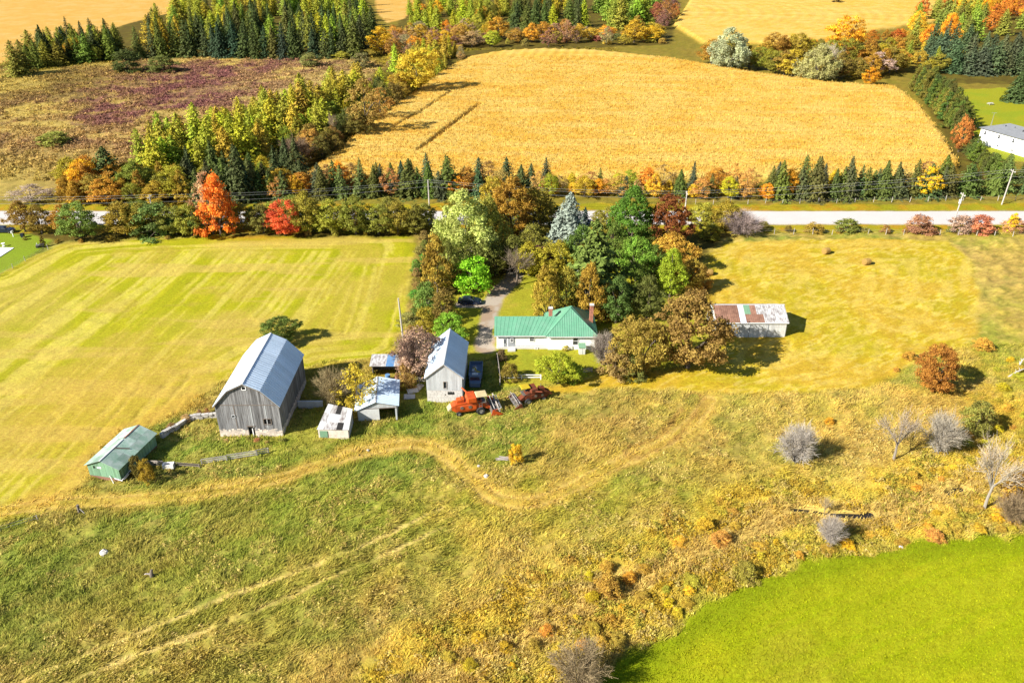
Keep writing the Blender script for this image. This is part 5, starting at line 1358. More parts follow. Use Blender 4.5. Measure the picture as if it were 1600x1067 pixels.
def farmhouse():
    x0, fy = G(776, 546); x1 = G(929, 546)[0]; xm = G(856, 546)[0]
    root = empty('farmhouse', (x0, fy, 0), 0, 'low white farmhouse with bright green metal hip roof and two chimneys', 'house')
    Wd, Xm = x1 - x0, xm - x0
    EZ = 2.85
    # walls
    w = MB()
    w.box(0, Xm, 0.35, 6.4, -0.5, EZ); w.build('wing_wall', M['white_paint'], root)
    MB().box(Xm, Wd, 0, 8.4, -0.5, EZ + 0.05).build('wall', M['white_paint'], root)
    MB().box(0.1, Xm - 0.02, 0.2, 0.35, -0.5, 0.42).build('foundation', M['concrete'], root)
    MB().box(3.3, Xm, 0.27, 0.35, 0.62, 0.7).build('sill_board', M['grey_paint'], root)
    p = MB(); p.box(2.05, 3.3, 0.30, 0.34, 0.5, EZ - 0.25); p.build('porch_panel', M['grey_paint'], root)
    window(root, (2.75, 0.29, 1.75), 0.5, 0.75, panes=(1, 2))
    d = MB().box(1.25, 1.75, 0.29, 0.345, 0.05, 2.05).build('door', M['grey_paint'], root)
    MB().box(1.38, 1.62, 0.27, 0.3, 1.1, 1.9).build('pane', M['glass'], d)
    MB().box(1.68, 1.72, 0.24, 0.29, 0.95, 1.05).build('handle', M['steel'], d)
    MB().box(2.0, 3.4, -0.7, 0.28, -0.4, 0.22).build('porch_step', M['concrete'], root)
    window(root, (6.35, 0.34, 1.95), 0.85, 0.85, panes=(1, 2))
    window(root, (7.2, 0.19, 0.15), 0.5, 0.3, panes=(1, 1))
    window(root, (14.2, -0.01, 1.75), 0.95, 1.55, panes=(1, 2))
    window(root, (Wd + 0.01, 2.5, 1.75), 0.9, 1.2, (1, 0)); window(root, (Wd + 0.01, 5.8, 1.75), 0.9, 1.2, (1, 0))
    window(root, (-0.01, 3.2, 1.7), 0.9, 1.0, (-1, 0))
    # wing roof: gable running into the main hip roof
    RZ, ov = 4.95, 0.4
    roof_slope(root, (-ov, 0.35 - ov, EZ - 0.05), (Xm + 0.25, 0.35 - ov, EZ - 0.05), (Xm + 2.6, 3.4, RZ), (-ov, 3.4, RZ), 8, 1, M['house_roof'], 0.05, 'roof_panel', 50, 0.5, 0.5)
    roof_slope(root, (-ov, 6.8, EZ - 0.05), (Xm + 0.25, 6.8, EZ - 0.05), (Xm + 2.6, 3.4, RZ - 0.01), (-ov, 3.4, RZ - 0.01), 8, 1, M['house_roof'], 0.05, 'roof_panel', 51, 0.5, 0.5)
    MB().hull([(0, 0.3, EZ - 0.06), (0, 6.45, EZ - 0.06), (0, 3.4, RZ - 0.05)], [(0.15, 0.3, EZ - 0.06), (0.15, 6.45, EZ - 0.06), (0.15, 3.4, RZ - 0.05)]).build('gable', M['white_paint'], root)
    MB().box(-ov, Xm + 0.2, 0.35 - ov - 0.06, 0.35 - ov - 0.01, EZ - 0.22, EZ - 0.03).build('gutter', M['white_metal'], root)
    # main hip roof
    a, b = Xm - 0.45, Wd + 0.45
    y0, y1, AZ = -0.45, 8.85, 6.35
    ax = (a + b) / 2; p0, p1 = (ax - 0.15, 3.9, AZ), (ax + 0.15, 4.7, AZ)

    def hip(q, name, k):
        q = [Vector(v) for v in q]
        n = (q[1] - q[0]).cross(q[-1] - q[0]).normalized()
        mb = MB(); mb.hull(q, [v + n * 0.06 for v in q])
        along = (q[1] - q[0]).normalized(); L = (q[1] - q[0]).length
        up = n.cross(along)
        for i in range(1, int(L / k)):
            s = q[0] + along * (i * k)
            best = None
            for j in range(1, len(q)):
                A, B = q[j], q[(j + 1) % len(q)]
                den = (B - A).dot(along)
                if abs(den) < 1e-6: continue
                t = (s - A).dot(along) / den
                if 0 <= t <= 1:
                    hh = (A.lerp(B, t) - q[0]).dot(up)
                    if hh > 0.05 and (best is None or hh > best): best = hh
            if best:
                e = s + up * best
                mb.obox((s + e) / 2 + n * 0.075, along * 0.045, (e - s) / 2, n * 0.035)
        return mb.build(name, M['house_roof'], root)
    z = EZ
    hip([(a, y0, z), (b, y0, z), p0], 'roof_panel', 0.42)
    hip([(b, y0, z), (b, y1, z), p1, p0], 'roof_panel', 0.42)
    hip([(b, y1, z), (a, y1, z), p1], 'roof_panel', 0.42)
    hip([(a, y1, z), (a, y0, z), p0, p1], 'roof_panel', 0.42)
    for A, B in (((a, y0, z), p0), ((b, y0, z), p0), ((b, y1, z), p1), ((a, y1, z), p1)):
        MB().tube(Vector(A) + Vector((0, 0, 0.07)), Vector(B) + Vector((0, 0, 0.07)), 0.09, n=6).build('hip_cap', M['house_roof'], root)
    MB().box(Xm - 0.3, b, y0 - 0.06, y0 - 0.01, z - 0.18, z + 0.02).build('gutter', M['white_metal'], root)
    for cx, cy, h0, h1 in ((Xm + 0.55, 4.1, 3.4, 6.3), (Wd - 0.45, 4.2, 3.2, 6.9)):
        c = MB(); stones(c, (cx - 0.33, cy - 0.33), (cx + 0.33, cy - 0.33), h0, h1, 0.28, 0.01, 3)
        stones(c, (cx - 0.33, cy + 0.33), (cx - 0.33, cy - 0.33), h0, h1, 0.28, 0.01, 4, (-1, 0)); stones(c, (cx + 0.33, cy - 0.33), (cx + 0.33, cy + 0.33), h0, h1, 0.28, 0.01, 5, (1, 0))
        c.box(cx - 0.3, cx + 0.3, cy - 0.29, cy + 0.34, h0, h1, 0.2)
        o = c.build('chimney', M['brick'], root)
        MB().box(cx - 0.4, cx + 0.4, cy - 0.4, cy + 0.42, h1, h1 + 0.12).build('chimney_cap', M['concrete'], o)
    # white cabinet and boxes on the lawn against the wall
    bx, by = G(909, 552)
    r = empty('cellar_hatch', (bx, by, 0), 0, 'white upright cellar hatch box against the farmhouse wall', 'hatch')
    MB().hull([(-0.55, -0.5, -0.2), (0.55, -0.5, -0.2), (0.55, 0.6, -0.2), (-0.55, 0.6, -0.2)], [(-0.55, -0.5, 1.35), (0.55, -0.5, 1.35), (0.55, 0.6, 1.7), (-0.55, 0.6, 1.7)]).build('cabinet', M['white_metal'], r)
    MB().hull([(-0.65, -0.6, 1.36), (0.65, -0.6, 1.36), (0.65, 0.65, 1.74), (-0.65, 0.65, 1.74)], [(-0.65, -0.6, 1.42), (0.65, -0.6, 1.42), (0.65, 0.65, 1.8), (-0.65, 0.65, 1.8)]).build('lid', M['shed_green'], r)
    MB().box(0.02, 0.05, -0.53, -0.49, -0.1, 1.3).build('door_seam', M['grey_paint'], r)
    bx, by = G(892, 546)
    r = empty('gas_meter', (bx, by, 0), 0, 'small grey utility box beside the tiny yellow bush', 'utility box')
    MB().box(-0.25, 0.25, -0.2, 0.2, 0.1, 0.75).build('housing', M['concrete'], r)
    MB().tube((0.1, 0.1, -0.2), (0.1, 0.1, 0.2), 0.05).build('pipe', M['steel'], r)


def machine_shed():
    x0 = G(1118, 526)[0]; x1, fy = G(1226, 526)
    L = x1 - x0
    root = empty('machine_shed', (x0, fy, 0), 0, 'long white machine shed with rusty patched metal roof', 'shed')
    EZ, RZ, Dp = 3.05, 4.75, 7.6
    open_u = G(1141, 526)[0] - x0
    f = MB()
    k = 3
    for i in range(k):
        a = open_u + (L - open_u) * i / k; b = open_u + (L - open_u) * (i + 1) / k - 0.05
        c = MB(); board_wall((a, 0), (b, 0), lambda u: -0.3, lambda u: EZ - 0.05, 0.3, seed=60 + i, mb=c)
        c.build('sliding_door', M['white_metal'], root)
        MB().box(a - 0.03, a + 0.05, -0.09, -0.03, 0, EZ - 0.1).build('door_stile', M['grey_paint'], root)
    for a, b, nm in (((L, 0), (L, Dp), 'end_wall'), ((0, Dp), (0, 0), 'end_wall')):
        board_wall(a, b, lambda u: -0.3, lambda u: EZ + (RZ - EZ) * (1 - abs(u - Dp / 2) / (Dp / 2)) - 0.08, 0.3, seed=66).build(nm, M['white_metal'], root, kind='stuff')
    board_wall((L, Dp), (0, Dp), lambda u: -0.3, lambda u: EZ - 0.05, 0.3, seed=68).build('rear_wall', M['white_metal'], root, kind='stuff')
    for u in (0.1, open_u * 0.55):
        MB().box(u, u + 0.2, 0.02, 0.22, -0.3, EZ - 0.1).build('post', M['timber'], root)
    MB().box(-0.2, L + 0.25, -0.32, -0.26, EZ - 0.17, EZ + 0.0).build('fascia', M['white_paint'], root)
    rr = random.Random(5)

    def front(i, j):
        t = (i + 0.5) / 12
        if t < 0.30: return M['rust']
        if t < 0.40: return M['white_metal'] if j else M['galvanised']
        if t < 0.55: return (M['rust'] if j == 0 else M['shed_green'] if i == 5 else M['rust'])
        if t < 0.64: return M['rust_streak'] if j else M['rust']
        return M['rust_streak']
    roof_slope(root, (-0.25, -0.3, EZ - 0.12), (L + 0.3, -0.3, EZ - 0.12), (L + 0.3, Dp / 2, RZ), (-0.25, Dp / 2, RZ), 12, 2, front, 0.03, seed=61, vj=0.9, ribs=0.3)
    roof_slope(root, (-0.25, Dp + 0.3, EZ - 0.12), (L + 0.3, Dp + 0.3, EZ - 0.12), (L + 0.3, Dp / 2, RZ - 0.005), (-0.25, Dp / 2, RZ - 0.005), 12, 1, lambda i, j: M['rust'] if i < 10 else M['white_metal'], 0.03, seed=62, vj=0.9)
    MB().box(-0.28, L + 0.33, Dp / 2 - 0.12, Dp / 2 + 0.12, RZ + 0.01, RZ + 0.08).build('ridge_cap', M['white_metal'], root)


def green_shed():
    A = Vector((*G(139, 748), 0)); B = Vector((*G(189, 752), 0))
    Rf, Rb = Vector((*G(155, 721, 3.3), 0)), Vector((*G(217, 664, 3.3), 0))
    ax = (Rb - Rf).normalized(); L = (Rb - Rf).length - 0.6
    wd = 4.9; cr = Vector((ax.y, -ax.x, 0))
    mid = Rf + ax * 0.3
    root = empty('green_shed', (mid.x, mid.y, 0), math.atan2(ax.y, ax.x) - math.pi / 2, 'long low green metal shed beside the hay field, roof sheets faded', 'shed')
    hw, EZ, RZ = wd / 2, 2.35, 3.35
    top = lambda u: RZ - (RZ - EZ) * abs(u - hw) / hw - 0.06
    board_wall((-hw, 0), (hw, 0), lambda u: 0.45, top, 0.3, [(1.0, 1.25, 1.7, 2.15)], seed=70).build('front_siding', M['shed_green'], root, kind='stuff')
    board_wall((hw, 0), (hw, L), lambda u: 0.3, lambda u: EZ - 0.05, 0.3, seed=71).build('side_siding', M['shed_green'], root, kind='stuff')
    board_wall((-hw, L), (-hw, 0), lambda u: 0.3, lambda u: EZ - 0.05, 0.3, seed=72).build('side_siding', M['shed_green'], root, kind='stuff')
    board_wall((hw, L), (-hw, L), lambda u: 0.3, top, 0.3, seed=73).build('rear_siding', M['shed_green'], root, kind='stuff')
    MB().box(-hw + 0.05, hw - 0.05, 0.03, 0.2, -0.5, 0.5).box(hw - 0.25, hw - 0.05, 0.2, L, -0.5, 0.4).box(-hw + 0.05, -hw + 0.25, 0.2, L, -0.5, 0.4).build('rusty_skirt', M['rust'], root)
    MB().box(-hw + 1.0, -hw + 1.3, 0.03, 0.06, 1.65, 2.2).build('opening_shade', M['dark'], root)  # near-black sheet paints the shaded inside behind the siding
    MB().box(-hw + 1.55, -hw + 2.2, -0.06, -0.035, 1.85, 2.1).build('repair_plate', M['white_paint'], root)
    for a, b, nm in (((hw * 0.35, -0.12, 0.9), (hw * 0.62, -0.5, -0.2), 'prop'), ((hw * 0.6, -0.1, 0.5), (hw + 0.3, -0.2, 0.35), 'rail'), ((hw + 0.15, -0.1, 0.3), (hw + 0.6, 2.2, 1.2), 'rail'), ((hw + 0.3, 0.2, 0.3), (hw + 0.8, 2.6, 1.1), 'rail')):
        MB().tube(a, b, 0.06, n=5).build(nm, M['white_paint'], root)
    rr = random.Random(12)
    cm = lambda i, j: M['shed_roof'] if rr.random() < 0.84 else M['white_metal']
    roof_slope(root, (hw + 0.3, -0.3, EZ - 0.15), (hw + 0.3, L + 0.3, EZ - 0.15), (0, L + 0.3, RZ), (0, -0.3, RZ), 6, 2, cm, 0.03, seed=74, vj=1.0)
    roof_slope(root, (-hw - 0.3, -0.3, EZ - 0.15), (-hw - 0.3, L + 0.3, EZ - 0.15), (0, L + 0.3, RZ - 0.004), (0, -0.3, RZ - 0.004), 6, 2, cm, 0.03, seed=75, vj=1.0)
    MB().box(-0.1, 0.1, L * 0.62, L + 0.3, RZ + 0.01, RZ + 0.07).build('ridge_cap', M['rust'], root)
    MB().box(-0.1, 0.1, -0.32, L * 0.58, RZ + 0.01, RZ + 0.07).build('ridge_cap', M['white_metal'], root)
    MB().obox((0.9, L * 0.40, RZ - 0.27), (0.75, 0.55, -0.33), (0.06, -0.07, 0), (0, 0, 0.05)).build('roof_batten', M['timber'], root)


def open_shed():
    A = Vector((*G(560, 657), 0)); B = Vector((*G(621, 653.5), 0))
    d = B - A; w = d.length; ang = math.atan2(d.y, d.x)
    root = empty('open_shed', (A.x, A.y, 0), ang, 'grey corrugated metal shed with a wide dark doorway', 'shed')
    EZ, RZ, L, rx = 2.35, 3.35, 7.2, w * 0.48
    top = lambda u: (EZ - 0.35 + (RZ - EZ + 0.35) * u / rx if u < rx else RZ + (EZ + 0.25 - RZ) * (u - rx) / (w - rx)) - 0.08
    board_wall((0, 0), (w, 0), lambda u: -0.3, top, 0.25, [(w * 0.56, w * 0.95, -1, 2.0)], seed=80).build('front_siding', M['pale_board'], root, kind='stuff')
    MB().box(0.1, w * 0.55, -0.09, -0.03, 0.0, 2.0, 0.6).build('sliding_door', M['white_metal'], root)
    MB().box(0.05, w - 0.05, -0.08, -0.03, 2.02, 2.14).build('door_rail', M['timber'], root)
    board_wall((w, 0), (w, L), lambda u: -0.3, lambda u: EZ + 0.1, 0.25, seed=81).build('side_siding', M['pale_board'], root, kind='stuff')
    board_wall((0, L), (0, 0), lambda u: -0.3, lambda u: EZ - 0.5, 0.25, seed=82).build('side_siding', M['pale_board'], root, kind='stuff')
    board_wall((w, L), (0, L), lambda u: -0.3, lambda u: top(w - u), 0.25, seed=83).build('rear_siding', M['pale_board'], root, kind='stuff')
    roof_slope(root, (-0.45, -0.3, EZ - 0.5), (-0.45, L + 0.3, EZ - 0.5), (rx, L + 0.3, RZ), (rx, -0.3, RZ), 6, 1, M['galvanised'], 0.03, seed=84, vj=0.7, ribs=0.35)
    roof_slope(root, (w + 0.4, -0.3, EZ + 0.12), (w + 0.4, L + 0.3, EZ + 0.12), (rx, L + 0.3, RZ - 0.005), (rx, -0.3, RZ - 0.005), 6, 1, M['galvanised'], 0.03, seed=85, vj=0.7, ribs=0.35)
    MB().box(rx - 0.1, rx + 0.1, -0.33, L + 0.33, RZ + 0.0, RZ + 0.07).build('ridge_cap', M['rust_streak'], root)


def lean_to():
    P = [Vector((*G(495, 671, 1.6), 1.6)), Vector((*G(545, 672, 1.6), 1.6)), Vector((*G(551, 639, 2.4), 2.4)), Vector((*G(513, 631, 2.4), 2.4))]
    o = Vector((P[0].x, P[0].y, 0))
    root = empty('lean_to_shed', o, 0, 'low tumbledown shed with patchy white sheet roof', 'shed')
    Q = [p - o for p in P]
    rr = random.Random(9)
    cm = lambda i, j: M['rust_streak'] if rr.random() < 0.45 else M['white_metal']
    roof_slope(root, Q[0], Q[1], Q[2], Q[3], 5, 3, lambda i, j: M['dark'] if (i, j) in ((3, 0), (2, 2)) else cm(i, j), 0.04, seed=90, vj=1.0)
    c = (Q[0] + Q[1] + Q[2] + Q[3]) / 4
    ins = [q.lerp(Vector((c.x, c.y, q.z)), 0.07) for q in Q]
    for a, b, nm, m in ((0, 1, 'front_wall', 'stone'), (1, 2, 'side_wall', 'concrete'), (2, 3, 'rear_wall', 'concrete'), (3, 0, 'side_wall', 'pale_board')):
        A, B = ins[a], ins[b]
        n = Vector(((B - A).y, -(B - A).x, 0)).normalized() * 0.07
        mb = MB(); lo = [Vector((A.x, A.y, -0.3)), Vector((B.x, B.y, -0.3)), Vector((B.x, B.y, B.z - 0.04)), Vector((A.x, A.y, A.z - 0.04))]
        mb.hull([p - n for p in lo], [p + n for p in lo]).build(nm, M[m], root)
    A, B = ins[0], ins[1]
    d = (B - A); d.z = 0
    n = Vector((d.y, -d.x, 0)).normalized() * 0.12
    mb = MB(); a, b = A + d * 0.04 + n, A + d * 0.3 + n
    mb.hull([(a.x, a.y, 0.2), (b.x, b.y, 0.2), (b.x, b.y, 1.35), (a.x, a.y, 1.35)], [(a.x, a.y - 0.04, 0.2), (b.x, b.y - 0.04, 0.2), (b.x, b.y - 0.04, 1.35), (a.x, a.y - 0.04, 1.35)]).build('green_hatch', M['shed_green'], root)


def lumber_shed():
    x0, y0 = G(582, 589); x1 = G(627, 589)[0]
    w = x1 - x0
    root = empty('lumber_shed', (x0, y0, 0), 0, 'small open-fronted shed under a pale blue-stained roof', 'shed')
    for x in (0.1, w - 0.1):
        for y in (0.1, 2.6): MB().box(x - 0.07, x + 0.07, y - 0.07, y + 0.07, -0.3, 2.3).build('post', M['timber'], root)
    MB().box(0, w, 2.65, 2.72, -0.2, 2.4).build('rear_wall', M['barn_board'], root)
    MB().box(0, 0.06, 0.2, 2.6, -0.2, 2.2).build('side_wall', M['barn_board'], root)
    roof_slope(root, (-0.3, -0.3, 2.25), (w + 0.25, -0.3, 2.25), (w + 0.25, 3.0, 2.75), (-0.3, 3.0, 2.75), 4, 1, lambda i, j: M['tarp_blue'] if i == 2 else M['rust_streak'], 0.04, seed=95, vj=0.9)
    for nm, lab, px, py, m, s in (('barrel', 'blue barrel standing between the open shed and the lumber shed', 606, 592, 'tarp_blue', 0.42), ('barrel', 'rusty barrel standing between the open shed and the lumber shed', 621, 594, 'rust', 0.4)):
        bx, by = G(px, py)
        r = empty(nm, (bx, by, zat(bx, by)), 0, lab, 'barrel')
        MB().tube((0, 0, 0), (0, 0, 1.0), s, n=14).build('drum', M[m], r)
        for z in (0.05, 0.5, 0.95): MB().tube((0, 0, z - 0.03), (0, 0, z + 0.03), s + 0.025, n=14).build('hoop', M[m], r)


def white_house():
    A, B = Vector((*G(1527, 224), 0)), Vector((*G(1604, 247), 0))
    d = (B - A).normalized(); L = (B - A).length * 1.9
    root = empty('white_house', (A.x, A.y, 0), math.atan2(d.y, d.x), 'long white house with grey hip roof beyond the cedar hedge', 'house')
    Dp, EZ, RZ = 11.0, 5.2, 7.4
    MB().box(0, L, 0, Dp, -0.5, EZ).build('wall', M['white_paint'], root)
    for i in range(7):
        x = 2.0 + i * (L - 3.5) / 6
        window(root, (x, -0.01, 3.9), 0.9, 1.2, panes=(1, 2)); window(root, (x + 0.5, -0.01, 1.0), 0.8, 0.6, panes=(2, 1))
    window(root, (-0.01, 3, 3.8), 1.0, 1.2, (-1, 0)); window(root, (-0.01, 7.5, 3.8), 1.0, 1.2, (-1, 0))
    o = 0.6
    c = [Vector((-o, -o, EZ)), Vector((L + o, -o, EZ)), Vector((L + o, Dp + o, EZ)), Vector((-o, Dp + o, EZ))]
    r0, r1 = Vector((Dp / 2, Dp / 2, RZ)), Vector((L - Dp / 2, Dp / 2, RZ))
    for q in ([c[0], c[1], r1, r0], [c[1], c[2], r1], [c[2], c[3], r0, r1], [c[3], c[0], r0]):
        n = (q[1] - q[0]).cross(q[2] - q[0]).normalized()
        MB().hull(q, [v + n * 0.08 for v in q]).build('roof_panel', M['slate'], root)
    for x, y in ((6, 3.4), (9, 4.0), (13, 3.0)):
        MB().tube((x, y, EZ + 0.8), (x, y, RZ - 0.2), 0.12).build('roof_vent', M['dark'], root)
    mx, my = G(1546, 205)
    r = empty('light_mast', (mx, my, zat(mx, my)), 0, 'slender pale metal mast with cross arm behind the white house', 'mast')
    MB().tube((0, 0, -0.3), (0, 0, 6.5), 0.09, 0.06).build('pole', M['wire'], r)
    MB().box(-0.9, 0.9, -0.05, 0.05, 6.3, 6.4).build('arm', M['wire'], r)
    MB().tube((-0.5, 0, 0), (0, 0, 4.5), 0.04).tube((0.5, 0, 0), (0, 0, 4.5), 0.04).build('stay', M['wire'], r)
    mx, my = G(1547, 164)
    r = empty('picnic_table', (mx, my, zat(mx, my)), 0.2, 'grey picnic table on the lawn behind the white house', 'table')
    MB().box(-1.1, 1.1, -0.4, 0.4, 0.72, 0.8).build('tabletop', M['concrete'], r)
    for s in (-1, 1):
        MB().box(-1.1, 1.1, s * 0.75 - 0.14, s * 0.75 + 0.14, 0.42, 0.48).build('bench', M['concrete'], r)
        MB().obox((s * 0.8, 0, 0.36), (0.04, 0, 0), (0, 0.8, 0), (0, 0, 0.04)).tube((s * 0.8, -0.7, 0), (s * 0.8, -0.25, 0.72), 0.05).tube((s * 0.8, 0.7, 0), (s * 0.8, 0.25, 0.72), 0.05).build('leg', M['concrete'], r)
    hx, hy = G(1590, 12)
    r = empty('far_house', (hx, hy, 0), -0.3, 'distant house with pale roof behind the orange wood', 'house')
    MB().box(-6, 6, 0, 8, -0.5, 4).build('wall', M['cream'], r)
    for s, m in ((-1, 'concrete'), (1, 'concrete')):
        roof_slope(r, (-6.5, 4 + s * 4.6, 3.8), (6.5, 4 + s * 4.6, 3.8), (6.5, 4, 7), (-6.5, 4, 7), 1, 1, M[m], 0.1, 'roof_panel')
    window(r, (-2.5, -0.01, 2), 1.2, 1.2); window(r, (2.5, -0.01, 2), 1.2, 1.2)


gambrel_barn(); gable_barn(); farmhouse(); machine_shed(); green_shed(); open_shed(); lean_to(); lumber_shed(); white_house()


# ------------------------------------------------------------------ machines
def wheel(root, c, r, w, rimm='rim', ax=(0, 1, 0)):
    c, ax = Vector(c), Vector(ax)
    t = MB(); n = 16
    u = Vector((0, 0, 1)); v = ax.cross(u)
    ring = [(0.55, 0.5), (0.9, 0.5), (1.0, 0.3), (1.0, -0.3), (0.9, -0.5), (0.55, -0.5)]
    P = [[c + (u * math.cos(a) + v * math.sin(a)) * r * k + ax * w * q for k, q in ring] for a in [2 * math.pi * i / n for i in range(n)]]
    for i in range(n):
        for j in range(len(ring)):
            t.face([P[i][j], P[(i + 1) % n][j], P[(i + 1) % n][(j + 1) % 6], P[i][(j + 1) % 6]])
    o = t.build('wheel', M['rubber'], root)
    MB().tube(c - ax * w * 0.34, c + ax * w * 0.34, r * 0.56, n=14).build('rim', M[rimm], o)
    MB().tube(c - ax * w * 0.5, c + ax * w * 0.5, r * 0.14, n=8).build('hub', M['steel'], o)
    return o


def loft_x(mb, secs, var=0.5):
    """sections (x, half width, z0, z1) joined along x"""
    for (xa, wa, a0, a1), (xb, wb, b0, b1) in zip(secs[:-1], secs[1:]):
        mb.hull([(xa, -wa, a0), (xa, wa, a0), (xa, wa, a1), (xa, -wa, a1)], [(xb, -wb, b0), (xb, wb, b0), (xb, wb, b1), (xb, -wb, b1)], var)
    return mb


def combine(px, py, rz, label, paint, roofm, canopy_high, hopper, size=1.0):
    """old self-propelled combine harvester; header at +x"""
    X, Y = G(px, py)
    root = empty('combine_harvester', (X, Y, zat(X, Y) + 0.05), rz, label, 'combine')
    root.scale = (size, size, size * 0.95)
    P = M[paint]
    loft_x(MB(), [(-3.9, 0.62, 1.25, 1.75), (-3.2, 0.72, 0.75, 2.15), (-1.4, 0.75, 0.65, 2.35), (0.3, 0.75, 0.7, 2.45), (1.1, 0.72, 1.0, 2.2)]).build('body', P, root)
    loft_x(MB(), [(-4.4, 0.66, 1.05, 1.15), (-3.85, 0.66, 1.2, 1.82)]).build('straw_hood', M['cream'] if paint == 'combine_red' else P, root)
    loft_x(MB(), [(-1.5, 0.55, 2.36, 2.6), (-1.2, 1.15, 2.5, 3.25), (0.05, 1.15, 2.5, 3.25), (0.25, 0.6, 2.46, 2.9)]).build('grain_tank', M[hopper], root)
    loft_x(MB(), [(-2.9, 0.5, 2.2, 2.75), (-1.75, 0.5, 2.36, 2.95)]).build('engine_cover', P, root)
    for s in (-1, 1):
        MB().hull([(-2.9, s * 0.74, 0.9), (0.1, s * 0.77, 0.95), (0.1, s * 0.77, 2.0), (-2.9, s * 0.74, 1.9)], [(-2.9, s * 0.8, 0.95), (0.1, s * 0.86, 1.0), (0.1, s * 0.86, 1.9), (-2.9, s * 0.8, 1.8)]).build('side_shield', P, root)
        for k in range(2):
            MB().tube((-2.2 + k * 1.3, s * 0.8, 1.5), (-2.2 + k * 1.3, s * 0.9, 1.5), 0.28, n=12).build('belt_pulley', M['steel'], root)
    MB().tube((-0.6, 0.9, 2.7), (-1.6, 2.4, 3.3), 0.13, n=8).build('unloading_auger', P, root)
    MB().tube((-2.3, -0.25, 2.7), (-2.3, -0.25, 3.5), 0.06, n=8).build('exhaust', M['steel'], root)
    # platform, seat, canopy
    MB().box(0.3, 1.7, -0.95, 0.75, 2.05, 2.13).build('platform', M['steel'], root)
    MB().box(0.45, 0.85, -0.5, -0.05, 2.13, 2.6).box(0.4, 0.5, -0.5, -0.05, 2.6, 3.0).build('seat', M['rubber'], root)
    MB().tube((1.45, -0.28, 2.13), (1.15, -0.28, 2.9), 0.04).tube((1.13, -0.28, 2.87), (1.11, -0.28, 2.91), 0.22, n=12).build('steering_wheel', M['rubber'], root)
    for x in (0.35, 1.6):
        for y in (-0.85, 0.4): MB().tube((x, y, 2.13), (x, y, canopy_high), 0.035, n=5).build('canopy_post', M['steel'], root)
    MB().hull([(0.1, -1.1, canopy_high), (1.9, -1.1, canopy_high), (1.9, 0.65, canopy_high), (0.1, 0.65, canopy_high)], [(0.2, -1.0, canopy_high + 0.14), (1.8, -1.0, canopy_high + 0.14), (1.8, 0.55, canopy_high + 0.14), (0.2, 0.55, canopy_high + 0.14)]).build('canopy', M[roofm], root)
    lad = MB()
    for s in (0, 1): lad.tube((0.55 + s * 0.45, -1.0, 2.05), (0.55 + s * 0.45, -1.2, 0.5), 0.03, n=5)
    for k in range(4): lad.tube((0.55, -1.03 - k * 0.045, 1.75 - k * 0.38), (1.0, -1.03 - k * 0.045, 1.75 - k * 0.38), 0.03, n=5)
    lad.build('ladder', M['steel'], root)
    # feeder house and header
    loft_x(MB(), [(1.0, 0.55, 1.1, 1.9), (2.45, 0.6, 0.35, 0.95)]).build('feeder_house', P, root)
    hw = 2.1
    h = MB()
    h.hull([(2.35, -hw, 0.25), (2.45, -hw, 1.15), (2.38, -hw, 1.15), (2.28, -hw, 0.25)], [(2.35, hw, 0.25), (2.45, hw, 1.15), (2.38, hw, 1.15), (2.28, hw, 0.25)])
    h.hull([(2.3, -hw, 0.18), (3.5, -hw, 0.14), (3.5, -hw, 0.2), (2.3, -hw, 0.26)], [(2.3, hw, 0.18), (3.5, hw, 0.14), (3.5, hw, 0.2), (2.3, hw, 0.26)])
    h.build('header_pan', M['steel'], root)
    for s in (-1, 1):
        MB().hull([(2.2, s * hw, 0.15), (3.6, s * hw, 0.1), (4.15, s * hw, 0.2), (3.3, s * hw, 0.75), (2.5, s * hw, 1.2)], [(2.2, s * (hw + 0.1), 0.15), (3.6, s * (hw + 0.1), 0.1), (4.15, s * (hw + 0.06), 0.2), (3.3, s * (hw + 0.1), 0.75), (2.5, s * (hw + 0.1), 1.2)]).build('header_end', P, root)
        MB().tube((2.45, s * (hw - 0.08), 1.1), (3.3, s * (hw - 0.08), 1.15), 0.05).build('reel_arm', P, root)
    MB().tube((2.75, -hw + 0.05, 0.5), (2.75, hw - 0.05, 0.5), 0.2, n=10).build('cross_auger', M['steel'], root)
    MB().tube((3.3, -hw + 0.12, 1.15), (3.3, hw - 0.12, 1.15), 0.06, n=8).build('reel_shaft', M['steel'], root)
    for k in range(5):
        a = k * 2 * math.pi / 5 + 0.3; cx, cz = 3.3 + 0.55 * math.cos(a), 1.15 + 0.55 * math.sin(a)
        b = MB(); b.obox((cx, 0, cz), (0.05 * abs(math.sin(a)) + 0.02, 0, 0.05 * math.cos(a)), (0, hw - 0.12, 0), (0.02, 0, 0.03), 0.8)
        for y in (-1.9, -0.65, 0.65, 1.9): b.tube((3.3, y, 1.15), (cx, y, cz), 0.025, n=4)
        b.build('reel_bat', M['old_wood'] if k % 2 else M['concrete'], root)
    for s in (-1, 1):
        wheel(root, (0.75, s * 1.05, 0.62), 0.68, 0.42); wheel(root, (-2.7, s * 0.72, 0.36), 0.42, 0.26)
    MB().tube((0.75, -1.0, 0.62), (0.75, 1.0, 0.62), 0.1).tube((-2.7, -0.7, 0.36), (-2.7, 0.7, 0.36), 0.08).build('axle', M['steel'], root)


combine(742, 641, math.radians(14), 'orange-red old combine harvester with cream canopy and dark header reel', 'combine_red', 'cream', 3.35, 'combine_red')
combine(828, 626, math.radians(180 + 20), 'rust-red old combine harvester with yellow canopy', 'combine_rust', 'yellow_paint', 3.5, 'combine_rust', 0.84)


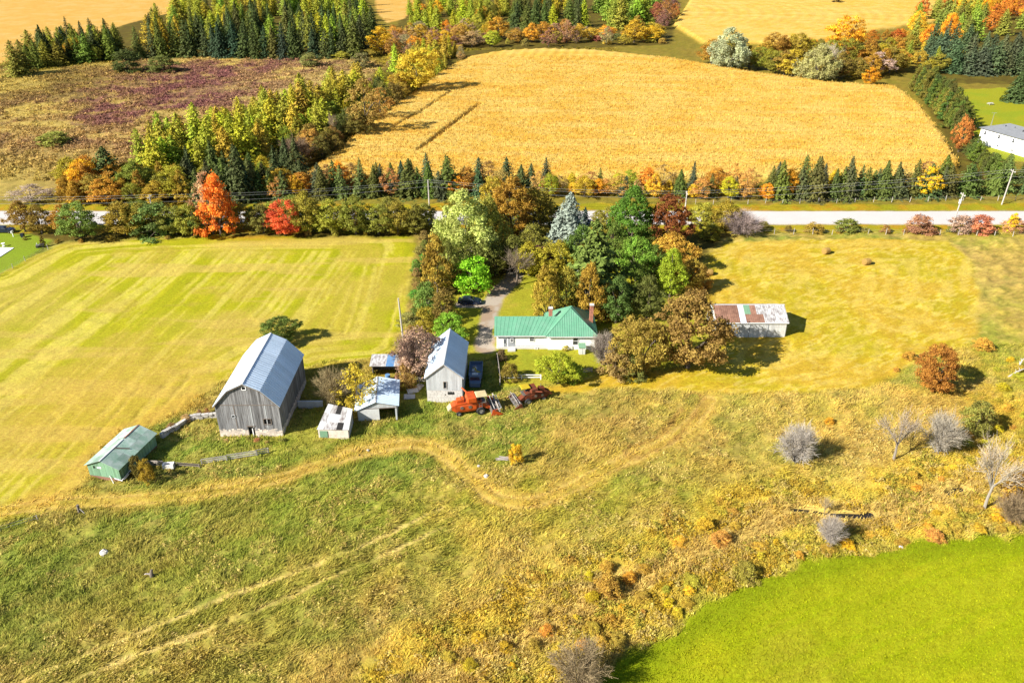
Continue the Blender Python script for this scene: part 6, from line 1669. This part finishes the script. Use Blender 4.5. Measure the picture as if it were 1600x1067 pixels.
def car(px, py, rz, label, paint='car_paint', ln=4.7):
    X, Y = G(px, py)
    root = empty('parked_car', (X, Y, zat(X, Y) + 0.02), rz, label, 'car')
    s = ln / 4.6
    b = MB()
    loft_x(b, [(-2.3 * s, 0.78, 0.35, 0.78), (-2.2 * s, 0.86, 0.25, 0.92), (-1.2 * s, 0.9, 0.2, 1.0), (0.9 * s, 0.9, 0.2, 0.98), (1.9 * s, 0.86, 0.22, 0.84), (2.3 * s, 0.74, 0.3, 0.66)])
    b.build('body', M[paint], root)
    c = MB()
    c.hull([(-1.75 * s, -0.8, 0.95), (1.0 * s, -0.8, 0.95), (1.0 * s, 0.8, 0.95), (-1.75 * s, 0.8, 0.95)], [(-1.1 * s, -0.62, 1.42), (0.3 * s, -0.62, 1.42), (0.3 * s, 0.62, 1.42), (-1.1 * s, 0.62, 1.42)])
    c.build('glasshouse', M['glass'], root)
    MB().hull([(-1.12 * s, -0.64, 1.41), (0.32 * s, -0.64, 1.41), (0.32 * s, 0.64, 1.41), (-1.12 * s, 0.64, 1.41)], [(-1.0 * s, -0.55, 1.47), (0.2 * s, -0.55, 1.47), (0.2 * s, 0.55, 1.47), (-1.0 * s, 0.55, 1.47)]).build('roof', M[paint], root)
    for y in (-1, 1):
        MB().tube((-0.4 * s, y * 0.81, 0.96), (-0.4 * s, y * 0.63, 1.42), 0.04, n=4).build('door_pillar', M[paint], root)
        MB().box(0.75 * s, 0.95 * s, min(y * 0.88, y * 1.05), max(y * 0.88, y * 1.05), 0.95, 1.08).build('mirror', M[paint], root)
        MB().obox((2.2 * s, y * 0.55, 0.62), (0.07, 0, 0), (0, 0.18, 0), (0, 0, 0.07)).build('headlight', M['white_paint'], root)
        MB().obox((-2.28 * s, y * 0.6, 0.72), (0.05, 0, 0), (0, 0.16, 0), (0, 0, 0.08)).build('tail_light', M['combine_red'], root)
        for x in (-1.35, 1.35): wheel(root, (x * s, y * 0.8, 0.31), 0.32, 0.22)


car(734, 474, math.radians(-3), 'dark blue sedan parked on the gravel spur off the driveway')
car(8, 363, math.radians(0), 'dark blue car parked beside the road at the lawn edge')


def wagon():
    X, Y = G(743, 592)
    root = empty('farm_wagon', (X, Y, zat(X, Y)), math.radians(90), 'blue flatbed truck loaded with junk in the shade of the small barn', 'truck')
    MB().box(-0.6, 4.2, -1.1, 1.1, 0.75, 0.9).build('bed', M['blue_paint'], root)
    MB().box(-0.6, 4.2, -1.14, -1.02, 0.9, 1.4).build('side_board', M['blue_paint'], root)
    MB().box(-0.6, 4.2, 1.02, 1.14, 0.9, 1.4).build('side_board', M['blue_paint'], root)
    MB().box(4.15, 4.25, -1.02, 1.02, 0.9, 1.4).build('tail_board', M['blue_paint'], root)
    loft_x(MB(), [(-2.9, 0.85, 0.5, 1.2), (-1.9, 0.95, 0.45, 1.3), (-1.7, 0.95, 0.45, 2.0), (-0.7, 0.95, 0.45, 2.05)]).build('cab', M['blue_paint'], root)
    MB().hull([(-1.95, -0.8, 1.32), (-1.95, 0.8, 1.32), (-1.72, 0.75, 1.9), (-1.72, -0.75, 1.9)], [(-1.9, -0.8, 1.3), (-1.9, 0.8, 1.3), (-1.69, 0.75, 1.9), (-1.69, -0.75, 1.9)]).build('windshield', M['glass'], root)
    MB().box(-1.5, -0.75, -0.5, 0.5, 2.06, 2.1).build('roof_plate', M['white_metal'], root)
    for x in (-2.2, 2.6):
        for s in (-1, 1): wheel(root, (x, s * 0.9, 0.42), 0.45, 0.28)
    rr = random.Random(3)
    for i in range(9):
        x, y, a = rr.uniform(0, 3.7), rr.uniform(-0.7, 0.7), rr.uniform(0, 3)
        o = MB().obox((0, 0, 0.2), (0.3 * math.cos(a), 0.3 * math.sin(a), 0.06), (-0.2 * math.sin(a), 0.2 * math.cos(a), 0), (0, 0, 0.2)).build('scrap_piece', M[rr.choice(['tarp_blue', 'white_metal', 'steel', 'yellow_paint', 'old_wood'])], None)
        o.location = (X - y, Y + x, zat(X, Y) + 0.9)
        tag(o, 'piece of scrap lying on the blue flatbed truck', 'scrap', 'junk on the flatbed')


wagon()


# ------------------------------------------------------------------ bales, poles, wires, fences and small things
def bale(px, py, rz, lab):
    X, Y = G(px, py)
    r = empty('hay_bale', (X, Y, zat(X, Y) - 0.03), rz, lab, 'hay bale', 'round bales on the hay field')
    mb = MB(); n = 20; rr = random.Random(px)
    rings = [(-0.72, 0.66), (-0.66, 0.74), (-0.2, 0.78), (0.25, 0.77), (0.66, 0.74), (0.72, 0.66)]
    P = [[Vector((x, math.cos(a) * k * rr.uniform(0.97, 1.03), 0.76 + math.sin(a) * k * 0.97)) for a in [2 * math.pi * i / n for i in range(n)]] for x, k in rings]
    for a, b in zip(P[:-1], P[1:]):
        for i in range(n): mb.face([a[i], a[(i + 1) % n], b[(i + 1) % n], b[i]], rr.random())
    mb.build('roll', M['hay'], r)
    for x in (-0.725, 0.725):
        e = MB()
        for k in range(5): e.tube((x, 0, 0.76), (x + (0.012 * (5 - k) if x > 0 else -0.012 * (5 - k)), 0, 0.76), 0.66 - k * 0.13, n=18, var=k / 5)
        e.build('end_spiral', M['hay'], r)


bale(1290, 397, 0.5, 'round hay bale nearest the road on the golden field')
bale(1353, 414, 0.35, 'round hay bale farther into the golden field')
bale(1107, 430, 0.2, 'round hay bale beside the orange-brown bush')


def utility_pole(px, by, ty, label, arms=1, lean=0.0, transformer=False, z_add=0):
    X, Y = G(px, by); h = hgt(by, ty)
    r = empty('utility_pole', (X, Y, zat(X, Y)), 0, label, 'utility pole', 'utility poles')
    MB().path([(0, 0, -0.5), (lean * 0.5, 0, h * 0.5), (lean, 0, h)], [0.19, 0.165, 0.13], 8).build('pole', M['pole_wood'], r)
    for k in range(arms):
        z = h - 0.5 - k * 0.9
        a = MB().box(lean - 0.07, lean + 0.07, -1.1, 1.1, z - 0.07, z + 0.07).build('cross_arm', M['pole_wood'], r)
        for y in (-0.95, 0.0, 0.95): MB().tube((lean, y, z + 0.06), (lean, y, z + 0.28), 0.06, 0.04).build('insulator', M['white_paint'], a)
    if transformer:
        MB().tube((lean - 0.35, -0.25, h - 2.6), (lean - 0.35, -0.25, h - 1.6), 0.32, n=12).build('transformer', M['white_metal'], r)
    return Vector((X + lean, Y, zat(X, Y) + h))


def wires(pts, label, offs, sag=0.9):
    mb = MB()
    o = pts[0]
    for dy, dz in offs:
        for a, b in zip(pts[:-1], pts[1:]):
            prev = None
            for i in range(11):
                t = i / 10
                p = a.lerp(b, t) + Vector((0, dy, dz - sag * 4 * t * (1 - t))) - o
                if prev is not None: mb.tube(prev, p, 0.026, n=4)
                prev = p
    w = mb.build('power_line', M['wire'], None, loc=tuple(o))
    return tag(w, label, 'power line')


p628 = utility_pole(630, 529, 464, 'lone leaning pole at the corner of the mown hay field', 0, -0.35)
p245 = utility_pole(245, 358, 304, 'utility pole rising from the hedge above the grey-green willow bush', 1)
p670 = utility_pole(671, 326, 281, 'utility pole beside the large pale willow', 1)
p1070 = utility_pole(1070, 332, 300, 'short utility pole beside the maroon tree', 1)
p1565 = utility_pole(1565, 320, 265, 'tall utility pole across the road near the spruces', 1, 0.35)
p1487 = utility_pole(1486, 360, 302, 'leaning utility pole with white transformer on the road bank', 1, 0.5, True)
wires([Vector((p245.x - 75, p245.y + 2, p245.z)), p245, p670, p1070], 'pale power wires running along the road from the hedge to the maroon tree', [(-0.95, -0.25), (0.95, -0.25), (0, -1.7)])
wires([p1070, p1565, Vector((p1565.x + 70, p1565.y, p1565.z))], 'pale power wires along the far side of the road', [(-0.95, -0.25), (0.95, -0.25), (0, -1.9)])


def wire_fence(pts_px, step, label, h=1.2, seed=0, rails=2):
    P = [Vector((*p, 0)) for p in W(pts_px)]
    o = P[0].copy(); o.z = zat(o.x, o.y)
    root = empty('post_fence', o, 0, label, 'fence')
    rr = random.Random(seed); tops = []
    for a, b in zip(P[:-1], P[1:]):
        n = max(1, int((b - a).length / step))
        for i in range(n):
            p = a.lerp(b, i / n); p.z = zat(p.x, p.y)
            q = p - o; l = rr.uniform(-0.12, 0.12); hh = h * rr.uniform(0.85, 1.15)
            MB().tube(q - Vector((0, 0, 0.3)), q + Vector((l, 0, hh)), 0.08, 0.06, n=6, var=rr.random()).build('post', M['pole_wood'], root)
            tops.append(q + Vector((l * 0.8, 0, h * 0.8)))
    for k in range(rails):
        mb = MB()
        for a, b in zip(tops[:-1], tops[1:]): mb.tube(a - Vector((0, 0, k * 0.4)), b - Vector((0, 0, k * 0.4)), 0.015, n=4)
        mb.build('wire', M['wire'], root)


wire_fence([(1180, 365), (1300, 366), (1440, 367), (1640, 370)], 4.2, 'post and wire fence along the bank between road and golden hay field', 1.5, 1)
wire_fence([(1060, 318), (1250, 317), (1450, 315), (1640, 314)], 4.5, 'post and wire fence in front of the spruces across the road', 1.4, 2)
wire_fence([(0, 432), (40, 408), (75, 388), (105, 378)], 4.0, 'weathered post fence between clipped lawn and hay field', 1.1, 3)
wire_fence([(0, 828), (60, 812), (122, 796)], 4.0, 'old post fence ending at a thick post by the farm track', 1.1, 4)


def rail_fence(pts_px, label, h=1.1, m='old_wood', seed=0, rails=3, step=2.4, board=0.16):
    P = [Vector((*p, 0)) for p in W(pts_px)]
    o = P[0].copy(); o.z = zat(o.x, o.y)
    root = empty('rail_fence', o, 0, label, 'fence')
    rr = random.Random(seed)
    up = Vector((0, 0, 1))
    for a, b in zip(P[:-1], P[1:]):
        n = max(1, int((b - a).length / step)); d = (b - a).normalized(); nr = Vector((d.y, -d.x, 0))
        for i in range(n + 1):
            p = a.lerp(b, i / n); p.z = zat(p.x, p.y); q = p - o
            MB().obox(q + up * (h / 2 - 0.1), d * 0.07, nr * 0.07, up * (h / 2 + 0.1), rr.random()).build('post', M[m], root)
            if i < n:
                e = a.lerp(b, (i + 1) / n); e.z = zat(e.x, e.y); e -= o
                for k in range(rails):
                    z = h * (k + 0.8) / rails
                    A, B = q + up * (z + rr.uniform(-.05, .05)), e + up * (z + rr.uniform(-.08, .08))
                    MB().obox((A + B) / 2 - nr * 0.1, (B - A) / 2, nr * 0.025, up * board / 2, rr.random()).build('rail', M[m], root)


rail_fence([(316, 727), (355, 721), (402, 714), (420, 709)], 'grey pole rail fence closing the green barnyard', 1.0, 'pole_wood', 1)
rail_fence([(224, 727), (255, 728)], 'short rail fence stub between the green shed and the white trough', 0.9, 'old_wood', 2)
rail_fence([(274, 728), (312, 731)], 'broken low rail fence between the white trough and the pole rail fence', 0.7, 'timber', 3, 2)
rail_fence([(788, 593), (815, 592), (845, 592)], 'white pole rail fence along the edge of the farmhouse yard', 1.0, 'white_paint', 4, 2)
rail_fence([(776, 560), (779, 580), (781, 600)], 'tan board fence between the small barn and the farmhouse lawn', 1.2, 'old_wood', 5, 4)
rail_fence([(905, 585), (925, 581)], 'short grey board fence beside the small yellow-green tree', 0.9, 'old_wood', 6, 3)
rail_fence([(634, 600), (667, 597)], 'pale rail fence between the open shed and the small barn', 1.1, 'pole_wood', 7, 3)
rail_fence([(1020, 345), (1060, 348)], 'short rail fence beside the maroon tree', 1.0, 'old_wood', 8, 2)


def trough():
    X, Y = G(264, 730)
    r = empty('water_trough', (X, Y, zat(X, Y)), 0.1, 'small white feed trough in the barnyard fence line', 'trough')
    MB().box(-0.75, 0.75, -0.4, -0.34, 0, 0.75).build('side', M['white_paint'], r)
    MB().box(-0.75, 0.75, 0.34, 0.4, 0, 0.75).build('side', M['white_paint'], r)
    MB().box(-0.75, -0.69, -0.34, 0.34, 0, 0.75).build('end', M['white_paint'], r)
    MB().box(0.69, 0.75, -0.34, 0.34, 0, 0.75).build('end', M['white_paint'], r)
    MB().box(-0.69, 0.69, -0.34, 0.34, 0.02, 0.3).build('bottom', M['grey_paint'], r)


trough()


def stone_wall(pts_px, h, label, seed, name='stone_wall', m='stone'):
    P = [Vector((*p, 0)) for p in W(pts_px)]
    o = P[0].copy(); o.z = zat(o.x, o.y)
    root = empty(name, o, 0, label, 'wall')
    rr = random.Random(seed)
    for a, b in zip(P[:-1], P[1:]):
        d = (b - a).normalized(); nr = Vector((d.y, -d.x, 0)); L = (b - a).length
        z = 0
        while z < h:
            hh = rr.uniform(0.25, 0.4); u = 0
            while u < L:
                w = rr.uniform(0.4, 0.9)
                c = a + d * (u + w / 2) - o; c.z = zat(c.x + o.x, c.y + o.y) - o.z + z + hh / 2
                t = rr.uniform(-0.25, 0.25)
                MB().obox(c + nr * rr.uniform(-.06, .06), (d + nr * t * 0.3) * (w / 2 - 0.02), nr * rr.uniform(0.2, 0.32), Vector((0, 0, hh / 2 - 0.01)), rr.random()).build('stone', M[m], root)
                u += w
            z += hh


stone_wall([(252, 684), (272, 672), (296, 656), (335, 652)], 0.8, 'tumbled dry stone wall along the barnyard bank', 5, m='rock')
# yard wall between the barn and the lean-to
ax_, ay_ = G(466, 636); bx_, by_ = G(505, 637)
r = empty('yard_wall', (ax_, ay_, zat(ax_, ay_)), 0, 'straight concrete yard wall in the shadow of the gambrel barn', 'wall')
n = 3
for i in range(n):
    w = (bx_ - ax_) / n
    MB().box(i * w + 0.02, (i + 1) * w - 0.02, -0.1, 0.1, -0.4, 1.35, 0.3 + 0.2 * i).build('wall_panel', M['concrete'], r)
MB().box(-0.02, bx_ - ax_ + 0.02, -0.14, 0.14, 1.352, 1.43).build('coping', M['white_metal'], r)


def rocklike(name, px, py, s, label, cat, m='rock', seed=0, flat=0.7):
    X, Y = G(px, py); g = np.random.default_rng(seed)
    mb = MB(); n, k = 10, 6; P = []
    for j in range(k):
        ph = math.pi * (j + 0.5) / k
        P.append([Vector((math.cos(2 * math.pi * i / n) * math.sin(ph), math.sin(2 * math.pi * i / n) * math.sin(ph), math.cos(ph) * flat)) * s * g.uniform(0.8, 1.15) for i in range(n)])
    for a, b in zip(P[:-1], P[1:]):
        for i in range(n): mb.face([a[i], b[i], b[(i + 1) % n], a[(i + 1) % n]], g.uniform())
    mb.face(list(P[0])); mb.face(list(reversed(P[-1])))
    o = mb.build(name, M[m], None, loc=(X, Y, zat(X, Y) + s * flat * 0.35))
    return tag(o, label, cat)


rocklike('boulder', 163, 864, 0.55, 'pale boulder in the green rough pasture', 'boulder', seed=1)
rocklike('boulder', 760, 744, 0.38, 'white stone lying at the bend of the farm track', 'boulder', seed=2)
rocklike('boulder', 575, 702, 0.25, 'small grey stone beside the farm track below the lean-to', 'boulder', seed=3)
rocklike('boulder', 748, 728, 0.22, 'brown stone near the white stone at the track bend', 'boulder', seed=4)
rocklike('boulder', 1409, 852, 0.3, 'pale stone at the edge of the bright crop field', 'boulder', seed=6)
X, Y = G(237, 900)
r = empty('tree_stump', (X, Y, zat(X, Y)), 0.3, 'dark weathered stump standing in the green pasture', 'stump')
MB().path([(0, 0, -0.2), (0.05, 0, 0.5), (0.16, 0.05, 1.0)], [0.26, 0.2, 0.12], 9).build('trunk', M['timber'], r)
MB().path([(0, 0, 0.35), (-0.5, 0.1, 0.5), (-0.75, 0.2, 0.35)], [0.14, 0.1, 0.05], 7).build('root', M['old_wood'], r)
X, Y = G(124, 800)
r = empty('gate_post', (X, Y, zat(X, Y)), 0, 'thick dark post at the end of the old fence by the farm track', 'post')
MB().tube((0, 0, -0.4), (0.05, 0, 1.35), 0.2, 0.17, n=9).build('post', M['timber'], r)
MB().tube((0.1, 0, 0.9), (0.95, -0.3, 0.0), 0.06, n=6).build('brace', M['pole_wood'], r)
X, Y = G(787, 716)
for i in range(7):
    rr = random.Random(i)
    mb = MB().obox((0, 0, 0), (0.95 * rr.uniform(0.7, 1.1), rr.uniform(-.2, .2), 0), (0, 0.09, 0), (0, 0, 0.025), rr.random())
    o = mb.build('plank', M['old_wood'], None)
    o.location = (X + rr.uniform(-.25, .25), Y + (i % 4) * 0.22 - 0.3, zat(X, Y) + 0.22 + 0.06 * (i // 4)); o.rotation_euler = (0, rr.uniform(-.05, .05), rr.uniform(-0.25, 0.15))
    tag(o, 'grey weathered plank lying in the pile beside the orange-yellow bush', 'plank', 'plank pile')
for px, py, a, m, lab in ((645, 612, 0.4, 'white_metal', 'bent pale metal sheet lying in the weeds between the open shed and small barn'), (655, 604, 1.2, 'rust_streak', 'rust-streaked metal sheet leaning near the rail fence by the small barn'), (640, 622, 0.1, 'concrete', 'grey slab half sunk in weeds beside the open shed'), (534, 612, 0.3, 'white_metal', 'white metal sheet lying under the leafless grey-tan tree')):
    X, Y = G(px, py)
    o = MB().hull([(-0.9, -0.5, 0.05), (0.9, -0.5, 0.12), (0.9, 0.5, 0.3), (-0.9, 0.5, 0.42)], [(-0.9, -0.5, 0.09), (0.9, -0.5, 0.16), (0.9, 0.5, 0.34), (-0.9, 0.5, 0.46)]).build('scrap_sheet', M[m], None, loc=(X, Y, zat(X, Y) + 0.05))
    o.rotation_euler = (0, 0, a); tag(o, lab, 'scrap metal')
for px, py, ln, a, lab in ((1578, 587, 3.2, 0.25, 'bleached fallen log at the wooded end of the pasture'), (1590, 576, 2.2, 1.25, 'bleached broken snag leaning over the fallen log')):
    X, Y = G(px, py)
    r = empty('fallen_log', (X, Y, zat(X, Y)), 0.4, lab, 'log')
    d = Vector((math.cos(a), 0, math.sin(a)))
    MB().path([d * -0.3, d * ln * 0.5 + Vector((0, 0.08, 0.05)), d * ln], [0.2, 0.16, 0.08], 8).build('trunk', M['pale_bark'], r)
    for k in (0.5, 0.75):
        MB().path([d * ln * k, d * ln * k + Vector((0.15, 0.5, 0.35))], [0.08, 0.03], 6).build('branch', M['pale_bark'], r)
# things beside the parked car on the neighbour's lawn
X, Y = G(21, 370)
r = empty('white_post_box', (X, Y, zat(X, Y)), 0, 'white mailbox on a post at the lawn edge by the parked car', 'mailbox')
MB().box(-0.07, 0.07, -0.07, 0.07, -0.2, 1.05).build('post', M['white_paint'], r)
MB().box(-0.2, 0.2, -0.35, 0.3, 1.05, 1.35).tube((0, -0.35, 1.35), (0, 0.3, 1.35), 0.2, n=12).build('box', M['white_paint'], r)
X, Y = G(94, 362)
r = empty('white_drum', (X, Y, zat(X, Y)), 0, 'white lidded bin under the bronze ash trees', 'bin')
MB().tube((0, 0, 0), (0, 0, 0.85), 0.34, 0.38, n=14).build('body', M['white_paint'], r)
MB().tube((0, 0, 0.85), (0, 0, 0.95), 0.41, 0.36, n=14).build('lid', M['white_metal'], r)
X, Y = G(36, 371)
r = empty('dark_bin', (X, Y, zat(X, Y)), 0, 'dark lidded bin standing near the white mailbox', 'bin')
MB().hull([(-.3, -.3, 0), (.3, -.3, 0), (.3, .3, 0), (-.3, .3, 0)], [(-.38, -.38, .9), (.38, -.38, .9), (.38, .38, .9), (-.38, .38, .9)]).build('body', M['car_paint'], r)
MB().box(-.4, .4, -.4, .4, .9, .98).build('lid', M['car_paint'], r)
X, Y = G(63, 386)
r = empty('garden_mower', (X, Y, zat(X, Y)), 0.5, 'small dark ride-on mower beside the tiny clipped cedar', 'mower')
loft_x(MB(), [(-0.9, 0.35, 0.3, 0.6), (-0.2, 0.4, 0.3, 0.62), (0.2, 0.3, 0.3, 0.85), (0.9, 0.26, 0.35, 0.75)]).build('hood', M['steel'], r)
MB().box(-0.55, -0.1, -0.22, 0.22, 0.62, 0.75).box(-0.62, -0.52, -0.22, 0.22, 0.75, 1.05).build('seat', M['white_paint'], r)
for x, rr_ in ((-0.6, 0.26), (0.65, 0.18)):
    for s in (-1, 1): wheel(r, (x, s * 0.42, rr_), rr_, 0.2)
MB().tube((0.2, 0, 0.85), (0.0, 0, 1.0), 0.03).tube((0.0, 0, 0.98), (-0.02, 0, 1.02), 0.16, n=10).build('steering_wheel', M['rubber'], r)
X, Y = G(6, 385)
r = empty('sundial', (X, Y, zat(X, Y)), 0, 'small white garden ornament at the corner of the concrete pad', 'ornament')
MB().tube((0, 0, 0), (0, 0, 0.15), 0.35, n=10).tube((0, 0, 0.15), (0, 0, 0.7), 0.13, n=8).tube((0, 0, 0.7), (0, 0, 0.8), 0.42, n=12).build('pedestal', M['white_paint'], r)
q = W([(-60, 386), (22, 388), (0, 402), (-60, 440)])
mb = MB(); mb.hull([(a, b, -0.3) for a, b in q], [(a, b, 0.14) for a, b in q])
tag(mb.build('concrete_pad', M['white_paint'], None), 'white concrete pad on the clipped lawn', 'paving', None, 'structure')


# ------------------------------------------------------------------ water lying in the creek
def ribbon(name, pts, hw, z, m, label):
    V, Fc = [], []
    for i, p in enumerate(pts):
        a, b = Vector(pts[max(0, i - 1)]), Vector(pts[min(len(pts) - 1, i + 1)])
        d = (b - a).normalized(); nrm = Vector((-d.y, d.x))
        k = hw * (1 + 0.25 * math.sin(i * 1.3))
        V += [(p[0] - nrm.x * k, p[1] - nrm.y * k, z), (p[0] + nrm.x * k, p[1] + nrm.y * k, z)]
        if i: Fc.append([2 * i - 2, 2 * i - 1, 2 * i + 1, 2 * i])
    me = bpy.data.meshes.new(name); me.from_pydata(V, [], Fc); me.update(); me.materials.append(M[m])
    return tag(link(name, me), label, 'water', None, 'structure')


ribbon('creek_water', CREEK, 1.0, -0.52, 'water', 'narrow dark creek winding through straw coloured banks')
